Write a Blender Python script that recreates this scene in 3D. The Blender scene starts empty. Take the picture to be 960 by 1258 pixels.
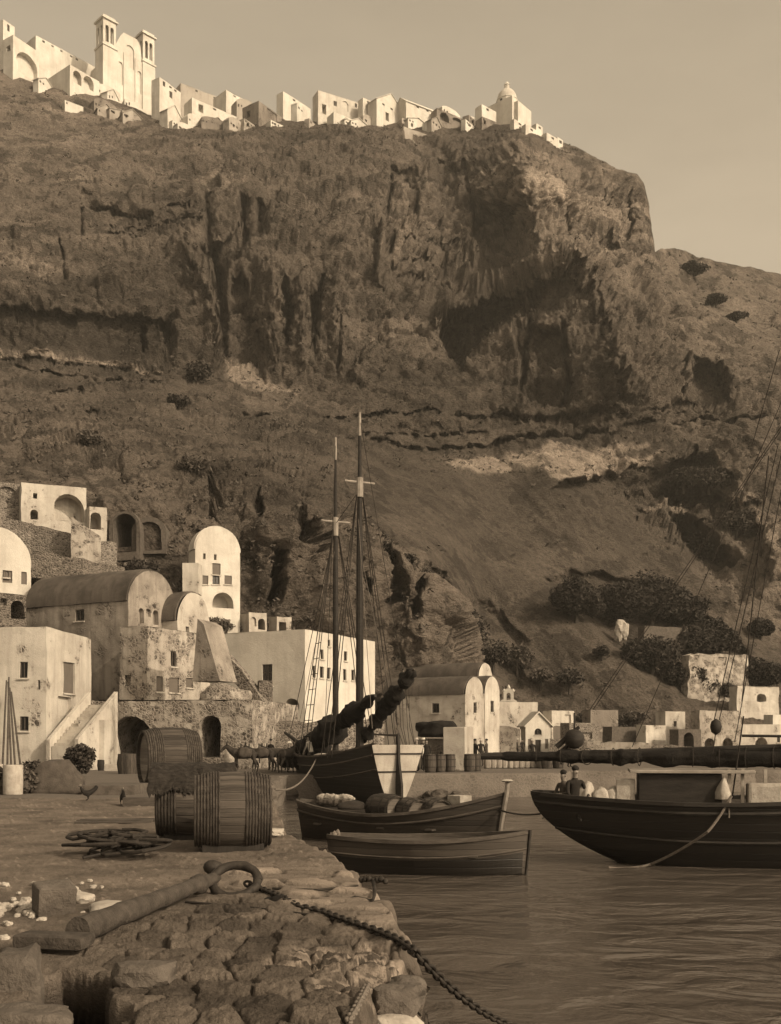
import bpy, bmesh, math, random
import numpy as np
from mathutils import Vector, Matrix, noise
from mathutils.geometry import delaunay_2d_cdt

random.seed(7)
rng = np.random.default_rng(11)
SC = bpy.context.scene
COL = SC.collection
PI = math.pi
# the camera: level, EYE metres over the water, looking along +Y, its view raised by a shifted lens
F = 1300.0; CX = 480.0; HY = 908.0; EYE = 2.85; QZ = 1.15
def W(px, py, d): return Vector(((px-CX)/F*d, d, EYE+(HY-py)/F*d))
def G(px, py, z=QZ):
    d = F*(EYE-z)/(py-HY)
    return W(px, py, d)
def ppm(d): return F/d

# ------------------------------------------------------------------ mesh builder
class MB:
    def __init__(s): s.v = []; s.f = []; s.mi = []; s.cur = 0
    def add(s, verts, faces, M=None):
        o = len(s.v)
        if M is None: s.v.extend([tuple(v) for v in verts])
        else: s.v.extend([tuple(M @ Vector(v)) for v in verts])
        for f in faces:
            s.f.append(tuple(i+o for i in f)); s.mi.append(s.cur)
        return s
    def box(s, c, size, M=None, rz=0, rx=0, ry=0, bev=0.0):
        hx, hy, hz = size[0]/2, size[1]/2, size[2]/2
        T = Matrix.Translation(Vector(c)) @ Matrix.Rotation(rz, 4, 'Z') @ Matrix.Rotation(rx, 4, 'X') @ Matrix.Rotation(ry, 4, 'Y')
        if M is not None: T = M @ T
        if bev <= 0:
            vs = [(x*hx, y*hy, z*hz) for z in (-1, 1) for y in (-1, 1) for x in (-1, 1)]
            fs = [(0, 2, 3, 1), (4, 5, 7, 6), (0, 1, 5, 4), (1, 3, 7, 5), (3, 2, 6, 7), (2, 0, 4, 6)]
            return s.add(vs, fs, T)
        bm = bmesh.new(); bmesh.ops.create_cube(bm, size=1.0)
        for v in bm.verts: v.co = Vector((v.co.x*size[0], v.co.y*size[1], v.co.z*size[2]))
        bmesh.ops.bevel(bm, geom=bm.edges[:], offset=bev, segments=2, affect='EDGES', profile=.6)
        s.addbm(bm, T); return s
    def addbm(s, bm, T=None):
        bm.verts.index_update()
        s.add([v.co.copy() for v in bm.verts], [tuple(v.index for v in f.verts) for f in bm.faces], T)
        bm.free()
    def tube(s, pts, rad, n=8, cap=True, M=None):
        pts = [Vector(p) for p in pts]
        if not hasattr(rad, '__len__'): rad = [rad]*len(pts)
        vs = []; fs = []; up = None
        for i, p in enumerate(pts):
            a = pts[max(i-1, 0)]; b = pts[min(i+1, len(pts)-1)]
            t = (b-a)
            t = t.normalized() if t.length > 1e-9 else Vector((0, 0, 1))
            if up is None:
                up = Vector((0, 0, 1)) if abs(t.z) < .9 else Vector((1, 0, 0))
            x = t.cross(up)
            if x.length < 1e-5: x = t.cross(Vector((0.3, 1, .2)))
            x.normalize(); y = x.cross(t).normalized(); up = y
            for k in range(n):
                a_ = 2*PI*k/n
                vs.append(p + (x*math.cos(a_)+y*math.sin(a_))*rad[i])
        for i in range(len(pts)-1):
            for k in range(n):
                k2 = (k+1) % n
                fs.append((i*n+k, i*n+k2, (i+1)*n+k2, (i+1)*n+k))
        if cap:
            fs.append(tuple(range(n))[::-1]); fs.append(tuple((len(pts)-1)*n+k for k in range(n)))
        return s.add(vs, fs, M)
    def lathe(s, prof, n=24, M=None, fn=None, cap0=False, cap1=False):
        vs = []; fs = []
        for (r, z) in prof:
            for k in range(n):
                a = 2*PI*k/n; rr = r
                if fn: rr = fn(r, z, a)
                vs.append((rr*math.cos(a), rr*math.sin(a), z))
        for i in range(len(prof)-1):
            for k in range(n):
                k2 = (k+1) % n
                fs.append((i*n+k, i*n+k2, (i+1)*n+k2, (i+1)*n+k))
        if cap0: fs.append(tuple(range(n))[::-1])
        if cap1: fs.append(tuple((len(prof)-1)*n+k for k in range(n)))
        return s.add(vs, fs, M)
    def prism(s, poly, y0, y1, M=None):
        """poly in the XZ plane, extruded along Y"""
        n = len(poly)
        vs = [(p[0], y0, p[1]) for p in poly]+[(p[0], y1, p[1]) for p in poly]
        fs = [tuple(range(n)), tuple(range(2*n-1, n-1, -1))]
        for i in range(n):
            j = (i+1) % n
            fs.append((i, i+n, j+n, j))
        return s.add(vs, fs, M)
    def grid(s, fn, nu, nv, M=None, closeu=False):
        vs = [fn(i/(nu), j/(nv)) for j in range(nv+1) for i in range(nu+1)]
        fs = []
        for j in range(nv):
            for i in range(nu):
                a = j*(nu+1)+i
                fs.append((a, a+1, a+nu+2, a+nu+1))
        return s.add(vs, fs, M)
    def lump(s, c, size, seed=0, amp=.18, sub=3, M=None, flat=None, rz=0, boxy=0.0):
        bm = bmesh.new(); bmesh.ops.create_icosphere(bm, subdivisions=sub, radius=1.0)
        T = Matrix.Translation(Vector(c)) @ Matrix.Rotation(rz, 4, 'Z')
        if M is not None: T = M @ T
        for v in bm.verts:
            d = v.co.normalized()
            if boxy > 0:
                m = max(abs(d.x), abs(d.y), abs(d.z)); d = d*((1-boxy)+boxy*min(1/m, 1.35))
            q = v.co*1.3+Vector((seed*7.3, seed*3.1, seed*1.7))
            k = 1+amp*noise.noise(q)*1.6+amp*.5*noise.noise(q*2.7)+amp*.25*noise.noise(q*6)
            d = d*k
            v.co = Vector((d.x*size[0], d.y*size[1], d.z*size[2]))
            if flat is not None and v.co.z < flat: v.co.z = flat
        s.addbm(bm, T); return s
    def rough(s, amp, scale, org=Vector((0, 0, 0)), start=0):
        for i in range(start, len(s.v)):
            p = Vector(s.v[i]); q = (p+org)*scale
            s.v[i] = tuple(p+noise.noise_vector(q)*amp+noise.noise_vector(q*3.1)*amp*.4)
        return s
    def obj(s, name, mat, parent=None, smooth=False, loc=None, rz=0.0, smooth_angle=None):
        me = bpy.data.meshes.new(name)
        me.from_pydata(s.v, [], s.f)
        mats = mat if isinstance(mat, (list, tuple)) else [mat]
        for m in mats: me.materials.append(m)
        if len(mats) > 1: me.polygons.foreach_set('material_index', s.mi)
        if smooth: me.polygons.foreach_set('use_smooth', [True]*len(me.polygons))
        bm = bmesh.new(); bm.from_mesh(me)
        bmesh.ops.recalc_face_normals(bm, faces=bm.faces); bm.to_mesh(me); bm.free()
        if smooth_angle is not None:
            me.polygons.foreach_set('use_smooth', [True]*len(me.polygons))
            try: me.set_sharp_from_angle(angle=smooth_angle)
            except Exception: pass
        o = bpy.data.objects.new(name, me); COL.objects.link(o)
        if parent is not None: o.parent = parent
        if loc is not None: o.location = loc
        o.rotation_euler = (0, 0, rz)
        return o

def tag(o, label=None, cat=None, group=None, kind=None):
    if label: o['label'] = label
    if cat: o['category'] = cat
    if group: o['group'] = group
    if kind or label: o['kind'] = kind or 'thing'
    return o
def thing(name, label, cat, loc=(0, 0, 0), rz=0.0, group=None):
    o = bpy.data.objects.new(name, None); COL.objects.link(o)
    o.empty_display_size = .3
    o.location = loc; o.rotation_euler = (0, 0, rz)
    return tag(o, label, cat, group)
KIDS = {}
def dup(root, loc=None, rz=None, label=None, group=None, scale=None):
    kids = {}
    for o in bpy.data.objects:
        if o.parent: kids.setdefault(o.parent.name, []).append(o)
    def cp(o, par):
        c = o.copy(); COL.objects.link(c)
        if par is not None: c.parent = par
        for k in kids.get(o.name, []): cp(k, c)
        return c
    r = cp(root, None)
    if loc is not None: r.location = loc
    if rz is not None: r.rotation_euler = (r.rotation_euler[0], r.rotation_euler[1], rz)
    if scale is not None: r.scale = (scale,)*3
    if label: r['label'] = label
    if group: r['group'] = group
    return r

# ------------------------------------------------------------------ materials
def tint(v):
    t = min(max(v/.7, 0), 1)
    return (v, v*(.83+.13*t), v*(.70+.17*t), 1)
def new_mat(name):
    m = bpy.data.materials.new(name); m.use_nodes = True
    nt = m.node_tree; nt.nodes.clear()
    out = nt.nodes.new('ShaderNodeOutputMaterial')
    b = nt.nodes.new('ShaderNodeBsdfPrincipled')
    nt.links.new(b.outputs[0], out.inputs[0])
    b.inputs['Roughness'].default_value = .9
    b.inputs['Specular IOR Level'].default_value = .25
    return m, nt, b
class N:
    """small node helper"""
    def __init__(s, nt): s.nt = nt
    def lk(s, a, b): s.nt.links.new(a, b)
    def pos(s): return s.nt.nodes.new('ShaderNodeNewGeometry').outputs['Position']
    def obj(s): return s.nt.nodes.new('ShaderNodeTexCoord').outputs['Object']
    def mapping(s, vec, scale=(1, 1, 1), rot=(0, 0, 0), loc=(0, 0, 0)):
        n = s.nt.nodes.new('ShaderNodeMapping'); s.lk(vec, n.inputs[0])
        n.inputs['Scale'].default_value = scale; n.inputs['Rotation'].default_value = rot; n.inputs['Location'].default_value = loc
        return n.outputs[0]
    def noise(s, vec, scale, detail=4, rough=.55, dist=0):
        n = s.nt.nodes.new('ShaderNodeTexNoise'); s.lk(vec, n.inputs['Vector'])
        n.inputs['Scale'].default_value = scale; n.inputs['Detail'].default_value = detail
        n.inputs['Roughness'].default_value = rough; n.inputs['Distortion'].default_value = dist
        return n.outputs[0]
    def voro(s, vec, scale, feature='F1', rnd=1.0, out='Distance'):
        n = s.nt.nodes.new('ShaderNodeTexVoronoi'); s.lk(vec, n.inputs['Vector']); n.feature = feature
        n.inputs['Scale'].default_value = scale; n.inputs['Randomness'].default_value = rnd
        return n.outputs[out]
    def ramp(s, fac, stops):
        n = s.nt.nodes.new('ShaderNodeValToRGB'); s.lk(fac, n.inputs[0])
        e = n.color_ramp.elements
        while len(e) < len(stops): e.new(.5)
        for i, (p, c) in enumerate(stops):
            e[i].position = p; e[i].color = c if hasattr(c, '__len__') else (c, c, c, 1)
        return n.outputs[0]
    def math(s, op, a, b=None, clamp=False):
        n = s.nt.nodes.new('ShaderNodeMath'); n.operation = op; n.use_clamp = clamp
        for i, x in enumerate((a, b)):
            if x is None: continue
            if hasattr(x, 'is_linked') or hasattr(x, 'links'): s.lk(x, n.inputs[i])
            else: n.inputs[i].default_value = x
        return n.outputs[0]
    def mix(s, fac, a, b, mode='MIX'):
        n = s.nt.nodes.new('ShaderNodeMix'); n.data_type = 'RGBA'; n.blend_type = mode
        for sock, x in ((n.inputs[0], fac), (n.inputs[6], a), (n.inputs[7], b)):
            if hasattr(x, 'links'): s.lk(x, sock)
            else: sock.default_value = x
        return n.outputs[2]
    def attr(s, name):
        n = s.nt.nodes.new('ShaderNodeAttribute'); n.attribute_name = name
        return n.outputs['Fac']
    def bump(s, h, strength=.5, dist=.05, nrm=None):
        n = s.nt.nodes.new('ShaderNodeBump'); s.lk(h, n.inputs['Height'])
        n.inputs['Strength'].default_value = strength; n.inputs['Distance'].default_value = dist
        if nrm is not None: s.lk(nrm, n.inputs['Normal'])
        return n.outputs[0]

def m_plaster(name, v=.62, stain=.35, rubble=0.0, sc=1.0, lo=.42):
    """limewash: stains, drip streaks, and (rubble>0) patches where the stone core shows"""
    m, nt, b = new_mat(name); n = N(nt); p = n.pos()
    big = n.noise(p, .45*sc, 5, .6); fine = n.noise(p, 6*sc, 4, .6)
    streak = n.noise(n.mapping(p, (1.6*sc, 1.6*sc, .14*sc)), 1.0, 4, .6)
    c = n.mix(n.ramp(big, [(.38, 0), (.72, 1)]), tint(v), tint(v*(1-stain*.8)))
    c = n.mix(n.math('MULTIPLY', n.ramp(streak, [(.48, 0), (.74, 1)]), stain), c, tint(v*.38))
    blot = n.noise(n.mapping(p, (1, 1, .8), loc=(3, 9, 5)), 1.7*sc, 6, .75)
    c = n.mix(n.math('MULTIPLY', n.ramp(blot, [(.55, 0), (.66, 1)]), stain*.8), c, tint(v*.5))
    c = n.mix(n.math('MULTIPLY', fine, .28), c, tint(v*.6))
    h = n.math('ADD', n.math('MULTIPLY', fine, .6), n.noise(p, 22*sc, 3, .6))
    if rubble > 0:
        ed = n.voro(p, 3.4*sc, 'DISTANCE_TO_EDGE'); cell = n.voro(p, 3.4*sc, 'F1', out='Color')
        sepv = nt.nodes.new('ShaderNodeSeparateColor'); nt.links.new(cell, sepv.inputs[0])
        st = n.mix(sepv.outputs[0], tint(.045), tint(.22))
        st = n.mix(n.ramp(ed, [(.06, 1), (.16, 0)]), st, tint(v*.62))
        mask = n.ramp(n.noise(p, .9*sc, 6, .68), [(.62-.34*rubble, 0), (.70-.30*rubble, 1)])
        c = n.mix(mask, c, st)
        h = n.math('ADD', h, n.math('MULTIPLY', n.math('MULTIPLY', n.ramp(ed, [(0, 0), (.2, 1)]), mask), 3.0))
    nt.links.new(c, b.inputs['Base Color'])
    nt.links.new(n.bump(h, .55, .05/sc if sc < 1 else .05), b.inputs['Normal'])
    return m
def m_simple(name, v, var=.35, scale=3.0, rough=.85, bump=.3, bdist=.02, stretch=(1, 1, 1), spec=.25, coord='obj', metal=0.0, v2=None):
    m, nt, b = new_mat(name); n = N(nt)
    p = n.mapping(n.obj() if coord == 'obj' else n.pos(), stretch)
    a = n.noise(p, scale, 6, .62); f = n.noise(p, scale*5, 4, .6)
    lo = v*(1-var) if v2 is None else v2
    c = n.mix(n.ramp(a, [(.32, 0), (.7, 1)]), tint(lo), tint(v*(1+var*.4)))
    c = n.mix(n.math('MULTIPLY', f, .35), c, tint(lo*.6))
    nt.links.new(c, b.inputs['Base Color'])
    b.inputs['Roughness'].default_value = rough; b.inputs['Specular IOR Level'].default_value = spec
    b.inputs['Metallic'].default_value = metal
    nt.links.new(n.bump(n.math('ADD', a, f), bump, bdist), b.inputs['Normal'])
    return m
def m_planks(name, v, width=.12, axis=2, var=.5, rough=.8, spec=.25):
    """boards: tone changes board by board across `axis` of the object's own space, grain along the others"""
    m, nt, b = new_mat(name); n = N(nt); o = n.obj()
    sep = nt.nodes.new('ShaderNodeSeparateXYZ'); nt.links.new(o, sep.inputs[0])
    s = n.math('DIVIDE', sep.outputs[axis], width)
    fl = n.math('FLOOR', s); fr = n.math('FRACT', s)
    wn = nt.nodes.new('ShaderNodeTexWhiteNoise'); wn.noise_dimensions = '1D'; nt.links.new(fl, wn.inputs['W'])
    st = [1.2, 1.2, 1.2]; st[axis] = 14
    g = n.noise(n.mapping(o, tuple(st)), 1.5, 5, .65)
    c = n.mix(wn.outputs['Value'], tint(v*(1-var)), tint(v*(1+var*.5)))
    c = n.mix(n.math('MULTIPLY', n.ramp(g, [(.35, 0), (.75, 1)]), .55), c, tint(v*.35))
    gap = n.ramp(fr, [(0, 1), (.07, 0), (.93, 0), (1, 1)])
    c = n.mix(n.math('MULTIPLY', gap, .7), c, tint(v*.12))
    c = n.mix(n.math('MULTIPLY', n.noise(o, 1.1, 4, .6), .4), c, tint(v*.45))
    nt.links.new(c, b.inputs['Base Color'])
    h = n.math('SUBTRACT', n.math('MULTIPLY', g, .5), gap)
    nt.links.new(n.bump(h, .6, .012), b.inputs['Normal'])
    b.inputs['Roughness'].default_value = rough; b.inputs['Specular IOR Level'].default_value = spec
    return m
def m_staves(name, v, num, var=.6):
    m, nt, b = new_mat(name); n = N(nt); o = n.obj()
    sep = nt.nodes.new('ShaderNodeSeparateXYZ'); nt.links.new(o, sep.inputs[0])
    ang = n.math('ARCTAN2', sep.outputs[1], sep.outputs[0])
    s = n.math('MULTIPLY', n.math('ADD', ang, PI), num/(2*PI))
    fl = n.math('FLOOR', s); fr = n.math('FRACT', s)
    wn = nt.nodes.new('ShaderNodeTexWhiteNoise'); wn.noise_dimensions = '1D'; nt.links.new(fl, wn.inputs['W'])
    g = n.noise(n.mapping(o, (9, 9, .35)), 2.0, 6, .7)
    c = n.mix(wn.outputs['Value'], tint(v*(1-var)), tint(v*(1+var*.5)))
    c = n.mix(n.math('MULTIPLY', n.ramp(g, [(.38, 0), (.66, 1)]), .75), c, tint(v*.32))
    c = n.mix(n.math('MULTIPLY', n.ramp(n.noise(n.mapping(o, (30, 30, .5)), 1.0, 4, .7), [(.5, 0), (.7, 1)]), .55), c, tint(v*1.9))
    gap = n.ramp(fr, [(0, 1), (.08, 0), (.92, 0), (1, 1)])
    c = n.mix(n.math('MULTIPLY', gap, .65), c, tint(v*.12))
    nt.links.new(c, b.inputs['Base Color'])
    nt.links.new(n.bump(n.math('SUBTRACT', g, gap), .5, .015), b.inputs['Normal'])
    return m
def m_rubble(name, v=.16, sc=3.4, mortar=.34, var=.7):
    m, nt, b = new_mat(name); n = N(nt); p = n.pos()
    pw = n.mapping(p, (1, 1, 1.35))
    ed = n.voro(pw, sc, 'DISTANCE_TO_EDGE'); cell = n.voro(pw, sc, 'F1', out='Color')
    sep = nt.nodes.new('ShaderNodeSeparateColor'); nt.links.new(cell, sep.inputs[0])
    st = n.mix(sep.outputs[0], tint(v*(1-var)), tint(v*(1+var)))
    f = n.noise(p, 9, 4, .6)
    st = n.mix(n.math('MULTIPLY', f, .4), st, tint(v*.4))
    mk = n.ramp(n.math('ADD', ed, n.math('MULTIPLY', n.noise(p, 2.2, 4, .6), .12)), [(.09, 1), (.2, 0)])
    c = n.mix(mk, st, n.mix(f, tint(mortar), tint(mortar*.6)))
    big = n.noise(p, .35, 4, .6)
    c = n.mix(n.math('MULTIPLY', n.ramp(big, [(.4, 0), (.7, 1)]), .45), c, tint(v*.6))
    nt.links.new(c, b.inputs['Base Color'])
    h = n.math('ADD', n.math('MULTIPLY', n.ramp(ed, [(0, 0), (.25, 1)]), 1.5), f)
    nt.links.new(n.bump(h, .8, .06), b.inputs['Normal'])
    return m

M = {}
M['white'] = m_plaster('whitewash', .54, .5, rubble=.10)
M['white_clean'] = m_plaster('whitewash_fresh', .60, .34)
M['white_far'] = m_plaster('whitewash_town', .66, .35, sc=.45)
M['grey_far'] = m_plaster('plaster_town', .40, .45, sc=.45)
M['peel_far'] = m_plaster('peeling_town', .42, .5, rubble=.25, sc=.55)
M['stone_far'] = m_plaster('stone_town', .24, .5, rubble=.3, sc=.6)
M['peel'] = m_plaster('peeling_plaster', .42, .6, rubble=.42, sc=1.25)
M['peel_light'] = m_plaster('peeling_whitewash', .48, .55, rubble=.16)
M['old'] = m_plaster('old_render', .33, .95, rubble=.22)
M['vault'] = m_plaster('vault_render', .115, 1.0)
M['terrace'] = m_plaster('terrace_masonry', .40, .45, rubble=.60, sc=1.45)
M['rubble'] = m_rubble('rubble_masonry', .13, 4.6, .24)
M['rubble_light'] = m_rubble('rubble_masonry_pale', .19, 4.2, .32)
M['wood_dark'] = m_simple('dark_timber', .03, .5, 3, .75, stretch=(1, 1, 4))
M['wood'] = m_simple('weathered_timber', .085, .5, 3, .85, stretch=(1, 1, 5))
M['wood_pale'] = m_simple('bleached_timber', .32, .4, 3, .85)
M['door'] = m_planks('door_boards', .12, .16, 0)
M['shutter'] = m_planks('shutter_boards', .22, .12, 0)
M['glass'] = m_simple('window_dark', .012, .3, 2, .25, .05, spec=.5)
M['far_window'] = m_simple('far_window', .10, .4, 2, .7, .05)
M['iron'] = m_simple('rusty_iron', .045, .6, 14, .7, .6, .006, metal=.25)
M['rope'] = m_simple('rope_fibre', .17, .4, 22, .95, .6, .01)
M['rope_dark'] = m_simple('tarred_rope', .035, .4, 22, .95, .4, .01)
M['canvas'] = m_simple('dark_canvas', .015, .6, 5, .95, .6, .03)
M['canvas_grey'] = m_simple('grey_canvas', .085, .4, 4, .95, .5, .03)
M['sack'] = m_simple('pale_sacking', .42, .35, 6, .95, .6, .02)
M['straw'] = m_simple('straw_cover', .045, .6, 12, .95, .9, .03, stretch=(2, 2, .5))
M['cask'] = m_staves('cask_staves', .08, 30)
M['cask_big'] = m_staves('vat_staves', .06, 34)
M['cask_dark'] = m_staves('dark_cask_staves', .06, 18)
M['cask_pale'] = m_staves('pale_cask_staves', .3, 14, .4)
M['caskhead'] = m_planks('cask_head', .24, .11, 0)
M['skin'] = m_simple('skin', .22, .2, 6, .6, .1)
M['cloth_dark'] = m_simple('dark_cloth', .022, .4, 8, .95, .4)
M['cloth_mid'] = m_simple('brown_cloth', .075, .4, 8, .95, .4)
M['cloth_white'] = m_simple('white_cloth', .6, .25, 8, .95, .4)
M['hide'] = m_simple('donkey_hide', .05, .5, 5, .9, .3)
M['hide_pale'] = m_simple('pale_hide', .3, .3, 5, .9, .3)
M['feather'] = m_simple('black_feathers', .02, .5, 15, .8, .5)
M['stone'] = m_simple('quay_stone', .12, .45, 4, .92, .8, .03, coord='pos')
M['shank'] = m_simple('old_iron_crust', .075, .5, 7, .9, .9, .02, coord='pos')
M['stone_pale'] = m_simple('pale_stone', .42, .3, 5, .92, .7, .02, coord='pos')
M['hull_black'] = m_planks('tarred_hull', .024, .17, 2, .35, .55, .35)
M['hull_brown'] = m_planks('worn_hull', .09, .14, 2, .3, .75)
M['hull_mid'] = m_planks('oiled_hull', .06, .14, 2, .35, .7)
M['hull_white'] = m_plaster('white_paint', .5, .55, sc=1.7)
M['deck'] = m_planks('deck_boards', .12, .12, 1)
# ------------------------------------------------------------------ numpy noise
_perm = rng.permutation(256); _perm = np.concatenate([_perm, _perm, _perm])
_grad = rng.normal(size=(256, 3)); _grad /= np.linalg.norm(_grad, axis=1)[:, None]
def gnoise(P):
    I = np.floor(P).astype(np.int64); f = P-I; I &= 255
    u = f*f*f*(f*(f*6-15)+10)
    out = np.zeros(len(P))
    for dx in (0, 1):
        wx = u[:, 0] if dx else 1-u[:, 0]
        for dy in (0, 1):
            wy = u[:, 1] if dy else 1-u[:, 1]
            for dz in (0, 1):
                wz = u[:, 2] if dz else 1-u[:, 2]
                h = _perm[_perm[_perm[(I[:, 0]+dx) & 255]+((I[:, 1]+dy) & 255)]+((I[:, 2]+dz) & 255)]
                g = _grad[h]
                out += wx*wy*wz*(g[:, 0]*(f[:, 0]-dx)+g[:, 1]*(f[:, 1]-dy)+g[:, 2]*(f[:, 2]-dz))
    return out*1.5
def fbm(P, o=5, gain=.5):
    s = np.zeros(len(P)); a = 1.0
    for k in range(o): s += a*gnoise(P*(2.03**k)+k*17.3); a *= gain
    return s
def ridged(P, o=4, gain=.5):
    s = np.zeros(len(P)); a = 1.0
    for k in range(o): s += a*(1-2*np.abs(gnoise(P*(2.03**k)+k*31.7))); a *= gain
    return s
def sstep(a, b, x):
    t = np.clip((x-a)/(b-a), 0, 1); return t*t*(3-2*t)
def seg_dist(x, y, pts, closed=False):
    d = np.full(x.shape, 1e9); n = len(pts)
    for i in range(n if closed else n-1):
        ax, ay = pts[i]; bx, by = pts[(i+1) % n]
        vx, vy = bx-ax, by-ay
        t = np.clip(((x-ax)*vx+(y-ay)*vy)/(vx*vx+vy*vy+1e-12), 0, 1)
        d = np.minimum(d, np.hypot(x-ax-t*vx, y-ay-t*vy))
    return d
def poly_sd(x, y, pts):
    """signed distance, positive inside"""
    ins = np.zeros(x.shape, bool); n = len(pts); j = n-1
    for i in range(n):
        xi, yi = pts[i]; xj, yj = pts[j]
        c = ((yi > y) != (yj > y)) & (x < (xj-xi)*(y-yi)/((yj-yi)+1e-12)+xi)
        ins ^= c; j = i
    d = seg_dist(x, y, pts, True)
    return np.where(ins, d, -d)
class RBF:
    def __init__(s, pts, c=35.0, yk=1.0):
        a = np.array(pts, float); s.x = a[:, :2].copy(); s.yk = yk; s.x[:, 1] *= yk; s.c = c
        s.m = a[:, 2].mean()
        r = np.hypot(s.x[:, None, 0]-s.x[None, :, 0], s.x[:, None, 1]-s.x[None, :, 1])
        K = np.sqrt(r*r+c*c)
        n = len(a); A = np.zeros((n+3, n+3)); A[:n, :n] = K
        A[:n, n] = 1; A[:n, n+1:] = s.x; A[n, :n] = 1; A[n+1:, :n] = s.x.T
        A[:n, :n] += np.eye(n)*1e-6
        s.w = np.linalg.solve(A, np.concatenate([a[:, 2], [0, 0, 0]]))
    def __call__(s, u, v):
        v = v*s.yk; out = s.w[-3]+s.w[-2]*u+s.w[-1]*v
        for (px, py), w in zip(s.x, s.w[:-3]):
            out = out+w*np.sqrt((u-px)**2+(v-py)**2+s.c**2)
        return out

# ------------------------------------------------------------------ the caldera wall
SKY = [(-260, 20), (0, 84), (30, 97), (60, 106), (100, 113), (150, 126), (190, 143), (212, 152), (300, 150), (400, 148), (500, 149),
       (545, 152), (600, 150), (640, 154), (680, 168), (720, 186), (760, 205), (783, 214), (791, 226), (797, 250), (802, 282), (806, 309), (812, 305),
       (832, 305), (850, 311), (880, 321), (920, 328), (960, 338), (1220, 420)]
DPTS = [
 # x,  y,  depth
 (-260, 945, 72), (-260, 760, 84), (-260, 600, 108), (-260, 440, 185), (-260, 300, 212), (-260, 60, 285), (-260, 0, 300),
 (0, 945, 74), (0, 760, 86), (0, 690, 92), (0, 600, 108), (0, 520, 148), (0, 445, 186), (0, 425, 193), (0, 390, 196), (0, 300, 210), (0, 200, 240), (0, 120, 275), (0, 70, 296),
 (150, 945, 80), (150, 760, 88), (150, 700, 96), (150, 620, 104), (150, 560, 122), (150, 500, 160), (150, 460, 188), (150, 440, 195), (150, 380, 199), (150, 300, 214), (150, 200, 248), (150, 130, 288),
 (300, 945, 86), (300, 770, 97), (300, 690, 101), (300, 620, 106), (300, 580, 118), (300, 510, 172), (300, 470, 192), (300, 440, 200), (300, 360, 207), (300, 270, 225), (300, 200, 252), (300, 145, 292),
 (400, 945, 92), (400, 780, 102), (400, 690, 108), (400, 630, 114), (400, 570, 142), (400, 510, 184), (400, 450, 199), (400, 360, 212), (400, 260, 235), (400, 190, 266), (400, 145, 296),
 (470, 945, 106), (480, 810, 115), (490, 740, 118), (490, 690, 121), (470, 640, 136), (470, 570, 172), (470, 520, 190), (480, 450, 202), (480, 340, 222), (490, 250, 247), (490, 190, 272), (490, 145, 300),
 (545, 945, 113), (545, 810, 118), (540, 740, 122), (585, 760, 142), (575, 680, 154), (560, 600, 170),
 (600, 945, 120), (600, 880, 128), (640, 800, 142), (620, 700, 158), (620, 600, 176), (620, 555, 186), (610, 520, 194), (600, 450, 206), (590, 340, 232), (600, 260, 253), (600, 200, 264), (648, 190, 254), (650, 250, 240), (655, 300, 236), (600, 150, 302),
 (720, 945, 127), (720, 890, 131), (720, 800, 143), (700, 720, 158), (690, 640, 168), (690, 590, 178), (700, 560, 188), (700, 510, 198), (720, 450, 203), (700, 380, 215), (690, 325, 224), (700, 260, 249), (700, 210, 260), (700, 178, 292),
 (800, 945, 128), (800, 880, 133), (800, 830, 140), (790, 770, 153), (770, 690, 168), (790, 620, 185), (800, 560, 194), (800, 500, 203), (800, 420, 214), (790, 350, 236), (790, 290, 258), (785, 225, 268),
 (880, 945, 129), (880, 885, 134), (880, 850, 142), (880, 780, 158), (880, 720, 166), (880, 640, 182), (880, 560, 200), (880, 500, 208), (880, 430, 226), (880, 370, 252), (860, 318, 280),
 (960, 945, 130), (960, 885, 135), (960, 840, 146), (960, 760, 164), (960, 690, 172), (960, 600, 192), (960, 520, 208), (960, 430, 234), (960, 345, 282),
 (1220, 945, 118), (1220, 760, 165), (1220, 600, 200), (1220, 430, 262),
]
# amplitude of the crags: high on cliffs, low on scree
APTS = [(-260, 300, 2.4), (-260, 600, 1.4), (-260, 880, .6), (0, 120, .8), (0, 250, 1.1), (90, 220, .9), (0, 380, 2.4), (0, 470, 1.0), (0, 560, 1.5), (0, 700, .6), (150, 160, 1.0), (150, 300, 1.6), (150, 470, 1.0), (150, 560, 1.6),
        (150, 640, 1.2), (300, 180, 1.9), (300, 300, 3.0), (300, 420, 3.0), (300, 500, 1.4), (300, 600, 2.0), (300, 740, 1.6), (400, 180, 1.9), (400, 300, 2.8), (400, 420, 2.6), (400, 520, 1.0), (400, 620, 2.0), (400, 740, 2.2),
        (500, 180, 1.8), (500, 300, 3.2), (500, 420, 2.4), (490, 520, .9), (490, 600, .6), (490, 760, 2.4), (545, 760, 2.2), (600, 200, 1.9), (600, 300, 3.4), (600, 420, 3.0), (600, 520, 1.0), (600, 620, .35), (600, 740, .3), (600, 860, .35),
        (700, 200, 2.2), (700, 280, 3.4), (700, 400, 2.8), (700, 480, 2.4), (700, 560, 1.0), (700, 640, .3), (700, 760, .35), (700, 860, .35), (780, 260, 3.0), (800, 420, 2.6), (800, 520, 1.3), (800, 600, 2.2), (800, 700, .8), (800, 800, .5),
        (880, 340, .9), (880, 420, 1.3), (880, 470, 2.2), (880, 560, 1.7), (880, 660, 2.2), (880, 760, 1.0), (880, 860, .5), (960, 360, .8), (960, 480, 1.8), (960, 600, 2.2), (960, 700, 2.0), (960, 860, .5), (1220, 600, 1.5)]
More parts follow.
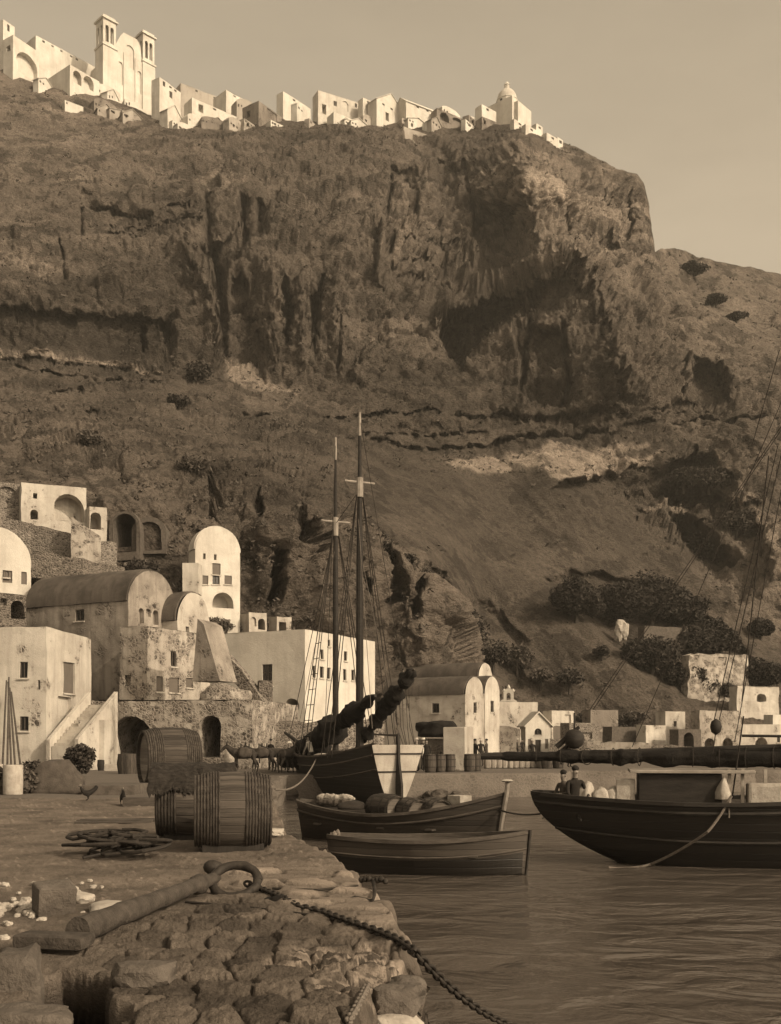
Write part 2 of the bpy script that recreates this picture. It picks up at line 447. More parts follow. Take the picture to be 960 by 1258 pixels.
# hollows: (polygon in the survey grid, depth m, softness)
CARVE = [
 ([(848, 447), (862, 438), (885, 440), (897, 456), (895, 492), (872, 493), (852, 485)], 13, 5),
 ([(585, 260), (640, 255), (645, 318), (612, 345), (580, 340)], 10, 9),
 ([(668, 215), (715, 205), (722, 222), (700, 242), (672, 236)], 5, 6),
 ([(725, 288), (752, 284), (768, 296), (748, 306), (728, 302)], 7, 4),
 ([(820, 628), (850, 640), (905, 700), (880, 712), (845, 690)], 8, 7),
 ([(790, 592), (850, 560), (905, 590), (890, 625), (820, 622)], 7, 9),
 ([(262, 350), (272, 348), (282, 400), (278, 440), (268, 420)], 6, 4), ([(284, 338), (298, 334), (316, 390), (324, 452), (284, 452), (276, 380)], 4.5, 3),
 ([(349, 345), (358, 340), (358, 432), (352, 432)], 7, 2.5), ([(383, 360), (398, 330), (390, 430), (385, 432)], 7, 2.5),
 ([(0, 378), (60, 383), (110, 385), (196, 398), (204, 452), (100, 440), (0, 426)], 5, 3),
 ([(198, 402), (218, 402), (214, 448), (204, 448)], 6, 3), ([(176, 415), (182, 415), (182, 446), (177, 446)], 4, 2),
 ([(300, 182), (345, 175), (370, 200), (330, 215), (305, 205)], 5, 8), ([(250, 235), (262, 235), (262, 290), (252, 290)], 4, 4), ([(296, 235), (304, 235), (306, 285), (297, 285)], 4, 3), ([(318, 235), (330, 235), (326, 285), (318, 285)], 4, 3),
 ([(478, 205), (515, 210), (512, 260), (486, 300), (474, 260)], 6, 6), ([(540, 200), (565, 205), (560, 250), (545, 250)], 5, 6),
 ([(255, 600), (262, 590), (268, 640), (258, 640)], 3, 3), ([(312, 610), (322, 600), (325, 635), (314, 640)], 3.5, 3), ([(345, 640), (372, 620), (395, 650), (370, 690), (345, 680)], 5, 8),
 ([(327, 700), (338, 690), (338, 745), (326, 750)], 3, 3), ([(455, 690), (466, 690), (470, 740), (458, 740)], 3, 3), ([(500, 735), (512, 730), (514, 760), (503, 762)], 3, 2),
 ([(20, 78), (36, 66), (52, 88), (46, 96), (24, 92)], 4, 2),
 ([(100, 235), (180, 262), (240, 262), (240, 275), (170, 278), (100, 262)], 4, 7),
]
CARVE += [([(672, 712), (735, 778), (800, 834), (870, 866), (935, 862), (915, 800), (850, 748), (790, 722), (730, 700)], 3.5, 6),
 ([(775, 605), (830, 655), (872, 705), (905, 750), (940, 720), (935, 645), (880, 612)], 8, 8),
 ([(562, 745), (600, 740), (645, 790), (640, 845), (566, 822)], 2.5, 7), ([(440, 640), (545, 705), (560, 740), (535, 725), (500, 690), (450, 668)], 4, 5)]
# hollows whose floor swings forward from the first point to the second: their face looks away from the sun
RAMP = [
 ([(540, 392), (556, 374), (600, 350), (640, 333), (690, 322), (716, 340), (712, 362), (672, 392), (645, 402), (604, 408), (578, 436), (566, 446), (553, 430)], 34, 5, (545, 380, 715, 372)),
 ([(785, 600), (830, 572), (870, 558), (912, 590), (905, 630), (830, 625)], 8, 7, (790, 600, 905, 600)),
 ([(815, 640), (850, 650), (905, 690), (900, 722), (862, 712)], 12, 6, (820, 660, 905, 700)),
 ([(680, 600), (700, 590), (790, 570), (860, 600), (800, 628), (750, 620)], 9, 6, (690, 600, 850, 600)),
 ([(245, 300), (268, 286), (300, 262), (325, 240), (345, 235), (345, 262), (300, 300), (276, 330), (268, 360)], 13, 5, (245, 300, 345, 262)),
 ([(630, 400), (650, 398), (725, 440), (722, 500), (650, 500)], 12, 8, (632, 450, 722, 450)),
]
# faces cut back to the upright
FLAT = [([(122, 615), (205, 618), (212, 690), (170, 700), (122, 690)], 97.5, 9)]
FAN = [(462, 575), (560, 592), (690, 590), (770, 636), (840, 700), (890, 760), (965, 800), (965, 905), (600, 905), (592, 800), (566, 745), (545, 700), (455, 640)]
# ribs standing out of the face: (polyline, half-width, height m)
RIB = [
 ([(540, 385), (600, 345), (690, 322)], 9, 6), ([(690, 322), (735, 350), (760, 400), (770, 470)], 26, 9), ([(640, 400), (650, 450), (640, 500)], 16, 4),
 ([(230, 300), (262, 370), (272, 440)], 18, 6), ([(335, 330), (335, 440)], 12, 5), ([(370, 340), (371, 440)], 9, 5), ([(415, 340), (420, 440)], 16, 5),
 ([(600, 200), (612, 240), (620, 280)], 6, 4), ([(636, 180), (652, 250), (660, 300)], 14, 6), ([(455, 260), (470, 330)], 14, 5),
 ([(780, 215), (795, 300)], 16, 4), ([(445, 560), (540, 640), (640, 720), (740, 792), (800, 836), (900, 872)], 55, 4.5), ([(690, 580), (770, 640), (850, 710), (900, 760)], 40, 3.0),
 ([(535, 150), (540, 190), (600, 190), (640, 165)], 14, 4), ([(0, 432), (100, 447), (200, 461)], 5, -2.5), ([(600, 545), (700, 538), (860, 520)], 7, -2.5), ([(300, 520), (450, 528), (600, 522), (760, 515), (900, 500)], 8, -3.0),
 ([(450, 545), (560, 548), (640, 548)], 5, -2.0), ([(780, 634), (850, 628), (930, 620)], 4, -3),
]
# tone of the rock itself: pumice beds and tuff pale, lava and scoria dark
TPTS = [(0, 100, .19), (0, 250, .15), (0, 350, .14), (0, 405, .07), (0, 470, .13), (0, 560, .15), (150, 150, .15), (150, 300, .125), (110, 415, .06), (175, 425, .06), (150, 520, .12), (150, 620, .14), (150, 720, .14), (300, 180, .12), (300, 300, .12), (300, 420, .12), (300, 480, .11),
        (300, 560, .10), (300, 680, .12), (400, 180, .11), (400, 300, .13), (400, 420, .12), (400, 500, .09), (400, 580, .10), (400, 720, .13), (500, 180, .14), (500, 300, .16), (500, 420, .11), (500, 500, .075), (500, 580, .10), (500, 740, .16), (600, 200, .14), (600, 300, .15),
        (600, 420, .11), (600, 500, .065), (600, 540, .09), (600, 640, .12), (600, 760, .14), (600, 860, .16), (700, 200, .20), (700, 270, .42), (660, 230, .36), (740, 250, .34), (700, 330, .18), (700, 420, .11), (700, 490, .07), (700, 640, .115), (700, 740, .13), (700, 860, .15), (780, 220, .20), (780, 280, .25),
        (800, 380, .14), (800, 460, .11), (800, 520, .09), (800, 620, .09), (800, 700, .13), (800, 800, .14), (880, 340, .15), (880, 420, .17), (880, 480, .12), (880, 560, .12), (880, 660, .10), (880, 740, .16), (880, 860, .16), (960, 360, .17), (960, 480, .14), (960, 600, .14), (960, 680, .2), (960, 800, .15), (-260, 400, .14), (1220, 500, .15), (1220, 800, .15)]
PALE = [([(548, 568), (575, 560), (640, 556), (672, 548), (700, 548), (735, 555), (775, 560), (812, 559), (790, 570), (745, 578), (705, 590), (688, 588), (660, 574), (630, 580), (590, 582)], .38, 3),
        ([(278, 440), (292, 443), (330, 460), (372, 470), (352, 478), (310, 470), (284, 462)], .34, 3),
        ([(280, 462), (345, 478), (430, 492), (435, 500), (330, 500), (300, 500)], .17, 8),
        ([(788, 632), (815, 618), (852, 616), (838, 628), (800, 640)], .28, 4), ([(235, 215), (262, 208), (300, 212), (302, 222), (250, 228)], .27, 4),
        ([(728, 300), (752, 296), (756, 306), (734, 310)], .45, 3), ([(936, 645), (962, 625), (962, 690), (930, 720)], .33, 8),
        ([(690, 560), (760, 545), (800, 548), (760, 556)], .3, 3), ([(592, 205), (600, 205), (618, 275), (612, 278)], .34, 3), ([(610, 208), (617, 208), (628, 270), (622, 272)], .34, 3),
        ([(485, 270), (495, 262), (502, 300), (484, 320)], .34, 5), ([(620, 300), (690, 260), (780, 285), (720, 310), (650, 318)], .26, 14),
        ([(0, 426), (100, 441), (195, 457), (195, 461), (100, 446), (0, 431)], .28, 2)]
us = np.concatenate([np.arange(-260, -24, 7.0), np.arange(-24, 780, 1.6), np.arange(780, 815, .7), np.arange(815, 985, 1.6), np.arange(985, 1225, 7.0)])
NV = 540
ts = np.linspace(0, 1, NV)
sky_y = np.interp(us, [a for a, b in SKY], [b for a, b in SKY])
sky_y = sky_y+fbm(np.stack([us*.06, us*0+3.3, us*0], 1), 4)*2.2*(np.abs(us-800) > 15)
sky_s = np.array([np.mean(np.interp(np.linspace(x-70, x+70, 29), us, sky_y)) for x in us])
Y0 = sky_s[None, :]+(948-sky_s[None, :])*ts[:, None]
UU = np.repeat(us[None, :], NV, 0); YY = Y0+(sky_y-sky_s)[None, :]*np.exp(-(Y0-sky_s[None, :])/85.)
u = UU.ravel(); y = YY.ravel()
d = RBF(DPTS, 30.0)(u, y)
# the wobble keeps the hollows from having ruled edges
wob = np.stack([u*.045, y*.045, u*0], 1)
wu = u+fbm(wob, 4, .5)*6; wy = y+fbm(wob+40, 4, .5)*6; wn1 = fbm(wob*2.2+9, 3)
dbase = d.copy()
for poly, dep, soft in CARVE: d = d+dep*sstep(-soft, soft, poly_sd(wu, wy, poly))
for poly, dep, soft, (rx0, ry0, rx1, ry1) in RAMP:
    q = np.clip(((wu-rx0)*(rx1-rx0)+(wy-ry0)*(ry1-ry0))/((rx1-rx0)**2+(ry1-ry0)**2), 0, 1)
    d = d+dep*(1-q)*sstep(-soft*.5, soft*.6, poly_sd(wu*.7+u*.3, wy*.7+y*.3, poly))
for poly, dv_, soft in FLAT:
    k = sstep(-soft, soft, poly_sd(wu, wy, poly)); d = d*(1-k)+k*dv_; dbase = dbase*(1-k)+k*dv_
CRACKS = [([(262, 300), (270, 350), (278, 440)], 3, 6), ([(353, 340), (355, 430)], 2.4, 6), ([(398, 328), (388, 370), (387, 435)], 2.4, 6), ([(210, 400), (207, 450)], 3, 4), ([(180, 415), (180, 448)], 1.6, 3), ([(97, 240), (100, 290)], 1.6, 2.5), ([(76, 300), (80, 335)], 1.5, 2.5),
 ([(256, 235), (257, 290)], 2, 4), ([(300, 232), (302, 285)], 2, 4), ([(322, 235), (318, 288)], 2.4, 4), ([(480, 205), (476, 260), (482, 330)], 2, 4), ([(540, 270), (545, 335)], 1.6, 3), ([(500, 215), (515, 245), (508, 290)], 2.2, 3.5), ([(570, 205), (580, 250), (586, 300)], 2.4, 4), ([(632, 260), (620, 300)], 2, 3.5),
 ([(660, 330), (655, 400), (640, 470)], 2.5, 5), ([(690, 400), (700, 470), (690, 500)], 2.2, 4), ([(420, 380), (416, 450)], 1.6, 3), ([(455, 250), (462, 330)], 2, 3), ([(700, 225), (690, 250), (700, 275)], 2, 3), ([(740, 225), (745, 260)], 1.8, 3), ([(775, 240), (780, 285)], 1.6, 2.5), ([(840, 430), (838, 490)], 2, 3),
 ([(110, 250), (180, 258), (240, 252)], 1.6, 2.5), ([(120, 268), (190, 274), (245, 268)], 1.6, 2.5), ([(130, 288), (200, 286)], 1.4, 2), ([(490, 305), (540, 300), (580, 305)], 1.5, 2), ([(495, 322), (585, 320)], 1.5, 2), ([(490, 338), (560, 342)], 1.4, 2),
 ([(300, 505), (420, 512), (520, 508), (640, 516), (760, 505), (900, 492)], 2, 3), ([(310, 528), (460, 536), (600, 530)], 1.6, 2.5), ([(440, 545), (560, 548), (700, 536), (860, 516), (960, 520)], 1.8, 3), ([(0, 436), (100, 451), (196, 464)], 1.6, 3), ([(20, 452), (120, 468), (200, 474)], 1.5, 2), ([(60, 476), (110, 482)], 1.5, 2), ([(0, 505), (60, 500), (120, 512)], 1.5, 2),
 ([(780, 640), (850, 632), (930, 622)], 1.6, 3), ([(820, 660), (880, 640)], 1.5, 2), ([(262, 598), (258, 640)], 2, 3), ([(320, 610), (322, 645)], 2, 3), ([(332, 690), (330, 748)], 2.4, 4), ([(380, 640), (370, 690)], 2, 3), ([(460, 690), (464, 745)], 2, 3), ([(508, 725), (510, 765)], 2, 3), ([(430, 700), (436, 760)], 2, 3)]
for line, hw, dep in CRACKS: d = d+1.7*dep*np.exp(-(seg_dist(wu*.5+u*.5, wy*.35+y*.65, line)/(1.15*hw))**2)*np.clip(.75+wn1, .2, 1.4)
d = d+9*sstep(-1.2, 1.2, poly_sd(u, y, [(138.5, 672), (138.5, 646), (144, 634), (153, 629.5), (162, 634), (168, 646), (168, 672)]))
for line, hw, hgt in RIB:
    if hw > 30: d = d-hgt*np.exp(-(seg_dist(u, y, line)/hw)**2)
    else: d = d-hgt*np.exp(-1.25*(seg_dist(wu, wy, line)/hw)**1.25)*(1+.5*wn1)
amp = np.clip(RBF(APTS, 30.0)(u, y), .10, 3.0)*.85
amp *= 1-.85*sstep(-25, 15, poly_sd(wu, wy, FAN))
dsk = np.maximum(seg_dist(u, y, SKY), 0)
amp *= .35+.65*sstep(0, 30, dsk)
for poly in ([(-40, 575), (130, 580), (215, 610), (215, 720), (-40, 720)], [(222, 640), (305, 640), (305, 765), (222, 765)], [(300, 745), (365, 745), (365, 790), (300, 790)]): amp *= 1-.82*sstep(-12, 6, poly_sd(u, y, poly))
P = np.stack([(u-CX)/F*d, d, EYE+(HY-y)/F*d], 1)
def grid_normals(P):
    G3 = P.reshape(NV, len(us), 3)
    a = np.gradient(G3, axis=1); b = np.gradient(G3, axis=0)
    n = np.cross(b, a).reshape(-1, 3)
    n /= np.linalg.norm(n, axis=1)[:, None]+1e-9
    return n
nrm = grid_normals(np.stack([(u-CX)/F*dbase, dbase, EYE+(HY-y)/F*dbase], 1))
nrm[nrm[:, 1] > 0] *= -1
big = fbm(P/17.0, 5, .52)
Q = P+np.stack([fbm(P/6.+3, 3), fbm(P/6.+33, 3), fbm(P/6.+63, 3)], 1)*1.5
flute = ridged(Q*np.array([1/9., 1/9., 1/30.]), 5, .55)
crag = -ridged(Q/6.5+9, 5, .6)
fine = fbm(P/1.9, 4, .65)
huge = fbm(P/48.+5, 3, .5)
zz = P[:, 2]+fbm(P/30., 2)*5
strata = fbm(np.stack([zz/2.6, P[:, 0]/60, P[:, 1]/60], 1), 4, .6)
steep = 1-np.clip(nrm[:, 2], 0, 1)**1.3
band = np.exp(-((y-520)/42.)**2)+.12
fis = sstep(.80, .97, 1-2*np.abs(gnoise(Q*np.array([1/7., 1/7., 1/26.])+3)))*sstep(-.15, .35, gnoise(P/22.+70))
fis2 = sstep(.84, .98, 1-2*np.abs(gnoise(Q*np.array([1/2.6, 1/2.6, 1/8.])+11)))*sstep(-.1, .3, gnoise(P/9.+90))
per = 3.4+0*zz; zc = zz/per+.35*fbm(P/14.+7, 2); saw = zc-np.floor(zc); lay = np.floor(zc)
ledge = (saw**2-.45)*sstep(-.35, .25, gnoise(np.stack([lay*7.7, P[:, 0]/38., P[:, 1]/60.], 1)))
pits = -sstep(.25, .6, gnoise(P/1.5+40))*.5
def worley(P, seed):
    I = np.floor(P).astype(np.int64); n_ = len(P)
    f1 = np.full(n_, 9.); f2 = np.full(n_, 9.); idc = np.zeros(n_, int); rel = np.zeros((n_, 3))
    for dx in (-1, 0, 1):
        for dy in (-1, 0, 1):
            for dz in (-1, 0, 1):
                c = I+np.array([dx, dy, dz]); hsh = _perm[_perm[_perm[(c[:, 0]+seed) & 255]+(c[:, 1] & 255)]+(c[:, 2] & 255)]
                ctr = c+.5+.42*_grad[hsh]; r = P-ctr; dd = np.sqrt((r*r).sum(1)); m_ = dd < f1
                f2 = np.where(m_, f1, np.minimum(f2, dd)); idc = np.where(m_, hsh, idc); rel = np.where(m_[:, None], r, rel); f1 = np.where(m_, dd, f1)
    return f1, f2, idc, rel
def blocks(S, seed):
    a1, a2, ai, ar = worley(S, seed)
    return (_perm[ai+5]/255.-.5)*1.0+(ar*_grad[_perm[ai+90]]).sum(1)*.9, 1-sstep(.0, .10, a2-a1)
B1, C1 = blocks(Q*np.array([1/15., 1/15., 1/15.]), 3)
B2, C2 = blocks(Q*np.array([1/5., 1/5., 1/4.]), 40)
B3, C3 = blocks(P*np.array([1/2., 1/2., 1/1.5]), 90)
cm = sstep(-.15, .2, gnoise(P/18.+70)); cm2 = sstep(-.1, .3, gnoise(P/9.+90)); rg = .35+.65*steep
h = amp*(1.0*big+1.1*huge+1.5*B1*rg+.75*B2*rg+.26*B3*rg-.7*C1*steep*cm-.7*C2*steep*cm2-.6*fis*steep+1.0*ledge*np.clip(.25+band*.9, 0, 1.1)*(1-sstep(570, 630, y))+.12*flute*steep+.6*pits+.18*fine)
# runnels down the scree
run = fbm(np.stack([(u*.75-y*.68)*.07, (u*.68+y*.75)*.012, u*0+5], 1), 4, .55)
h += .28*run*(amp < .9)
h *= np.clip(dsk/14+.2, 0, 1)
P = P+nrm*h[:, None]*1.1
TD = P[:, 1].reshape(NV, len(us))
def row_at(i, py): return int(np.argmin(np.abs(YY[:, i]-py)))
def depth_at(px, py):
    i = int(np.clip(np.searchsorted(us, px), 1, len(us)-1))
    j = row_at(i, py)
    return float(np.median(TD[max(0, j-1):j+2, max(0, i-1):i+2]))
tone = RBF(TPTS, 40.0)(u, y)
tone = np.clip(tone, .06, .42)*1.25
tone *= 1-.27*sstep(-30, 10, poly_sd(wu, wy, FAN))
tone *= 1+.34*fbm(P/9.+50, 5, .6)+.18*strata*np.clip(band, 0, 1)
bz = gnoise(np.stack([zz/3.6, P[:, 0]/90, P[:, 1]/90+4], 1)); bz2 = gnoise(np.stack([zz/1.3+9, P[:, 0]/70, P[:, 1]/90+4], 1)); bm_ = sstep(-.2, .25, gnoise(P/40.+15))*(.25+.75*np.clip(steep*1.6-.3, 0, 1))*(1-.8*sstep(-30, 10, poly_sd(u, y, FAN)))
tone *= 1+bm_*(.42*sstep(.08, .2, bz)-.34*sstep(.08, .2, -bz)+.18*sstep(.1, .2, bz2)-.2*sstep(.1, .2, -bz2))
PALE += [([(800, 632), (850, 622), (925, 613), (925, 618), (850, 627), (800, 637)], .34, 1.5), ([(880, 560), (920, 600), (944, 642), (938, 644), (914, 605), (875, 563)], .26, 2), ([(0, 427), (100, 442), (200, 458), (200, 463), (100, 447), (0, 432)], .42, 1.2)]
for poly, tv, soft in PALE:
    k = sstep(-soft, soft, poly_sd(wu*.5+u*.5, wy*.5+y*.5, poly)+fbm(wob*4, 3)*soft*.8)
    tone = tone*(1-k)+k*tv*(1+.3*fbm(P/3.+9, 4, .6))
veg = np.clip(fbm(P/6.+80, 4, .6)*1.4-.1, 0, 1)*(1-steep*.6)
NU = len(us)
# top rows run back over the plateau
top = P.reshape(NV, NU, 3)[0]
extra = []
for back, drop in ((140, -26), (60, -9), (22, -2.5), (7, -.3)):
    e = top.copy(); sc_ = (top[:, 1]+back)/top[:, 1]
    e[:, 0] *= sc_; e[:, 1] += back; e[:, 2] += drop-.02*back
    extra.append(e)
ALL = np.concatenate([np.concatenate(extra), P]); R = len(extra)
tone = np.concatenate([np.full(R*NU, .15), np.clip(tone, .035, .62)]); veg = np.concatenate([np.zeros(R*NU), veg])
jj, ii = np.meshgrid(np.arange(NV+R-1), np.arange(NU-1), indexing='ij')
a = (jj*NU+ii).ravel()
faces = np.stack([a, a+NU, a+NU+1, a+1], 1)
def np_mesh(name, verts, faces, smooth=True):
    me = bpy.data.meshes.new(name)
    me.vertices.add(len(verts)); me.vertices.foreach_set('co', verts.astype(np.float32).ravel())
    k = faces.shape[1]
    me.loops.add(faces.size); me.loops.foreach_set('vertex_index', faces.astype(np.int32).ravel())
    me.polygons.add(len(faces)); me.polygons.foreach_set('loop_start', np.arange(0, faces.size, k, dtype=np.int32))
    me.polygons.foreach_set('use_smooth', np.full(len(faces), smooth))
    me.update(calc_edges=True); me.validate()
    return me
def np_attr(me, name, vals):
    at = me.attributes.new(name, 'FLOAT', 'POINT'); at.data.foreach_set('value', vals.astype(np.float32))
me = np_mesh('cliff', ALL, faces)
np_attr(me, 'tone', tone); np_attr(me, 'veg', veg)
m, nt, b = new_mat('caldera_rock'); n = N(nt); p = n.pos()
t = n.attr('tone'); vg = n.attr('veg')
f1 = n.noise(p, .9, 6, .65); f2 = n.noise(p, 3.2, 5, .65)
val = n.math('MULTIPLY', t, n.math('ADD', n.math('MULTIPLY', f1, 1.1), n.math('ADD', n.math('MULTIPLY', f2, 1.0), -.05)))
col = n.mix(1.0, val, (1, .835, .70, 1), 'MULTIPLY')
spots = n.ramp(n.math('ADD', n.math('MULTIPLY', n.noise(p, .55, 6, .75), 1.0), n.math('MULTIPLY', vg, .4)), [(.54, 0), (.63, 1)])
col = n.mix(n.math('MULTIPLY', spots, .6), col, tint(.04))
spk = n.noise(n.mapping(p, (1, 1, 1.3), loc=(11, 3, 8)), 1.9, 4, .8)
col = n.mix(n.math('MULTIPLY', n.ramp(spk, [(.30, 1), (.44, 0)]), .62), col, tint(.022))
col = n.mix(n.math('MULTIPLY', n.ramp(spk, [(.58, 0), (.70, 1)]), .42), col, tint(.27))
lite = n.ramp(n.noise(n.mapping(p, (1, 1, 1.6), loc=(31, 7, 3)), .8, 6, .75), [(.60, 0), (.70, 1)])
col = n.mix(n.math('MULTIPLY', lite, .4), col, tint(.24))
nt.links.new(col, b.inputs['Base Color'])
nt.links.new(n.bump(n.math('ADD', n.math('MULTIPLY', f1, 1.2), n.math('ADD', f2, n.math('MULTIPLY', n.noise(n.mapping(p, (1, 1, 2.2)), 1.6, 5, .7), 1.6))), 1.0, .7), b.inputs['Normal'])
b.inputs['Specular IOR Level'].default_value = .1
cl = bpy.data.objects.new('cliff', me); COL.objects.link(cl); me.materials.append(m)
tag(cl, 'steep volcanic cliff with scree slopes and crags behind the harbour', 'cliff', kind='structure')

# ------------------------------------------------------------------ the quay
QEDGE = [(415, 1420), (432, 1330), (442, 1258), (462, 1218), (494, 1192), (503, 1166), (490, 1138), (470, 1104), (438, 1078), (420, 1058), (385, 1042), (352, 1021), (340, 998), (333, 976), (338, 960), (350, 952)]
QW = [tuple(G(*q).xy) for q in QEDGE]+[(2.0, 51.5), (8.5, 52.5), (9.5, 56.5), (22, 58), (60, 61), (150, 66)]
QPOLY = QW+[(150, 190), (-160, 190), (-160, 3), (QW[0][0], 3)]
def quay_h(X, Y):
    P3 = np.stack([X, Y, X*0], 1)
    return .05*fbm(P3/2.7, 4)+.012*fbm(P3*2.2, 3)
cols = np.arange(-150, 560, 1.35); rws = np.concatenate([np.arange(981.0, 1060, .9), np.arange(1060, 1345, 1.15)])
cu, ry = np.meshgrid(cols, rws); qd = F*(EYE-QZ)/(ry-HY)
X = ((cu-CX)/F*qd).ravel(); Y = qd.ravel(); cu = cu.ravel(); ry = ry.ravel()
jx = X+.13*fbm(np.stack([X*1.9, Y*1.9, X*0], 1), 2); jy = Y+.13*fbm(np.stack([X*1.9, Y*1.9, X*0+7], 1), 2)
sd = poly_sd(jx, jy, QPOLY)
# cobbles: jittered cells
def cells(X, Y, s, seed):
    gx = np.floor(X/s).astype(int); gy = np.floor(Y/s).astype(int)
    f1 = np.full(X.shape, 9.); f2 = np.full(X.shape, 9.); idc = np.zeros(X.shape, int); ox = X*0; oy = X*0
    for dx in (-1, 0, 1):
        for dy in (-1, 0, 1):
            hx = (gx+dx) & 255; hy = (gy+dy) & 255
            h = _perm[_perm[hx]+hy+seed]
            h2 = _perm[h+hx*0+3]
            cx = (gx+dx+.15+.7*h/255.)*s; cy = (gy+dy+.15+.7*h2/255.)*s
            dd = np.hypot(X-cx, Y-cy)/s
            cl_ = dd < f1
            f2 = np.where(cl_, f1, np.minimum(f2, dd)); idc = np.where(cl_, h, idc); ox = np.where(cl_, (X-cx)/s, ox); oy = np.where(cl_, (Y-cy)/s, oy); f1 = np.where(cl_, dd, f1)
    cells.off = (ox, oy)
    return f1, f2, idc
wx = X+.05*fbm(np.stack([X*3, Y*3, X*0], 1), 3); wy_ = Y*.8+.05*fbm(np.stack([X*3, Y*3, X*0+4], 1), 3)
f1, f2, idc = cells(wx, wy_, .31, 5); cox, coy = cells.off
g1, g2, idg = cells(wx*.8, wy_*1.6, .55, 21)
b1, b2, idb = cells(wx+3, wy_*1.1, .12, 9)
# zones: paved with cobbles at the near end, flat slabs along the edge, trodden earth elsewhere
cob = sstep(-.7, .5, poly_sd(X, Y, [tuple(G(*q).xy) for q in [(90, 1210), (150, 1150), (215, 1120), (300, 1108), (400, 1135), (520, 1190), (520, 1420), (60, 1420)]])+.35*fbm(np.stack([X, Y, X*0], 1), 3))
slab = sstep(.1, -.1, seg_dist(X, Y, [tuple(G(*q).xy) for q in [(330, 1075), (400, 1085), (470, 1120), (500, 1160)]])-.75+.4*fbm(np.stack([X*1.3, Y*1.3, X*0], 1), 3))*(1-cob)
earth = 1-np.clip(cob+slab, 0, 1)
gap_w = 7.0+3.0*fbm(np.stack([X*2, Y*2, X*0+8], 1), 2)
dome = np.clip((f2-f1-.02)*gap_w, 0, 1)**.6
hh = QZ+quay_h(X, Y)
tl1 = (_perm[idc+9]/255.-.5)*.10; tl2 = (_perm[idc+77]/255.-.5)*.08
hh = hh+cob*(dome*(.026+.032*(idc/255.)+tl1*cox+tl2*coy-.012*f1**2)-.03+.022*fbm(np.stack([X*5, Y*5, X*0], 1), 4)+.012*ridged(np.stack([X*14, Y*14, X*0], 1), 3)*dome)
gd = np.clip((g2-g1)*5, 0, 1)
hh = hh+slab*(.05*gd+.035*(idg/255.-.5))
hh = hh+earth*(.03*np.clip(1-b1*2.4, 0, 1)*(idb > 205)+.012*fbm(np.stack([X*9, Y*9, X*0], 1), 3))
# broken hollow by the big blocks
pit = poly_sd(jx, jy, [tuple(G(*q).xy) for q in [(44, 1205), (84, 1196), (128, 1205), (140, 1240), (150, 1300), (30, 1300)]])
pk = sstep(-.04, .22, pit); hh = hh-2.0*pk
# broken corner: pale mortar with stones left standing
brk = sstep(.15, -.15, seg_dist(X, Y, [tuple(G(*q).xy) for q in [(385, 1180), (440, 1175), (500, 1185), (455, 1215)]])-.33+.2*fbm(np.stack([X*3, Y*3, X*0], 1), 3))
e1, e2, ide = cells(wx+3, wy_*1.1, .24, 9)
hh = hh-brk*.05+brk*.05*np.clip((e2-e1)*3, 0, 1)*(ide > 120)
notch = poly_sd(jx, jy, [tuple(G(*q).xy) for q in [(455, 1210), (512, 1196), (530, 1232), (470, 1238)]])
hh = hh-.5*sstep(-.03, .1, notch)
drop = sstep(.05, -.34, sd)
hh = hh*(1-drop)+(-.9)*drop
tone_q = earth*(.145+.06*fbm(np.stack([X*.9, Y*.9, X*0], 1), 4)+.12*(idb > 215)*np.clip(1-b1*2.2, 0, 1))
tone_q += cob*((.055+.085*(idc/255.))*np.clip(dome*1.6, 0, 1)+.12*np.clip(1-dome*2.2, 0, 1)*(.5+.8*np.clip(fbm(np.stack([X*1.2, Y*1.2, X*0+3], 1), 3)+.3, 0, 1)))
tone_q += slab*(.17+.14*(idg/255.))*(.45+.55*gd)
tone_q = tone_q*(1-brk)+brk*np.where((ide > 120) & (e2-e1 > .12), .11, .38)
tone_q = tone_q*(1-.72*sstep(.04, .3, drop))*(1-.93*sstep(.0, .05, pit))  # inside of the hollow painted near-black: its deep shade put into the colour
tone_q *= 1+.25*fbm(np.stack([X*2.2, Y*2.2, X*0+1], 1), 4)
V = np.stack([X, Y, hh], 1)
w3 = np.maximum(sstep(.03, .25, drop), .22*sstep(.05, .4, pk))[:, None]
Pn = V*np.array([3.2, 3.2, 4.2]); crs = np.floor(hh/.24+.4*fbm(V*1.3, 2))
off = np.stack([fbm(Pn, 4), fbm(Pn+50, 4), fbm(Pn+90, 3)*.5], 1)*.13
off[:, 0] += (_perm[(crs.astype(int) & 255)]/255.-.5)*.16; off[:, 1] += (_perm[(crs.astype(int)+40 & 255)]/255.-.5)*.10
a1, a2, ai, ar = worley(V*np.array([4.2, 4.2, 5.5])+fbm(V*3, 2)[:, None]*.3, 60)
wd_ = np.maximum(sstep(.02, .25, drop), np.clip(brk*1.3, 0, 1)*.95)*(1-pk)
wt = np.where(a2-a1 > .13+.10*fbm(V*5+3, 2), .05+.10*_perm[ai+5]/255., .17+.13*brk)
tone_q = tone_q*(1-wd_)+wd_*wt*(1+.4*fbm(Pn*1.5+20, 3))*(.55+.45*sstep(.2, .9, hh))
off += (ar*(.12*np.clip((a2-a1)*3, 0, 1))[:, None])+(_grad[_perm[ai+11]]*.04)
V = V+off*.75*w3
pc = np.array(G(96, 1240)[:2]); dv = V[:, :2]-pc; V[:, :2] += dv*(.55*np.clip((QZ-.06-V[:, 2])*1.6, 0, 1)*(pk > .02))[:, None]
nc = len(cols); nr = len(rws)
jj, ii = np.meshgrid(np.arange(nr-1), np.arange(nc-1), indexing='ij'); a = (jj*nc+ii).ravel()
fc = np.stack([a, a+nc, a+nc+1, a+1], 1)
keep = ~((sd[fc].max(1) < -.5))
me = np_mesh('quay_paving', V, fc[keep])
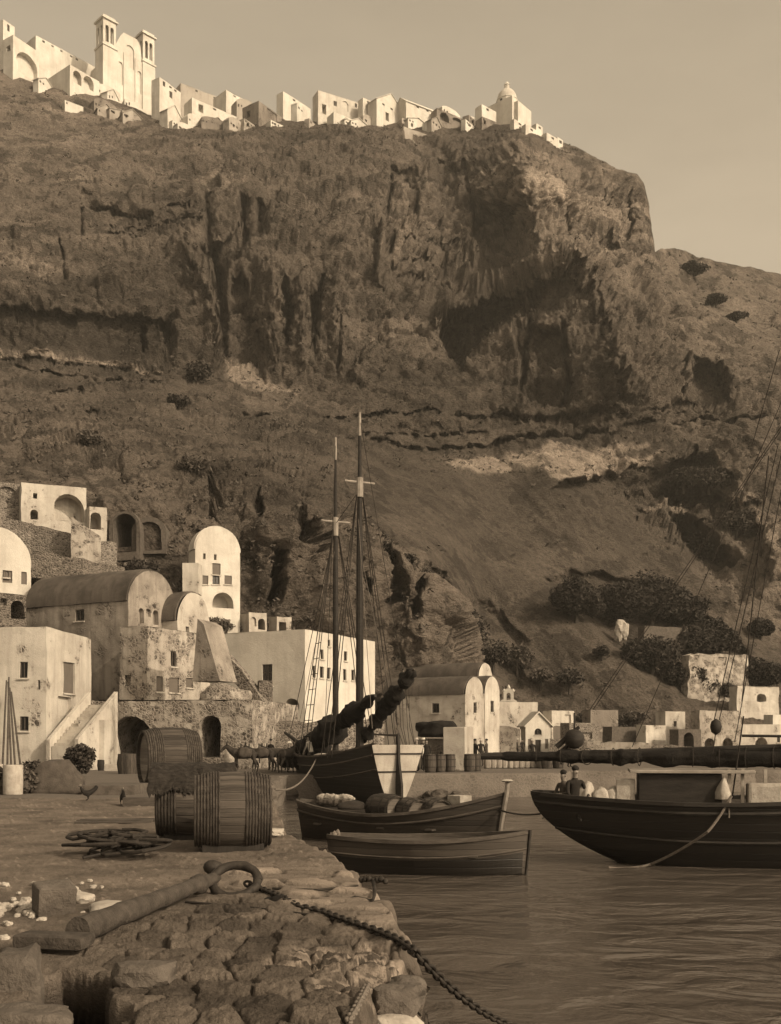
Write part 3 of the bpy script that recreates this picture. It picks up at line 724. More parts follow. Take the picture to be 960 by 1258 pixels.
np_attr(me, 'tone', np.clip(tone_q, .03, .65))
m, nt, b = new_mat('quay_surface'); n = N(nt); p = n.pos()
f_a = n.noise(p, 9, 6, .68); f_b = n.noise(p, 55, 4, .65)
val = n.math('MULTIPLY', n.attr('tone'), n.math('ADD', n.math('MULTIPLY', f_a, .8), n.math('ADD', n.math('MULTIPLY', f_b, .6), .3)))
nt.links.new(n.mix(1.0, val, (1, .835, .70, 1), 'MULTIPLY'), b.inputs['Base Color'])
nt.links.new(n.bump(n.math('ADD', f_a, n.math('ADD', n.math('MULTIPLY', f_b, .7), n.noise(p, 24, 5, .7))), 1.0, .035), b.inputs['Normal'])
b.inputs['Specular IOR Level'].default_value = .12
M_QUAY = m
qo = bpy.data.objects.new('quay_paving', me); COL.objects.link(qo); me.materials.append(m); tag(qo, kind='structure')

def cdt_panel(outline, holes, step):
    """triangulate an outline with holes, with inner points every `step`"""
    vs = []; es = []
    def loop(L):
        o = len(vs); nL = len(L)
        vs.extend(Vector(p) for p in L); es.extend((o+i, o+(i+1) % nL) for i in range(nL))
    def dens(L):
        out = []
        for i in range(len(L)):
            a_ = L[i]; b_ = L[(i+1) % len(L)]; k = max(1, int(math.dist(a_, b_)/step))
            out += [(a_[0]+(b_[0]-a_[0])*q/k, a_[1]+(b_[1]-a_[1])*q/k) for q in range(k)]
        return out
    ol = dens(outline); loop(ol); hl = [dens(h_) for h_ in holes]
    for h_ in hl: loop(h_)
    xs = [p[0] for p in outline]; ys_ = [p[1] for p in outline]
    gx, gy = np.meshgrid(np.arange(min(xs)+step*.5, max(xs), step), np.arange(min(ys_)+step*.5, max(ys_), step))
    gx = gx.ravel(); gy = gy.ravel()
    if len(gx):
        ok = poly_sd(gx, gy, outline) > step*.35
        for h_ in holes: ok &= poly_sd(gx, gy, h_) < -step*.35
        vs.extend(Vector((float(a_), float(b_))) for a_, b_ in zip(gx[ok], gy[ok]))
    r = delaunay_2d_cdt(vs, es, [], 2, 1e-5)
    tri = [f_ for f_ in r[2]]
    pv = np.array([tuple(v) for v in r[0]]); cen = np.array([pv[list(f_)].mean(0) for f_ in tri])
    ok = poly_sd(cen[:, 0], cen[:, 1], outline) > -1e-4
    for h_ in holes: ok &= poly_sd(cen[:, 0], cen[:, 1], h_) < 1e-6
    return [tuple(v) for v in r[0]], [f_ for f_, k in zip(tri, ok) if k], ol, hl

# far part of the quay: the square, the landing before the church, with its wall to the water
far_poly = [p for p in QW if p[1] > 29.0]
i0 = next(i for i, p in enumerate(QW) if p[1] > 29.0)
a_, b_ = QW[i0-1], QW[i0]; tt = (29.9-a_[1])/(b_[1]-a_[1]); x30 = a_[0]+(b_[0]-a_[0])*tt
OUT = [(x30, 29.9)]+[p for p in QW[i0:]]+[(150, 190), (-160, 190), (-160, 29.9)]
OUT2 = []
for i in range(len(OUT)):
    p0, p1 = OUT[i], OUT[(i+1) % len(OUT)]; k = max(1, int(math.dist(p0, p1)/.6)) if i < len(QW)-i0 and p0[0] < 60 else 1
    for q in range(k):
        x_ = p0[0]+(p1[0]-p0[0])*q/k; y_ = p0[1]+(p1[1]-p0[1])*q/k
        jt = .16 if (0 < i or q > 0) and k > 1 else 0
        OUT2.append((x_+random.uniform(-jt, jt), y_+random.uniform(-jt, jt)))
vv, ff, ol, _ = cdt_panel(OUT2, [], 2.0)
va = np.array(vv); z = QZ+quay_h(va[:, 0], va[:, 1])*np.clip((va[:, 1]-29)/1+.4, 0, 1)
mb = MB(); mb.add([(x_, y_, float(z_)) for (x_, y_), z_ in zip(vv, z)], ff)
nw = len(OUT2)
lev = [0, -.12, -.3, -.5, -.7, -.95, -1.3, -2.1]
sk = []
oa = np.array(OUT2); oz = QZ+quay_h(oa[:, 0], oa[:, 1])*np.clip((oa[:, 1]-29)/1+.4, 0, 1)
for k, l in enumerate(lev):
    for q, (x_, y_) in enumerate(OUT2):
        jt = .05 if k else 0
        sk.append((x_+random.uniform(-jt, jt), y_+random.uniform(-jt, jt)-.02*k, float(oz[q])+l))
mb.add(sk, [(k*nw+i, k*nw+i+1, (k+1)*nw+i+1, (k+1)*nw+i) for k in range(len(lev)-1) for i in range(nw-4)])
m, nt, b = new_mat('quay_earth'); n = N(nt); p = n.pos()
f_a = n.noise(p, 1.3, 6, .68); f_b = n.noise(p, 12, 4, .65)
cell = n.voro(n.mapping(p, (1, 1, 1.5)), 4.2, 'DISTANCE_TO_EDGE')
sep = nt.nodes.new('ShaderNodeSeparateXYZ'); nt.links.new(nt.nodes.new('ShaderNodeNewGeometry').outputs['Normal'], sep.inputs[0])
up = n.ramp(sep.outputs[2], [(.5, 0), (.8, 1)])
flat_c = n.mix(f_a, tint(.07), tint(.16))
wall_c = n.mix(n.ramp(cell, [(.02, 0), (.2, 1)]), tint(.17), n.mix(f_a, tint(.05), tint(.22)))
cc = n.mix(up, wall_c, flat_c); cc = n.mix(n.math('MULTIPLY', f_b, .45), cc, tint(.10))
nt.links.new(cc, b.inputs['Base Color'])
nt.links.new(n.bump(n.math('ADD', f_a, f_b), .7, .06), b.inputs['Normal'])
fq = mb.obj('quay', m, smooth_angle=.9); tag(fq, kind='structure')

# ------------------------------------------------------------------ water
m, nt, b = new_mat('harbour_water'); n = N(nt); p = n.pos()
b.inputs['Base Color'].default_value = tint(.08)
b.inputs['Roughness'].default_value = .11; b.inputs['Specular IOR Level'].default_value = .5; b.inputs['IOR'].default_value = 1.33
w1 = n.noise(n.mapping(p, (.75, 1.0, 1), rot=(0, 0, .3)), 1.2, 4, .5, .8); w2 = n.noise(n.mapping(p, (1, 1.3, 1), rot=(0, 0, -.2)), 4.5, 3, .5, .5)
w3 = n.noise(n.mapping(p, (.12, .4, 1)), .8, 3, .5)
nt.links.new(n.bump(n.math('ADD', n.math('MULTIPLY', w1, 1.0), n.math('ADD', n.math('MULTIPLY', n.math('MULTIPLY', w2, n.ramp(w3, [(.38, .15), (.62, 1)])), .16), n.math('MULTIPLY', w3, 2.2))), .62, .22), b.inputs['Normal'])
rough = n.ramp(w3, [(.35, .07), (.7, .22)]); nt.links.new(rough, b.inputs['Roughness'])
mb = MB(); mb.add([(-40, 2, 0), (320, 2, 0), (320, 130, 0), (-40, 130, 0)], [(0, 1, 2, 3)])
wo = mb.obj('water', m); tag(wo, kind='structure')
# ------------------------------------------------------------------ buildings
def arch_poly(u0, u1, z0, z1, rise, n=10):
    r = (u1-u0)/2; c = (u0+u1)/2; zs = z1-rise
    return [(u0, z0), (u1, z0)]+[(c+r*math.cos(PI*k/n), zs+rise*math.sin(PI*k/n)) for k in range(n+1)]
class Frame:
    """local axes of a building: corner K, lx along the front wall, ly along the right-hand wall"""
    def __init__(s, K, psi, z0):
        s.K = Vector((K[0], K[1])); s.psi = psi; s.z0 = z0
        s.lx = Vector((math.cos(psi), -math.sin(psi))); s.ly = Vector((math.sin(psi), math.cos(psi)))
    def onF(s, px, py, off=0.0):
        rx = (px-CX)/F; K = s.K+s.ly*off
        t = K.dot(s.ly)/(rx*s.ly.x+s.ly.y); p = Vector((rx*t, t))
        return (p-s.K).dot(s.lx), EYE+(HY-py)/F*t-s.z0
    def onR(s, px, py, off=0.0):
        rx = (px-CX)/F; K = s.K+s.lx*off
        t = K.dot(s.lx)/(rx*s.lx.x+s.lx.y); p = Vector((rx*t, t))
        return (p-s.K).dot(s.ly), EYE+(HY-py)/F*t-s.z0
FARWIN = [False]
def put_opening(root, mb, side, kind, u0, z0, u1, z1, arch, place, wallmat, name=None, mats=None, label=None):
    """place(u, z, inset) -> local point on the wall, inset metres behind its face. Returns the hole outline."""
    h = z1-z0; w = u1-u0
    poly = arch_poly(u0, u1, z0, z1, min(arch*w/2, h*.8)) if arch else [(u0, z0), (u1, z0), (u1, z1), (u0, z1)]
    ins = {'win': .14, 'door': .16, 'shut': .10, 'dark': 1.6, 'deep': 4.0, 'niche': .35, 'walled': .22}[kind]
    n = len(poly)
    vs = [place(p[0], p[1], 0) for p in poly]+[place(p[0], p[1], ins+.02) for p in poly]
    fs = [(i, (i+1) % n, (i+1) % n+n, i+n) for i in range(n)]
    mb.add(vs, fs)
    if kind in ('dark', 'deep', 'niche', 'walled'):
        mb.add([place(p[0], p[1], ins) for p in poly], [tuple(range(n))])
        return poly
    def sill(par, ua, zz_, ub):
        sb = MB(); q = [place(x, z_, y_) for y_ in (-.09, .08) for z_ in (zz_-.09, zz_-.004) for x in (ua-.09, ub+.09)]
        sb.add(q, [(0, 2, 3, 1), (4, 5, 7, 6), (0, 1, 5, 4), (1, 3, 7, 5), (3, 2, 6, 7), (2, 0, 4, 6)]); sb.obj('sill', M['white'], par)
    nm = name or {'win': 'window', 'door': 'door', 'shut': 'shutter'}[kind]
    fill = (M['far_window'] if FARWIN[0] else M['glass']) if kind == 'win' else (M['door'] if kind == 'door' else M['shutter'])
    pb = MB(); pb.add([place(p[0], p[1], ins) for p in poly], [tuple(range(n))])
    if kind == 'win':
        fb = MB()
        t = min(.09, w*.12); a = ins-.05
        def bar(ua, za, ub, zb):
            q = [(ua, za), (ub, za), (ub, zb), (ua, zb)]
            fb.add([place(x, z_, a) for x, z_ in q]+[place(x, z_, ins+.01) for x, z_ in q],
                   [(0, 1, 2, 3), (0, 4, 5, 1), (1, 5, 6, 2), (2, 6, 7, 3), (3, 7, 4, 0)])
        bar(u0, z0, u0+t, z1); bar(u1-t, z0, u1, z1); bar(u0+t, z0, u1-t, z0+t); bar(u0+t, z1-t, u1-t, z1)
        c = (u0+u1)/2; bar(c-t*.35, z0+t, c+t*.35, z1-t)
        if h > 1: bar(u0+t, z0+h*.6, c-t*.35, z0+h*.6+t*.6); bar(c+t*.35, z0+h*.6, u1-t, z0+h*.6+t*.6)
        fo = fb.obj('window', M['wood'], root)
        pb.obj('pane', fill, fo)
        if not FARWIN[0]: sill(fo, u0, z0, u1)
    else:
        do = pb.obj(nm, fill, root)
        if kind == 'shut' and z0 > 1.5: sill(do, u0, z0, u1)
        if kind == 'door' and w > .5:
            hb = MB(); q = place(u0+w*.82, z0+h*.45, ins-.04); hb.lump(q, (.05, .05, .05), 1, .05, 1); hb.obj('handle', M['iron'], do)
    return poly
def house(name, label, cat, K, psi, w, dep, z0, z1, mat, FO=(), RO=(), roof='flat', rise=0, roof_mat=None, group=None, rough=.05,
          step=.7, base=1.5, pf=None, pr=None, chimneys=(), z1b=None):
    """box of four walls; FO/RO list openings as picture rectangles on the front / right wall; roof flat, vault along x or y, gable along x or y"""
    fr = Frame(K, psi, z0); H = z1-z0
    root = thing(name, label, cat, (K[0], K[1], z0), -psi, group)
    mb = MB(); org = Vector((K[0], K[1], z0))
    PF = lambda u, z, i: (u, i, z)
    PR = lambda u, z, i: (-i, u, z)
    PB = lambda u, z, i: (u, dep-i, z)
    PL = lambda u, z, i: (-w+i, u, z)
    def outline(u0, u1, top):
        if top == 'vault':
            n = 16; c = (u0+u1)/2; r = (u1-u0)/2
            return [(u0, -base), (u1, -base)]+[(c+r*math.cos(PI*k/n), H+rise*math.sin(PI*k/n)) for k in range(n+1)]
        if top == 'gable': return [(u0, -base), (u1, -base), (u1, H), ((u0+u1)/2, H+rise), (u0, H)]
        return [(u0, -base), (u1, -base), (u1, H), (u0, H)]
    tf = roof[:-2] if roof.endswith('_y') else ''; tr = roof[:-2] if roof.endswith('_x') else ''
    def holes(ops, on, place):
        hs = []
        for o in ops:
            kind, x0, y0, x1, y1 = o[:5]; ar = o[5] if len(o) > 5 else 0
            ua, zb = on(x0, y1); ub, zt = on(x1, y0)
            _, zb2 = on((x0+x1)/2, y1); _, zt2 = on((x0+x1)/2, y0)
            zt2 = min(zt2, H-.35); zb2 = min(zb2, zt2-.5)
            hs.append(put_opening(root, mb, 0, kind, min(ua, ub), zb2, max(ua, ub), zt2, ar, place, mat))
        return hs
    hF = holes(FO, fr.onF, PF); hR = holes(RO, fr.onR, PR)
    nb = len(mb.v)
    for (u0, u1, top, place, hs) in ((-w, 0, tf, PF, hF), (0, dep, tr, PR, hR), (-w, 0, tf, PB, []), (0, dep, tr, PL, [])):
        vv, ff, _, _ = cdt_panel(outline(u0, u1, top), hs, step)
        mb.add([place(p[0], p[1], 0) for p in vv], ff)
    if roof == 'flat':     # parapet top and inner faces
        t = .3; dn = .35
        o4 = [(-w, 0), (0, 0), (0, dep), (-w, dep)]; i4 = [(-w+t, t), (-t, t), (-t, dep-t), (-w+t, dep-t)]
        mb.add([(x, y_, H) for x, y_ in o4]+[(x, y_, H) for x, y_ in i4]+[(x, y_, H-dn) for x, y_ in i4],
               [(0, 1, 5, 4), (1, 2, 6, 5), (2, 3, 7, 6), (3, 0, 4, 7), (4, 5, 9, 8), (5, 6, 10, 9), (6, 7, 11, 10), (7, 4, 8, 11)])
    mb.rough(rough, .8, org)
    mb.obj('walls', mat, root)
    rm = roof_mat or mat
    rb = MB()
    if roof == 'flat':
        t = .28; rb.add([(-w+t, t, H-.33), (-t, t, H-.33), (-t, dep-t, H-.33), (-w+t, dep-t, H-.33)], [(0, 1, 2, 3)])
    elif roof[:5] == 'vault':
        ov = .10; n = 18; ax = roof[-1]
        span = dep if ax == 'x' else w; ln = w if ax == 'x' else dep
        def pt(k, r_, l):
            a = PI*k/n; c = span/2
            s_ = c+(c+r_)*math.cos(a); zz_ = H+(rise+r_)*math.sin(a)
            return (-w+l, s_, zz_) if ax == 'x' else (-w+s_, l, zz_)
        L = 14
        l0 = .12 if ax == 'x' else .12; l1 = ln-.12
        vs = [pt(k, ov, l0+(l1-l0)*i/L) for i in range(L+1) for k in range(n+1)]
        rb.add(vs, [(i*(n+1)+k, i*(n+1)+k+1, (i+1)*(n+1)+k+1, (i+1)*(n+1)+k) for i in range(L) for k in range(n)])
        for l in (l0, l1):
            rb.add([pt(k, ov, l) for k in range(n+1)]+[pt(k, -.05, l) for k in range(n+1)], [(k, k+1, k+n+2, k+n+1) for k in range(n)])
        rb.rough(.05, .7, org)
    else:
        ax = roof[-1]; span = dep if ax == 'x' else w; ln = w if ax == 'x' else dep; ov = .25
        def pt(s_, zz_, l): return (-w+l, s_, zz_) if ax == 'x' else (-w+s_, l, zz_)
        sl_ = rise/(span/2)
        for sgn in (0, 1):
            e = -ov if sgn == 0 else span+ov
            q = [(e, H-ov*sl_+.04), (span/2, H+rise+.04)]
            vs = [pt(q[0][0], q[0][1], -ov), pt(q[1][0], q[1][1], -ov), pt(q[1][0], q[1][1], ln+ov), pt(q[0][0], q[0][1], ln+ov)]
            vs += [(a, b_, c-.14) for a, b_, c in vs]
            rb.add(vs, [(0, 1, 2, 3), (4, 5, 6, 7), (0, 4, 7, 3), (0, 1, 5, 4), (3, 2, 6, 7)])
    ro = rb.obj('roof', rm, root, smooth=roof[:5] == 'vault')
    for (cx, cy, ch) in chimneys:
        cb = MB(); cb.box((cx, cy, H+ch/2-.3), (.6, .6, ch)); cb.box((cx, cy, H+ch-.27), (.75, .75, .12)); cb.obj('chimney', mat, ro)
    root['fr'] = 0; del root['fr']
    return root, fr
def ext(K, dirv, px):
    """distance from K along dirv to the sight line of column px"""
    r = (px-CX)/F
    return (r*K[1]-K[0])/(dirv[0]-r*dirv[1])
def corner(px, d): return ((px-CX)/F*d, d)
def hz(py, d): return EYE+(HY-py)/F*d
def dirs(psi): return (math.cos(psi), -math.sin(psi)), (math.sin(psi), math.cos(psi))
def house_px(name, label, cat, xl, xc, xr, d, ytop, ybot, psi, mat, dep=None, w=None, **kw):
    """front wall seen from column xl to xc, right wall from xc to xr; d is the distance of the corner between them"""
    K = corner(xc, d); lx, ly = dirs(psi)
    if w is None: w = max(1.5, ext(K, (-lx[0], -lx[1]), xl)) if xl < xc-1 else 4.0
    if dep is None: dep = max(1.5, ext(K, ly, xr)) if xr > xc+1 else 6.0
    return house(name, label, cat, K, psi, w, min(dep, 40), hz(ybot, d), hz(ytop, d), mat, **kw)
FARWIN[0] = True
# ------------------------------------------------------------------ the town along the rim (about 300 m off)
RAD = math.radians
def town(name, label, cat, xl, xc, xr, ytop, ybot, mat, psi=32, d=None, **kw):
    dd = d or depth_at(xc, ybot+3)-1.0
    ytop = ytop+(.20*(ybot-ytop) if xl > 190 else .08*(ybot-ytop))
    kw.setdefault('step', 2.5); kw.setdefault('rough', .10); kw.setdefault('base', 5.0)
    return house_px(name, label, cat, xl, xc, xr, dd, ytop, ybot, RAD(psi), M[mat], **kw)
RG = 'white houses along the cliff rim'
town('rim_house', 'white flat-roofed house at the far left end of the rim, highest in the picture', 'house', -30, 4, 18, 20, 62, 'white_far', group=RG, RO=[('win', 9, 30, 12, 38)])
town('rim_house', 'white block with a round-arched dark opening at the left end of the rim', 'house', 4, 16, 48, 38, 92, 'white_far', group=RG, RO=[('dark', 20, 66, 46, 94, .9)], FO=[('dark', 8, 56, 13, 63)])
town('rim_house', 'long white house with a row of small windows, between the leftmost houses and the cathedral', 'house', 20, 44, 102, 40, 76, 'white_far', psi=42, group=RG, d=300, dep=22,
     RO=[('win', 52, 47, 55, 52), ('win', 63, 51, 66, 56), ('win', 74, 55, 77, 60), ('win', 86, 58, 89, 63), ('win', 93, 61, 96, 66)])
town('retaining_wall', 'white terrace wall with two round dark arches below and left of the cathedral', 'wall', 52, 86, 122, 76, 112, 'white_far', psi=38, group=None, RO=[('dark', 90, 87, 100, 103, 1), ('dark', 103, 91, 115, 109, 1)])
# cathedral
dC = 300.0
def tower(root, x, yb, zt, s, nm='bell_tower'):
    mb = MB(); n0 = 0
    b = MB()
    b.box((x, yb, (zt*.62-6)/2), (s, s, zt*.62+6))
    b.box((x, yb, zt*.62+.25), (s+.5, s+.5, .5))
    hh_ = zt*.33
    zb_ = zt*.62+.5
    # belfry: four walls with paired arches
    for k in range(4):
        R = Matrix.Translation((x, yb, 0)) @ Matrix.Rotation(k*PI/2, 4, 'Z')
        hs = [arch_poly(-s*.30, -s*.06, zb_+hh_*.12, zb_+hh_*.78, s*.12), arch_poly(s*.06, s*.30, zb_+hh_*.12, zb_+hh_*.78, s*.12)]
        vv, ff, _, _ = cdt_panel([(-s*.46, zb_), (s*.46, zb_), (s*.46, zb_+hh_), (-s*.46, zb_+hh_)], hs, 1.2)
        b.add([(p[0], -s*.46, p[1]) for p in vv], ff, R); b.add([(p[0], -s*.46+.5, p[1]) for p in vv], ff, R)
        for hole in hs:
            m_ = len(hole); b.add([(p[0], -s*.46, p[1]) for p in hole]+[(p[0], -s*.46+.5, p[1]) for p in hole], [(i, (i+1) % m_, (i+1) % m_+m_, i+m_) for i in range(m_)], R)
    b.box((x, yb, zb_+hh_+.2), (s+.6, s+.6, .4)); b.box((x, yb, zb_+hh_+.8), (s*.9, s*.9, .8))
    t = b.obj(nm, M['white_far'], root)
    c = MB(); c.box((x, yb, zb_+hh_*.4), (s*.5, s*.5, hh_*.75)); c.lathe([(s*.1, zb_+hh_*.7), (s*.2, zb_+hh_*.3), (s*.26, zb_+hh_*.2)], 10, Matrix.Translation((x, yb, 0)))
    c.obj('bell_chamber', M['stone_far'], t)
psiC = RAD(45); KC = corner(127, dC); lxC, lyC = dirs(psiC)
zC0 = hz(112, dC)
cat_r = thing('cathedral', 'white cathedral with two square bell towers standing on the rim at upper left', 'cathedral', (KC[0], KC[1], zC0), -psiC)
depC = ext(KC, lyC, 191)
fb = MB(); frC = Frame(KC, psiC, zC0)
ztop1 = hz(18, dC)-zC0; d2 = KC[1]+lyC[1]*depC*.88; ztop2 = hz(41, d2)-zC0
# facade on the right-hand wall, with a stepped gable between the towers
g = [(4.2, -6), (depC-4.2, -6), (depC-4.2, ztop2*.60), (depC*.72, ztop2*.80), (depC*.66, ztop2*.86), (depC*.40, ztop2*.86), (depC*.34, ztop2*.8), (4.2, ztop2*.66)]
hs = [arch_poly(depC*.44, depC*.60, ztop2*.46, ztop2*.74, depC*.08), arch_poly(depC*.30, depC*.38, ztop2*.2, ztop2*.48, depC*.04), arch_poly(depC*.66, depC*.74, ztop2*.2, ztop2*.48, depC*.04)]
vv, ff, _, _ = cdt_panel(g, hs, 2.0); fb.add([(-.5, p[0], p[1]) for p in vv], ff)
for hole in hs:
    m_ = len(hole); fb.add([(-.5, p[0], p[1]) for p in hole]+[(-.85, p[0], p[1]) for p in hole], [(i, (i+1) % m_, (i+1) % m_+m_, i+m_) for i in range(m_)]+[tuple(m_+i for i in range(m_))])
fb.box((-8, depC/2, ztop2*.3-3), (14, depC-8.5, ztop2*.6+6))
for uu in (.27, .41, .63, .77): fb.box((-.4, depC*uu, ztop2*.3), (.35, .6, ztop2*.62))
fb.obj('facade', M['white_far'], cat_r)
tower(cat_r, -2.2, 2.1, ztop1, 4.4); tower(cat_r, -2.2, depC-2.1, ztop2, 4.2)
town('retaining_wall', 'long pale retaining wall stepping down the slope directly under the cathedral', 'wall', 90, 116, 200, 108, 140, 'white_far', psi=52, d=294, dep=22)
town('rim_house', 'white house with four small windows just right of the right-hand bell tower', 'house', 186, 196, 222, 91, 128, 'white_far', group=RG, RO=[('win', 200, 100, 203, 106), ('win', 208, 99, 211, 105), ('win', 214, 100, 217, 106), ('win', 208, 112, 212, 120)])
town('rim_house', 'small white gabled house lit brightly, lowest on the slope under the cathedral', 'house', 196, 206, 225, 128, 154, 'white_clean', group=RG, roof='gable_x', rise=2.2, dep=5.0)
town('rim_house', 'long low greyish house behind the dark-roofed terrace', 'house', 200, 222, 296, 96, 124, 'grey_far', psi=55, d=312, group=RG, dep=26, RO=[('win', 240, 104, 243, 108), ('win', 262, 106, 265, 110)])
town('rim_house', 'pale house with a flat roof right of the long greyish one', 'house', 262, 278, 322, 104, 134, 'white_far', psi=45, d=309, group=RG, RO=[('win', 287, 112, 290, 117), ('win', 300, 113, 303, 118), ('win', 311, 114, 314, 119)])
town('rim_house', 'house with a dark flat roof terrace over white walls, mid-left of the rim', 'house', 226, 236, 279, 114, 140, 'white_far', psi=50, group=RG, roof='flat', dep=14, RO=[('dark', 244, 128, 250, 138), ('win', 262, 126, 266, 131)])
town('rim_house', 'brownish stone house with overhanging flat roof in the middle of the rim', 'house', 298, 318, 360, 116, 152, 'stone_far', group=RG, psi=35, RO=[('walled', 328, 132, 340, 146), ('dark', 346, 138, 351, 148)], FO=[('dark', 303, 136, 307, 144)])
town('rim_house', 'pale block rising behind the brownish stone house', 'house', 340, 348, 382, 104, 142, 'white_far', psi=40, d=308, group=RG, RO=[('win', 360, 116, 363, 121)])
town('rim_house', 'big plain white cube of a house, broadest bright front on the rim', 'house', 384, 391, 447, 101, 148, 'white_clean', psi=62, group=RG, RO=[('dark', 396, 128, 401, 140), ('win', 410, 124, 414, 130), ('walled', 420, 124, 428, 136, 1), ('win', 436, 126, 439, 132)])
town('rim_house', 'low white house at the foot of the big white cube', 'house', 402, 410, 450, 132, 156, 'white_far', psi=55, group=RG, d=288, dep=8, RO=[('dark', 424, 140, 428, 149), ('win', 437, 138, 440, 143)])
town('rim_house', 'narrow white house squeezed between the big white cube and the gabled one', 'house', 440, 446, 464, 112, 148, 'white_far', psi=50, group=RG, RO=[('win', 451, 120, 454, 126), ('dark', 455, 134, 459, 143)])
town('rim_house', 'white gabled house right of the big white cube', 'house', 452, 463, 497, 112, 152, 'white_far', psi=45, group=RG, roof='gable_x', rise=3.6, dep=11, RO=[('win', 470, 122, 473, 128), ('win', 480, 122, 483, 128), ('dark', 474, 138, 478, 148)])
town('rim_house', 'long white house with a low pitched roof above the tall retaining wall', 'house', 486, 499, 574, 116, 152, 'white_far', psi=58, group=RG, roof='gable_y', rise=2.2, RO=[('win', 512, 124, 515, 130), ('win', 524, 125, 527, 131), ('win', 546, 127, 549, 133)])
town('retaining_wall', 'tall plain masonry retaining wall dropping below the long pitched-roof house', 'wall', 488, 496, 538, 149, 180, 'grey_far', psi=60, dep=10, d=283)
town('rim_house', 'dark stone house with a roof terrace and wide arched openings, right of the retaining wall', 'house', 530, 537, 586, 128, 150, 'stone_far', psi=55, group=RG, RO=[('dark', 541, 133, 552, 149, 1), ('dark', 556, 133, 568, 149, .8), ('dark', 572, 136, 580, 149, 1)])
# domed church
town('rim_house', 'stepped white house leaning against the left side of the domed church', 'house', 584, 592, 610, 122, 150, 'white_far', psi=50, group=RG, RO=[('win', 598, 130, 601, 136)])
dD = 306.0; zD = hz(150, dD); KD = corner(616, dD)
dc = thing('domed_church', 'white domed church with a lantern on top at the right end of the rim', 'church', (KD[0], KD[1], zD), -RAD(40))
b = MB(); b.box((0, 3, 1.2), (9.6, 9, 8)); b.box((3.6, 3, -1), (5, 7, 9.5)); b.box((-4.3, 3.5, .3), (3, 6, 8)); b.obj('walls', M['white_far'], dc)
b = MB(); b.lathe([(3.0, 5), (3.0, 7.3), (3.15, 7.35), (3.15, 7.6)], 12, Matrix.Translation((0, 3, 0)), cap1=True); dr = b.obj('drum', M['white_far'], dc)
b = MB(); b.lathe([(2.9*math.cos(a), 7.6+3.4*math.sin(a)) for a in np.linspace(0, PI/2-.12, 9)], 20, Matrix.Translation((0, 3, 0)), cap1=True); b.obj('dome', M['white_clean'], dc, smooth=True)
b = MB(); b.lathe([(.75, 10.8), (.75, 12.0), (.9, 12.1), (.5, 12.8), (.05, 13.3)], 8, Matrix.Translation((0, 3, 0))); b.obj('lantern', M['white_clean'], dc)
for k in range(8):
    b = MB(); a = k*PI/4; b.box((3.0*math.cos(a), 3+3.0*math.sin(a), 6.2), (.2, .7, 1.3), rz=a); b.obj('drum_window', M['glass'], dr)

LG = 'small houses crowded along the cliff rim'
rr = random.Random(41)
for i in range(46):
    x = rr.uniform(28, 600); w1 = rr.uniform(3, 8); w2 = rr.uniform(5, 13); yb = float(np.interp(x, [a for a, b_ in SKY], [b_ for a, b_ in SKY]))+rr.uniform(1, 7); hgt = rr.uniform(7, 15)
    behind = i % 3 == 0
    if 60 < x < 205: yb += 12; hgt = rr.uniform(5, 9)
    dd = depth_at(x, yb+2)-rr.uniform(1.2, 3.5)+(14 if behind else 0)
    if behind: hgt += rr.uniform(14, 22)-max(0, (x-440)*.03); 
    ro = [('win', x+1.5+q*3.6, yb-hgt*.72, x+3.2+q*3.6, yb-hgt*.72+3.6) for q in range(int(w2//4))]
    if rr.random() < .5: ro.append(('dark', x+w2*.3, yb-5, x+w2*.3+2.6, yb-.5, rr.choice((0, 1))))
    town('rim_house', 'small house among the crowded little houses and ruins of the rim town', 'house', x-w1, x, x+w2, yb-hgt, yb, rr.choice(('white_far', 'white_far', 'grey_far', 'stone_far', 'peel_far')), psi=rr.uniform(25, 62), group=LG, d=dd, dep=rr.uniform(4, 8), roof=rr.choice(('flat', 'flat', 'vault_x', 'gable_x')), rise=rr.uniform(1, 1.8), RO=ro)
for i, (xl, xc, xr, yt, yb, lab) in enumerate([
    (627, 632, 645, 143, 156, 'small white house right below the domed church'), (642, 646, 660, 150, 160, 'little white cube second to the right of the domed church'),
    (653, 659, 667, 148, 163, 'little white house third to the right of the domed church'), (666, 672, 686, 160, 172, 'low white house near the right end of the rim'),
    (682, 685, 692, 166, 177, 'last little white house at the right end of the rim')]):
    town('rim_house', lab, 'house', xl, xc, xr, yt, yb, 'white_far', psi=48, group=RG, RO=[('win', (xc+xr)/2-1, yt+5, (xc+xr)/2+2, yt+10)])
# buildings and walls among the dark clumps on the slope to the right
FARWIN[0] = False
# ------------------------------------------------------------------ buildings round the harbour square
PSI = RAD(26.6)
# A: the white house at the left edge with its outside stair
house_px('harbour_house', 'two-storey whitewashed house at the left edge with a bright right-hand wall', 'house', -90, 57, 112, 58, 770, 941, RAD(4), M['white'], rough=.05,
     FO=[('win', 24, 813, 34, 833), ('win', 24, 880, 35, 898), ('dark', 46, 836, 49, 839)], RO=[('shut', 78, 814, 92, 852), ('walled', 72, 856, 88, 880)])
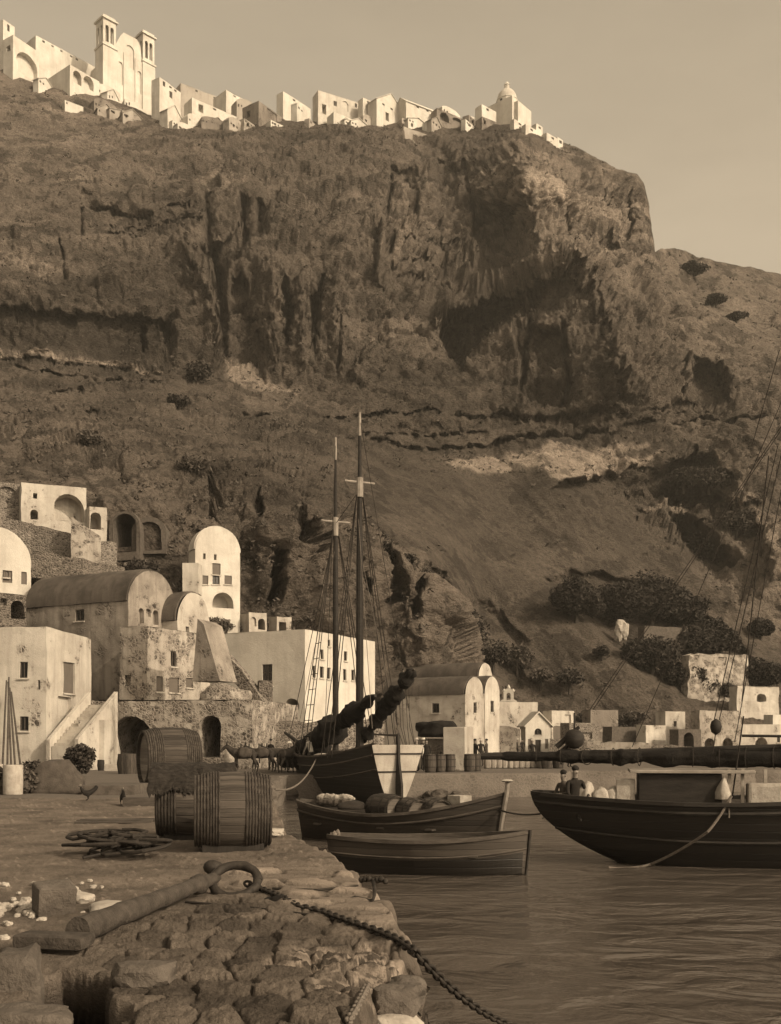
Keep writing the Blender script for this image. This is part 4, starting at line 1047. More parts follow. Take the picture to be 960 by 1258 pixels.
# B: old vaulted building
dB = 70.0
house_px('vaulted_house', 'old vaulted building with streaked grey walls and a long rounded roof', 'house', 30, 158, 216, dB, 738, 930, PSI, M['old'], roof='vault_x', rise=2.35, roof_mat=M['vault'], rough=.07,
     FO=[('win', 92, 745, 103, 763)],
     RO=[('niche', 170, 741, 177, 766, 1), ('walled', 180, 742, 186, 758), ('niche', 188, 743, 195, 768, 1), ('niche', 201, 745, 209, 770, 1)])
house_px('vaulted_house', 'smaller rounded gable joined to the right of the streaked vaulted building', 'house', 190, 218, 258, 72.5, 762, 930, PSI, M['peel_light'], roof='vault_x', rise=2.1, roof_mat=M['vault'], rough=.07, w=7,
     RO=[('win', 246, 762, 249, 772), ('win', 251, 764, 254, 774), ('niche', 228, 742, 232, 752)])
house_px('stone_house', 'square house of bare rubble and flaking whitewash under the vaulted gable', 'house', 147, 181, 246, 66, 769, 930, PSI, M['peel'], rough=.09,
     FO=[('walled', 152, 829, 161, 843)], RO=[('win', 210, 800, 217, 819), ('shut', 192, 830, 200, 850), ('shut', 208, 832, 220, 851), ('shut', 229, 833, 237, 845)])
# arcade terrace with two arches
KA = corner(272, 60.0)
ter, frT = house_px('arcade_terrace', 'rubble terrace with two dark round arches opening on the square', 'terrace', 108, 309, 314, 60, 860, 944, RAD(12), M['terrace'], rough=.09, step=.45, base=.6,
     FO=[('deep', 133, 880, 188, 943, 1), ('deep', 245, 879, 271, 930, 1)], dep=9)
t = MB(); t.lump((0, 0, 0), (1.5, 1.4, .85), 3, .22, 3, flat=-.5); bo = t.obj('stone_buttress', M['terrace'], smooth=True, loc=W(278, 858, 62)); tag(bo, 'rounded plastered oven-like hump on the right end of the terrace', 'oven')
t = MB(); t.prism([(-1.0, 0), (1.0, 0), (.5, 1.6), (-.1, 3.4), (-.6, 3.7)], -.9, .9); t.rough(.08, .9); bo = t.obj('sloping_buttress', M['old'], loc=W(264, 838, 63.5), rz=-PSI); tag(bo, 'pale sloping buttress against the right side of the rubble house', 'buttress')
# outside stair: its foot near the square, rising to the right along the terrace
st = thing('outside_stair', 'whitewashed outside stair rising to the right in front of the white house', 'stair', (0, 0, 0))
p0 = W(78, 921, 57.0); p1 = W(126, 866, 60.5); N_ = 14; sb = MB()
dv = (p1-p0); hv = Vector((dv.x, dv.y, 0)); Ls = hv.length; hx = hv.normalized(); hy = Vector((-hx.y, hx.x, 0))
def stv(s_, t_, z_): return p0+hx*s_+hy*t_+Vector((0, 0, z_-p0.z))
for i in range(N_):
    zt_ = p0.z+dv.z*(i+1)/N_; s0 = Ls*i/N_; s1 = Ls*(i+1)/N_+.02
    c = [stv(s0, -.75, QZ-.3), stv(s1, -.75, QZ-.3), stv(s1, .75, QZ-.3), stv(s0, .75, QZ-.3), stv(s0, -.75, zt_), stv(s1, -.75, zt_), stv(s1, .75, zt_), stv(s0, .75, zt_)]
    sb.add(c, [(4, 5, 6, 7), (0, 1, 5, 4), (1, 2, 6, 5), (3, 2, 6, 7), (0, 3, 7, 4)])
sb.obj('steps', M['white'], st)
for nm, tt in (('parapet', -.88), ('parapet', .9)):
    pb = MB(); q = [(-.1, QZ-.3), (Ls, QZ-.3), (Ls, p1.z+.75), (-.1, p0.z+.55)]
    vs = [stv(a, tt-.11, z_) for a, z_ in q]+[stv(a, tt+.11, z_) for a, z_ in q]
    pb.add(vs, [(0, 1, 2, 3), (4, 5, 6, 7), (2, 3, 7, 6), (1, 2, 6, 5), (0, 3, 7, 4)]); pb.rough(.03, 1.5); pb.obj(nm, M['white'], st)
# low annexe with a door between the stair and the arch
house_px('annexe', 'low whitewashed annexe with a plank door beside the big arch', 'annexe', 96, 128, 134, 58.4, 884, 944, RAD(8), M['white'], rough=.05, dep=1.6, FO=[('door', 111, 912, 120, 940)])
# C: the long white building
house_px('white_warehouse', 'large plain white two-storey building with a bright right-hand wall, in the middle of the square', 'building', 240, 375, 461, 75, 773, 938, PSI, M['white_clean'], rough=.04,
     FO=[('win', 322, 816, 335, 843), ('dark', 349, 858, 368, 872, 1)],
     RO=[('win', 384, 818, 388, 833), ('win', 393, 819, 398, 833), ('win', 402, 820, 406, 834), ('win', 422, 822, 426, 836), ('win', 432, 823, 436, 836), ('win', 394, 798, 398, 810), ('win', 403, 786, 406, 792), ('win', 423, 800, 427, 812)])
# rubble yard walls in front of it
def wall_run(name, label, pts, mat, h0, h1, th=.5, z=QZ):
    """standing wall through ground points, its top from h0 to h1 above z"""
    b = MB(); n_ = len(pts)
    dense = []
    for i in range(n_-1):
        k = max(2, int((Vector(pts[i+1])-Vector(pts[i])).length/.5))
        for q in range(k): dense.append(Vector(pts[i]).lerp(Vector(pts[i+1]), q/k))
    dense.append(Vector(pts[-1])); m_ = len(dense)
    rows = 6; vs = []; fs = []
    for i, p in enumerate(dense):
        a = dense[max(0, i-1)]; c = dense[min(m_-1, i+1)]; tg = (c-a); tg.z = 0; tg.normalize(); nn_ = Vector((-tg.y, tg.x, 0))
        top = h0+(h1-h0)*i/(m_-1)+.22*noise.noise(p*.9)+.10*noise.noise(p*3.1)
        for r in range(rows+1): vs.append(p-nn_*th/2+Vector((0, 0, -.6+(top+.6)*r/rows)))
        for r in range(rows+1): vs.append(p+nn_*th/2+Vector((0, 0, top-(top+.6)*r/rows)))
    s_ = 2*(rows+1)
    for i in range(m_-1):
        for r in range(s_-1): fs.append((i*s_+r, i*s_+r+1, (i+1)*s_+r+1, (i+1)*s_+r))
    fs.append(tuple(range(s_))); fs.append(tuple((m_-1)*s_+r for r in range(s_)))
    b.add(vs, fs); b.rough(.07, 1.3)
    o = b.obj(name, mat); return tag(o, label, 'wall')
wall_run('yard_wall', 'rough rubble yard wall with a ruined pillar in front of the white building', [W(308, 941, 63), W(345, 940, 65), W(400, 939, 67)], M['rubble'], 2.6, 2.7)
wall_run('yard_wall', 'pale rubble wall behind the schooner masts', [W(400, 940, 67), W(470, 939, 69)], M['rubble_light'], 2.2, 3.3)
b = MB(); b.box((0, 0, 2.3), (.9, .9, 6.4)); b.rough(.08, 1.2); o = b.obj('stone_pillar', M['rubble'], loc=G(326, 940), rz=.2); tag(o, 'ragged rubble pillar rising above the yard wall before the white building', 'pillar')
b = MB(); b.prism([(0, 3.2), (1.6, 1.9), (3.0, .4), (3.5, .9), (1.9, 2.9), (.7, 4.0), (0, 4.4)], -.35, .35); b.rough(.1, 1.1); o = b.obj('ramp_wall', M['rubble_light'], loc=W(272, 880, 70), rz=-PSI); tag(o, 'rubble wall sloping down to the right against the white building', 'wall')
# D: narrow white tower house high against the rock
house_px('tower_house', 'narrow tall white house with a rounded top high against the rock', 'house', 232, 240, 295, 92, 674, 754, RAD(62), M['white_clean'], roof='vault_x', rise=2.1, rough=.03, base=3,
     RO=[('dark', 250, 657, 253, 661), ('dark', 263, 657, 266, 661), ('shut', 261, 692, 271, 706), ('shut', 249, 707, 256, 718), ('win', 261, 707, 270, 718), ('shut', 276, 707, 285, 718), ('dark', 261, 728, 287, 747, 1)])
b = MB(); b.box((0, 0, 0), (1.4, 1.6, 2.6)); b.rough(.08, 1); o = b.obj('stub_wall', M['white'], loc=W(236, 712, 91)); tag(o, 'stub of white wall joined to the left of the tower house', 'wall')
# E: white vaulted house at the left edge
house_px('vaulted_house', 'bright white vaulted house at the left edge above the square', 'house', -80, -48, 38, 73, 690, 730, RAD(58), M['white_clean'], roof='vault_x', rise=2.6, rough=.03, w=8, base=3,
     RO=[('win', 4, 662, 11, 682, 1), ('shut', 3, 684, 15, 716), ('shut', 26, 690, 33, 718)])
house_px('stone_house', 'dark rubble house with a low arch under the white vaulted house at the left edge', 'house', -90, -30, 32, 69, 724, 850, RAD(40), M['rubble'], rough=.09, RO=[('dark', 13, 738, 30, 760, 1), ('niche', 0, 728, 8, 742)])
# F: ruins on the upper left ledge
house_px('ruined_house', 'roofless white ruin with a great half-round arch on the upper left ledge', 'ruin', -6, 26, 106, 92, 592, 640, RAD(66), M['white'], rough=.08, base=2, dep=None,
     RO=[('dark', 66, 607, 103, 640, 1), ('dark', 41, 606, 46, 613), ('dark', 37, 626, 47, 638, 1)])
house_px('ruined_house', 'rough rubble ruin with a blocked arch at the left edge of the upper ledge', 'ruin', -80, -40, 24, 92, 588, 655, RAD(66), M['rubble_light'], rough=.1, RO=[('walled', -2, 592, 19, 616, .8)])
house_px('ruined_house', 'small fragment of wall holding one narrow arch, right of the big half-round arch', 'ruin', 104, 110, 129, 93, 622, 664, RAD(62), M['white'], rough=.08, dep=None, base=3, RO=[('dark', 111, 630, 124, 650, 1)])
wall_run('terrace_wall', 'rubble terrace wall under the ruined arch on the upper left ledge', [W(4, 690, 88), W(40, 694, 88.5), W(84, 700, 88), W(112, 704, 89), W(140, 706, 91)], M['rubble_light'], 3.6, 2.6, .8, z=0)
wall_run('terrace_wall', 'stub of paler terrace wall directly below the fragment with the narrow arch', [W(88, 680, 86.5), W(124, 690, 87)], M['peel'], 2.9, 2.0, .7, z=0)
wall_run('terrace_wall', 'second lower rubble terrace wall above the vaulted roofs', [W(30, 700, 84), W(100, 708, 85), W(150, 712, 88)], M['rubble'], 1.6, 1.0, .8, z=0)
# cave mouth with masonry lining
dcv = 96.6
cv = thing('cave_store', 'black arched cave mouth lined with masonry in the rock face', 'cave', W(153, 676, dcv), -.15)
b = MB(); s_ = dcv/F
outer = arch_poly(-20*s_, 20*s_, -12*s_, 48*s_, 19*s_, 14); inner = arch_poly(-15*s_, 15.5*s_, -2*s_, 45*s_, 15*s_, 14)
vv, ff, _, _ = cdt_panel(outer, [inner], .5); b.add([(p[0], 0, p[1]) for p in vv], ff)
k_ = len(inner); b.add([(p[0], 0, p[1]) for p in inner]+[(p[0], 7, p[1]) for p in inner], [(i, (i+1) % k_, (i+1) % k_+k_, i+k_) for i in range(k_)])
k_ = len(outer); b.add([(p[0], 0, p[1]) for p in outer]+[(p[0], 5, p[1]) for p in outer], [(i, (i+1) % k_, (i+1) % k_+k_, i+k_) for i in range(k_)])
b.rough(.08, 1.0); b.obj('arch_lining', M['stone'], cv)
b = MB(); b.add([(p[0], 6.9, p[1]) for p in inner], [tuple(range(len(inner)))]); b.obj('back_wall', M['wood_dark'], cv)
b = MB(); vv, ff, _, _ = cdt_panel(arch_poly(-1.6, 1.6, -1.2, 2.2, 1.5, 12), [arch_poly(-1.15, 1.15, -.9, 1.75, 1.1, 12)], .5)
b.add([(p[0], 0, p[1]) for p in vv], ff); ao = arch_poly(-1.6, 1.6, -1.2, 2.2, 1.5, 12); k_ = len(ao); b.add([(p[0], 0, p[1]) for p in ao]+[(p[0], 2, p[1]) for p in ao], [(i, (i+1) % k_, (i+1) % k_+k_, i+k_) for i in range(k_)]); b.rough(.06, 1); o = b.obj('blind_arch', M['stone'], loc=W(183, 664, 97.0)); tag(o, 'small blind arch in the rock just right of the black cave mouth', 'arch')
# little white structures between the tower house and the long white building
house_px('ruined_house', 'little white hut with a dark doorway below the tower house', 'ruin', 330, 340, 358, 94, 757, 778, RAD(55), M['peel_light'], rough=.08, RO=[('dark', 343, 764, 352, 777)])
house_px('ruined_house', 'crumbling white arch beside the little hut below the tower house', 'ruin', 296, 306, 328, 93, 752, 776, RAD(58), M['peel_light'], rough=.1, RO=[('dark', 317, 760, 326, 774, 1), ('walled', 308, 758, 315, 770, 1)])
# G: twin-gabled white building on the landing
dG = 100.0
house_px('twin_gabled_house', 'white vaulted building, the left of the twin rounded gables, with a long dark roof', 'house', 470, 572, 595, dG, 853, 930, RAD(30), M['peel_light'], roof='vault_x', rise=1.75, roof_mat=M['vault'], rough=.05,
     FO=[('win', 531, 864, 540, 876)], RO=[('win', 582, 863, 586, 876), ('dark', 581, 908, 586, 922)])
house_px('twin_gabled_house', 'white vaulted building, the right of the twin rounded gables', 'house', 560, 596, 614, 103.5, 852, 930, RAD(30), M['white'], roof='vault_x', rise=1.75, roof_mat=M['vault'], rough=.05,
     RO=[('win', 603, 861, 607, 875)], w=8)
house_px('vaulted_house', 'tall pale rounded gable with a long dark roof rising behind the twin gables', 'house', 455, 588, 605, 110, 834, 930, RAD(30), M['white'], roof='vault_x', rise=1.75, roof_mat=M['vault'], rough=.05)
# H: chapel; bell arch
house_px('chapel', 'small white chapel with a low gable, an arched window and a dark door', 'chapel', 640, 646, 677, 116, 890, 926, RAD(72), M['white_clean'], roof='gable_x', rise=1.4, rough=.02, dep=None,
     RO=[('door', 658, 909, 665, 926), ('win', 657, 895, 666, 903, 1), ('shut', 649, 908, 653, 920), ('shut', 670, 908, 674, 920)])
hb, frb = house_px('low_house', 'flaking white house with a flat roof, under the bell arch', 'house', 596, 610, 661, 123, 862, 930, RAD(64), M['peel_light'], rough=.06)
d_ = 124.5; s_ = d_/F
ba = thing('bell_arch', 'white bell arch with pinnacles standing on the flat roof left of the chapel', 'bell arch', W(625, 865, d_), -.2)
b = MB()
vv, ff, _, _ = cdt_panel([(-10*s_, -1), (10*s_, -1), (10*s_, 4*s_), (6*s_, 6*s_), (6*s_, 15*s_), (2.5*s_, 19*s_), (-2.5*s_, 19*s_), (-6*s_, 15*s_), (-6*s_, 6*s_), (-10*s_, 4*s_)],
    [arch_poly(-2.6*s_, 2.6*s_, 5*s_, 14*s_, 2.5*s_), arch_poly(-8.5*s_, -4*s_, -.5, 3*s_, 2*s_), arch_poly(4*s_, 8.5*s_, -.5, 3*s_, 2*s_)], .4)
b.add([(p[0], 0, p[1]) for p in vv]+[(p[0], .5, p[1]) for p in vv], ff+[tuple(q+len(vv) for q in f_) for f_ in ff]); b.obj('arch', M['white_clean'], ba)
b = MB()
for x in (-5.5, 0, 5.5): b.lathe([(.16, (15 if x else 19)*s_), (.22, (16.5 if x else 20.5)*s_), (.03, (19 if x else 24)*s_)], 8, Matrix.Translation((x*s_, .25, 0)))
b.obj('pinnacles', M['white_clean'], ba)
b = MB(); b.lathe([(.04, 11*s_), (.12, 10.5*s_), (.16, 8.5*s_), (.24, 7.5*s_)], 10, Matrix.Translation((0, .25, 0))); b.obj('bell', M['iron'], ba)
# J: low row to the right
J = [
 (668, 678, 706, 118, 873, 926, 58, 'white', 'low pale house with a tall blocked doorway right beside the chapel', [('shut', 680, 892, 690, 920), ('walled', 694, 878, 702, 890)], []),
 (690, 700, 736, 112, 888, 926, 60, 'rubble_light', 'low rubble house half hidden behind the spar block', [('walled', 712, 900, 728, 908)], []),
 (716, 726, 760, 122, 872, 910, 60, 'stone_far', 'small brown stone house set back up the slope behind the rubble one', [], []),
 (742, 752, 792, 114, 893, 926, 62, 'stone', 'low grey-brown wall-like house between two stays', [], []),
 (786, 794, 818, 113, 891, 926, 60, 'white', 'small bright white cube house at the middle of the right-hand row', [], []),
 (812, 818, 842, 118, 874, 926, 58, 'peel_light', 'taller flaking white house behind the small bright cube', [('win', 828, 886, 832, 893)], []),
 (824, 834, 862, 111, 896, 928, 66, 'stone', 'grey house front with one dark arch at the right-hand row', [('dark', 840, 900, 853, 928, 1)], []),
 (852, 860, 911, 115, 873, 928, 70, 'peel', 'long flaking white house with two dark arches', [('dark', 866, 907, 878, 928, 1), ('dark', 888, 907, 901, 928, 1)], []),
 (900, 910, 990, 118, 890, 928, 74, 'white', 'low white house with one dark arch at the right edge', [('dark', 928, 906, 944, 928, 1), ('win', 955, 905, 959, 912)], []),
 (905, 912, 925, 130, 893, 905, 60, 'white', 'tiny white hut above the right-hand row', [], []),
 (940, 950, 990, 126, 878, 905, 66, 'white_clean', 'bright white house corner at the right edge above the row', [], []),
]
for (xl, xc, xr, d_, yt, yb, ps, mt, lab, ro, fo) in J:
    house_px('low_house', lab, 'house', xl, xc, xr, d_, yt, yb, RAD(ps), M[mt], rough=.06, RO=ro, FO=fo, group='low houses along the right-hand shore')
# K: ruined walls among the trees on the slope
dK = depth_at(880, 850)-5
house_px('ruined_house', 'crumbling white ruin among the dark trees on the right-hand slope', 'ruin', 838, 846, 920, dK, 803, 838, RAD(68), M['peel'], rough=.30, base=4, dep=None, RO=[('walled', 884, 808, 893, 818)])
house_px('ruined_house', 'low white ruin by the dark bushes at the right edge of the slope', 'ruin', 898, 906, 957, depth_at(930, 868)-4, 843, 866, RAD(68), M['white'], rough=.14, base=4, dep=None, RO=[('dark', 930, 852, 942, 862, 1)])
house_px('ruined_house', 'low flat roof peeping between the dark trees on the slope', 'ruin', 786, 792, 846, depth_at(800, 790)-4, 769, 780, RAD(70), M['stone'], rough=.1, base=2, dep=None)
b = MB(); b.lump((0, 0, 0), (.9, .8, 1.5), 5, .3, 3); o = b.obj('white_rock', M['stone_pale'], loc=W(764, 776, depth_at(764, 782)-3)); tag(o, 'white rock or wall end at the left of the roof among the dark trees', 'rock')

for i, (x0, x1, y, d_, h_, lab) in enumerate(((602, 640, 926, 112, 3.4, 'low rubble wall between the twin gables and the chapel'), (676, 722, 926, 110, 1.8, 'low rubble wall right of the chapel'), (730, 800, 927, 109, 1.5, 'long low rubble wall along the right-hand shore'), (800, 850, 927, 108, 1.2, 'lowest rubble wall before the grey arched house'))):
    a = W(x0, y, d_); c = W(x1, y, d_-1); a.z = c.z = QZ; wall_run('shore_wall', lab, [a, a.lerp(c, .5), c], M['peel' if i % 2 == 0 else 'rubble_light'], h_, h_*.8, .5)
# ------------------------------------------------------------------ people and animals: one skinned surface per body
def skin_mesh(J, E, root, sub=1):
    names = list(J); idx = {k: i for i, k in enumerate(names)}
    me = bpy.data.meshes.new('tmp_skin'); me.from_pydata([J[k][:3] for k in names], [(idx[a], idx[b_]) for a, b_ in E], [])
    ob = bpy.data.objects.new('tmp_skin', me); COL.objects.link(ob)
    md = ob.modifiers.new('Skin', 'SKIN'); md.use_smooth_shade = True; md.branch_smoothing = .3
    for i, k in enumerate(names):
        r = J[k][3]; rr = r if hasattr(r, '__len__') else (r, r)
        me.skin_vertices[0].data[i].radius = rr; me.skin_vertices[0].data[i].use_root = (k == root)
    sb = ob.modifiers.new('Sub', 'SUBSURF'); sb.levels = sub; sb.render_levels = sub
    dg = bpy.context.evaluated_depsgraph_get(); ev = ob.evaluated_get(dg)
    m2 = bpy.data.meshes.new_from_object(ev)
    vs = [v.co.copy() for v in m2.vertices]; fs = [tuple(p.vertices) for p in m2.polygons]
    bpy.data.objects.remove(ob); bpy.data.meshes.remove(me); bpy.data.meshes.remove(m2)
    return vs, fs
def figure(label, loc, rz, pose='stand', shirt='cloth_dark', legs='cloth_dark', hat=None, scale=1.0, arm=(0.25, .25), group=None):
    """a person, 1.70 m, facing local -Y"""
    t = thing('person', label, 'person', loc, rz, group); t.scale = (scale,)*3
    J = {}; E = []
    if pose == 'stand': hip = .90; lean = 0
    elif pose == 'sit': hip = .12; lean = .06
    else: hip = .78; lean = .35
    def up(h, x=0, y=0): return (x, -lean*(h-.0)*1.0+y, hip+h)
    J['pelvis'] = (*up(0), (.15, .11)); J['waist'] = (*up(.16), (.14, .10)); J['chest'] = (*up(.36), (.17, .115)); J['neck'] = (*up(.53), .055); J['head0'] = (*up(.62, 0, -.015), (.072, .085)); J['head1'] = (*up(.74, 0, -.015), (.075, .09))
    E += [('pelvis', 'waist'), ('waist', 'chest'), ('chest', 'neck'), ('neck', 'head0'), ('head0', 'head1')]
    for s_, nm in ((-1, 'l'), (1, 'r')):
        if pose == 'sit':
            J['hip'+nm] = (s_*.10, -.05, hip-.0, .085); J['knee'+nm] = (s_*.15, -.42, hip+.04, .062); J['ank'+nm] = (s_*.15, -.50, hip-.36, .042); J['toe'+nm] = (s_*.17, -.66, hip-.42, .035)
        else:
            J['hip'+nm] = (s_*.10, 0, hip-.06, .088); J['knee'+nm] = (s_*.115, -.03+(.0 if s_ < 0 else -.06), hip-.45, .062); J['ank'+nm] = (s_*.12, .03, .09, .042); J['toe'+nm] = (s_*.14, -.13, .035, .035)
        E += [('pelvis', 'hip'+nm), ('hip'+nm, 'knee'+nm), ('knee'+nm, 'ank'+nm), ('ank'+nm, 'toe'+nm)]
        a = arm[0] if s_ < 0 else arm[1]
        sh = up(.45, s_*.18); J['sh'+nm] = (*sh, .058)
        el = (sh[0]+s_*.05, sh[1]-.28*math.sin(a)*.6, sh[2]-.27*math.cos(a*.6)); J['el'+nm] = (*el, .044)
        wr = (el[0]-s_*.02*a, el[1]-.25*math.sin(a*1.5), el[2]-.25*math.cos(a*1.5)); J['wr'+nm] = (*wr, .032)
        J['ha'+nm] = (wr[0], wr[1]-.07*math.sin(a*1.5), wr[2]-.07*math.cos(a*1.5), (.036, .022))
        E += [('chest', 'sh'+nm), ('sh'+nm, 'el'+nm), ('el'+nm, 'wr'+nm), ('wr'+nm, 'ha'+nm)]
    vs, fs = skin_mesh(J, E, 'pelvis', 1)
    b = MB(); b.add(vs, fs)
    for nm, s_ in (('l', -1), ('r', 1)):
        h_ = Vector(J['ha'+nm][:3]); dv = (h_-Vector(J['wr'+nm][:3])).normalized(); sd_ = Vector((0, 1, 0)) if abs(dv.y) < .7 else Vector((0, 0, 1))
        for q, ln in enumerate((.075, .085, .08, .06)):
            o_ = h_+sd_*(q-1.5)*.019; b.tube([o_, o_+dv*ln*.5, o_+dv*ln*.85+Vector((-s_*.018, 0, 0))], [.010, .009, .007], 5)
        o_ = h_-dv*.05-sd_*.03; b.tube([o_, o_+dv*.035-sd_*.022, o_+dv*.065-sd_*.024], [.012, .010, .008], 5)
    hd = Vector(J['head0'][:3]); b.lump(hd+Vector((0, -.095, .03)), (.013, .022, .022), 1, .05, 1)
    for s_ in (-1, 1): b.lump(hd+Vector((s_*.082, 0, .04)), (.014, .024, .032), 1, .05, 1)
    zl = hip-.02; zn = J['neck'][2]+.01
    handv = [Vector(J['ha'+k][:3]) for k in 'lr']
    mi = []
    for f_ in b.f:
        c = sum((Vector(b.v[i]) for i in f_), Vector())/len(f_)
        if c.z > zn or min((c-h_).length for h_ in handv) < .12: mi.append(0)
        elif c.z < zl or (pose == 'sit' and c.y < -.16 and c.z < hip+.12): mi.append(2)
        else: mi.append(1)
    b.mi = mi
    body = b.obj('body', [M['skin'], M[shirt], M[legs]], t, smooth=True)
    hb = MB()
    hc = Vector(J['head1'][:3])
    if hat:
        Tm = Matrix.Translation(hc+Vector((0, 0, .035)))
        hb.lathe([(.155, .0), (.15, .012), (.098, .02), (.09, .085), (.05, .10), (.004, .102)], 18, Tm)
        hb.obj('hat', M[hat], t, smooth=True)
    else:
        hb.lump(hc+Vector((0, .018, .012)), (.087, .095, .075), 2, .08, 2); hb.obj('hair', M['feather'], t, smooth=True)
    return t
def donkey(label, loc, rz, load=None, scale=1.0, head_down=0.0, group=None, white=False):
    """a donkey, head along local -X"""
    t = thing('donkey', label, 'donkey', loc, rz, group); t.scale = (scale,)*3
    J = {'rump': (.52, 0, .98, (.19, .22)), 'loin': (.2, 0, .96, (.23, .28)), 'rib': (-.15, 0, .95, (.23, .30)), 'breast': (-.45, 0, 1.0, (.16, .22)),
         'neck1': (-.66, 0, 1.15-head_down*.2, (.11, .18)), 'poll': (-.86, 0, 1.33-head_down*.6, (.085, .11)), 'brow': (-.98, 0, 1.27-head_down*.66, (.085, .10)), 'muz': (-1.18, 0, 1.03-head_down*.68, (.055, .06)),
         'dock': (.68, 0, .95, .05), 'tail1': (.76, 0, .75, .03), 'tail2': (.77, 0, .48, .035)}
    E = [('rump', 'loin'), ('loin', 'rib'), ('rib', 'breast'), ('breast', 'neck1'), ('neck1', 'poll'), ('poll', 'brow'), ('brow', 'muz'), ('rump', 'dock'), ('dock', 'tail1'), ('tail1', 'tail2')]
    for s_, nm in ((-1, 'l'), (1, 'r')):
        st_ = .06*s_
        J['stif'+nm] = (.46, s_*.13, .74, .11); J['hock'+nm] = (.66+st_, s_*.13, .42, .05); J['fet'+nm] = (.60+st_, s_*.13, .12, .033); J['hf'+nm] = (.57+st_, s_*.13, .03, .048)
        E += [('rump', 'stif'+nm), ('stif'+nm, 'hock'+nm), ('hock'+nm, 'fet'+nm), ('fet'+nm, 'hf'+nm)]
        J['elb'+nm] = (-.38, s_*.12, .72, .085); J['kn'+nm] = (-.40-st_, s_*.12, .40, .047); J['ff'+nm] = (-.40-st_, s_*.12, .12, .033); J['fh'+nm] = (-.43-st_, s_*.12, .03, .048)
        E += [('breast', 'elb'+nm), ('elb'+nm, 'kn'+nm), ('kn'+nm, 'ff'+nm), ('ff'+nm, 'fh'+nm)]
    vs, fs = skin_mesh(J, E, 'loin', 1)
    b = MB(); b.add(vs, fs); P0 = Vector(J['poll'][:3])
    for s_ in (-1, 1): b.tube([P0+Vector((0, s_*.05, .05)), P0+Vector((.02, s_*.09, .18)), P0+Vector((.03, s_*.11, .30))], [.03, .045, .006], 6)
    b.obj('body', M['hide_pale'] if white else M['hide'], t, smooth=True)
    mb = MB(); mb.tube([Vector((-.45, 0, 1.2)), Vector((-.66, 0, 1.30-head_down*.2)), Vector((-.84, 0, 1.43-head_down*.6))], [.03, .035, .03], 5); mb.obj('mane', M['feather'], t)
    if load:
        sb = MB(); sb.box((.05, 0, 1.22), (.55, .5, .1), bev=.04); sb.tube([(-.15, -.22, 1.2), (-.15, 0, 1.45), (-.15, .22, 1.2)], .035, 6); sb.tube([(.25, -.22, 1.2), (.25, 0, 1.45), (.25, .22, 1.2)], .035, 6); so_ = sb.obj('pack_saddle', M['wood_dark'], t)
        for s_ in (-1, 1):
            pb = MB(); pb.lump((.05, s_*.36, 1.02), (.34, .16, .26), 4+s_, .15, 3, boxy=.4); pb.obj('pannier', M['canvas_grey'], so_, smooth=True)
    return t
def hen(label, loc, rz, group=None):
    t = thing('hen', label, 'hen', loc, rz, group)
    J = {'rump': (.10, 0, .23, (.075, .08)), 'mid': (0, 0, .21, (.10, .11)), 'breast': (-.10, 0, .23, (.075, .08)), 'neck': (-.15, 0, .33, .04), 'head': (-.17, 0, .40, .034), 'tail': (.22, 0, .33, (.02, .06)), 'tail2': (.27, 0, .42, (.01, .05))}
    E = [('mid', 'rump'), ('mid', 'breast'), ('breast', 'neck'), ('neck', 'head'), ('rump', 'tail'), ('tail', 'tail2')]
    for s_, nm in ((-1, 'l'), (1, 'r')):
        J['th'+nm] = (.02, s_*.05, .13, .03); J['sh'+nm] = (.035, s_*.05, .06, .012); J['ft'+nm] = (-.03, s_*.05, .012, .012)
        E += [('mid', 'th'+nm), ('th'+nm, 'sh'+nm), ('sh'+nm, 'ft'+nm)]
    vs, fs = skin_mesh(J, E, 'mid', 1); b = MB(); b.add(vs, fs); b.tube([(-.19, 0, .405), (-.235, 0, .395)], [.014, .003], 5); b.obj('body', M['feather'], t, smooth=True)
    c = MB(); c.prism([(-.21, .425), (-.14, .425), (-.145, .46), (-.165, .445), (-.18, .465), (-.2, .445)], -.006, .006); c.obj('comb', M['skin'], t)
    return t
# ------------------------------------------------------------------ casks
def cask(name, label, R, H, bulge, stave, loc, rz=0, lying=None, hoops=4, head=True, group=None, n=36, cat='barrel', jag=0.0):
    """staved cask standing on its head; lying = yaw of its axis when it lies on its side"""
    t = thing(name, label, cat, loc, rz, group)
    if lying is not None: t.rotation_euler = (0, PI/2, lying)
    prof = []; K = 12
    for i in range(K+1):
        q = i/K; prof.append((R*(1+bulge*(1-(2*q-1)**2)-bulge), H*q))
    b = MB()
    ph = [random.uniform(-1, 1) for _ in range(n)]
    def fn(r, z, a): return r*(1+.006*ph[int(round(a/(2*PI)*n)) % n])
    b.lathe(prof, n, fn=fn)
    r1 = prof[-1][0]; r0 = prof[0][0]; hr = .06*H
    b.lathe([(r1, H), (r1*.93, H), (r1*.925, H-hr)], n); b.lathe([(r0, 0), (r0*.93, 0), (r0*.925, hr)], n)
    b.obj('staves', stave, t, smooth_angle=math.radians(25))
    for zz_, rr in ((H-hr, r1*.93), (hr, r0*.93)):
        hb = MB(); hb.lathe([(.001, zz_), (rr*.5, zz_), (rr, zz_)], n); hb.obj('head', M['caskhead'], t)
    for k in range(hoops):
        q = [(.06, .94), (.06, .94, .3, .7), (.05, .95, .2, .8, .36, .64)][min(2, hoops//2-1)][k]
        rr = R*(1+bulge*(1-(2*q-1)**2)-bulge)+.004; w_ = .028*max(.7, H); hb = MB(); hb.lathe([(rr, H*q-w_), (rr+.008, H*q-w_), (rr+.008, H*q+w_), (rr, H*q+w_)], n); hb.obj('hoop', M['iron'], t)
    return t
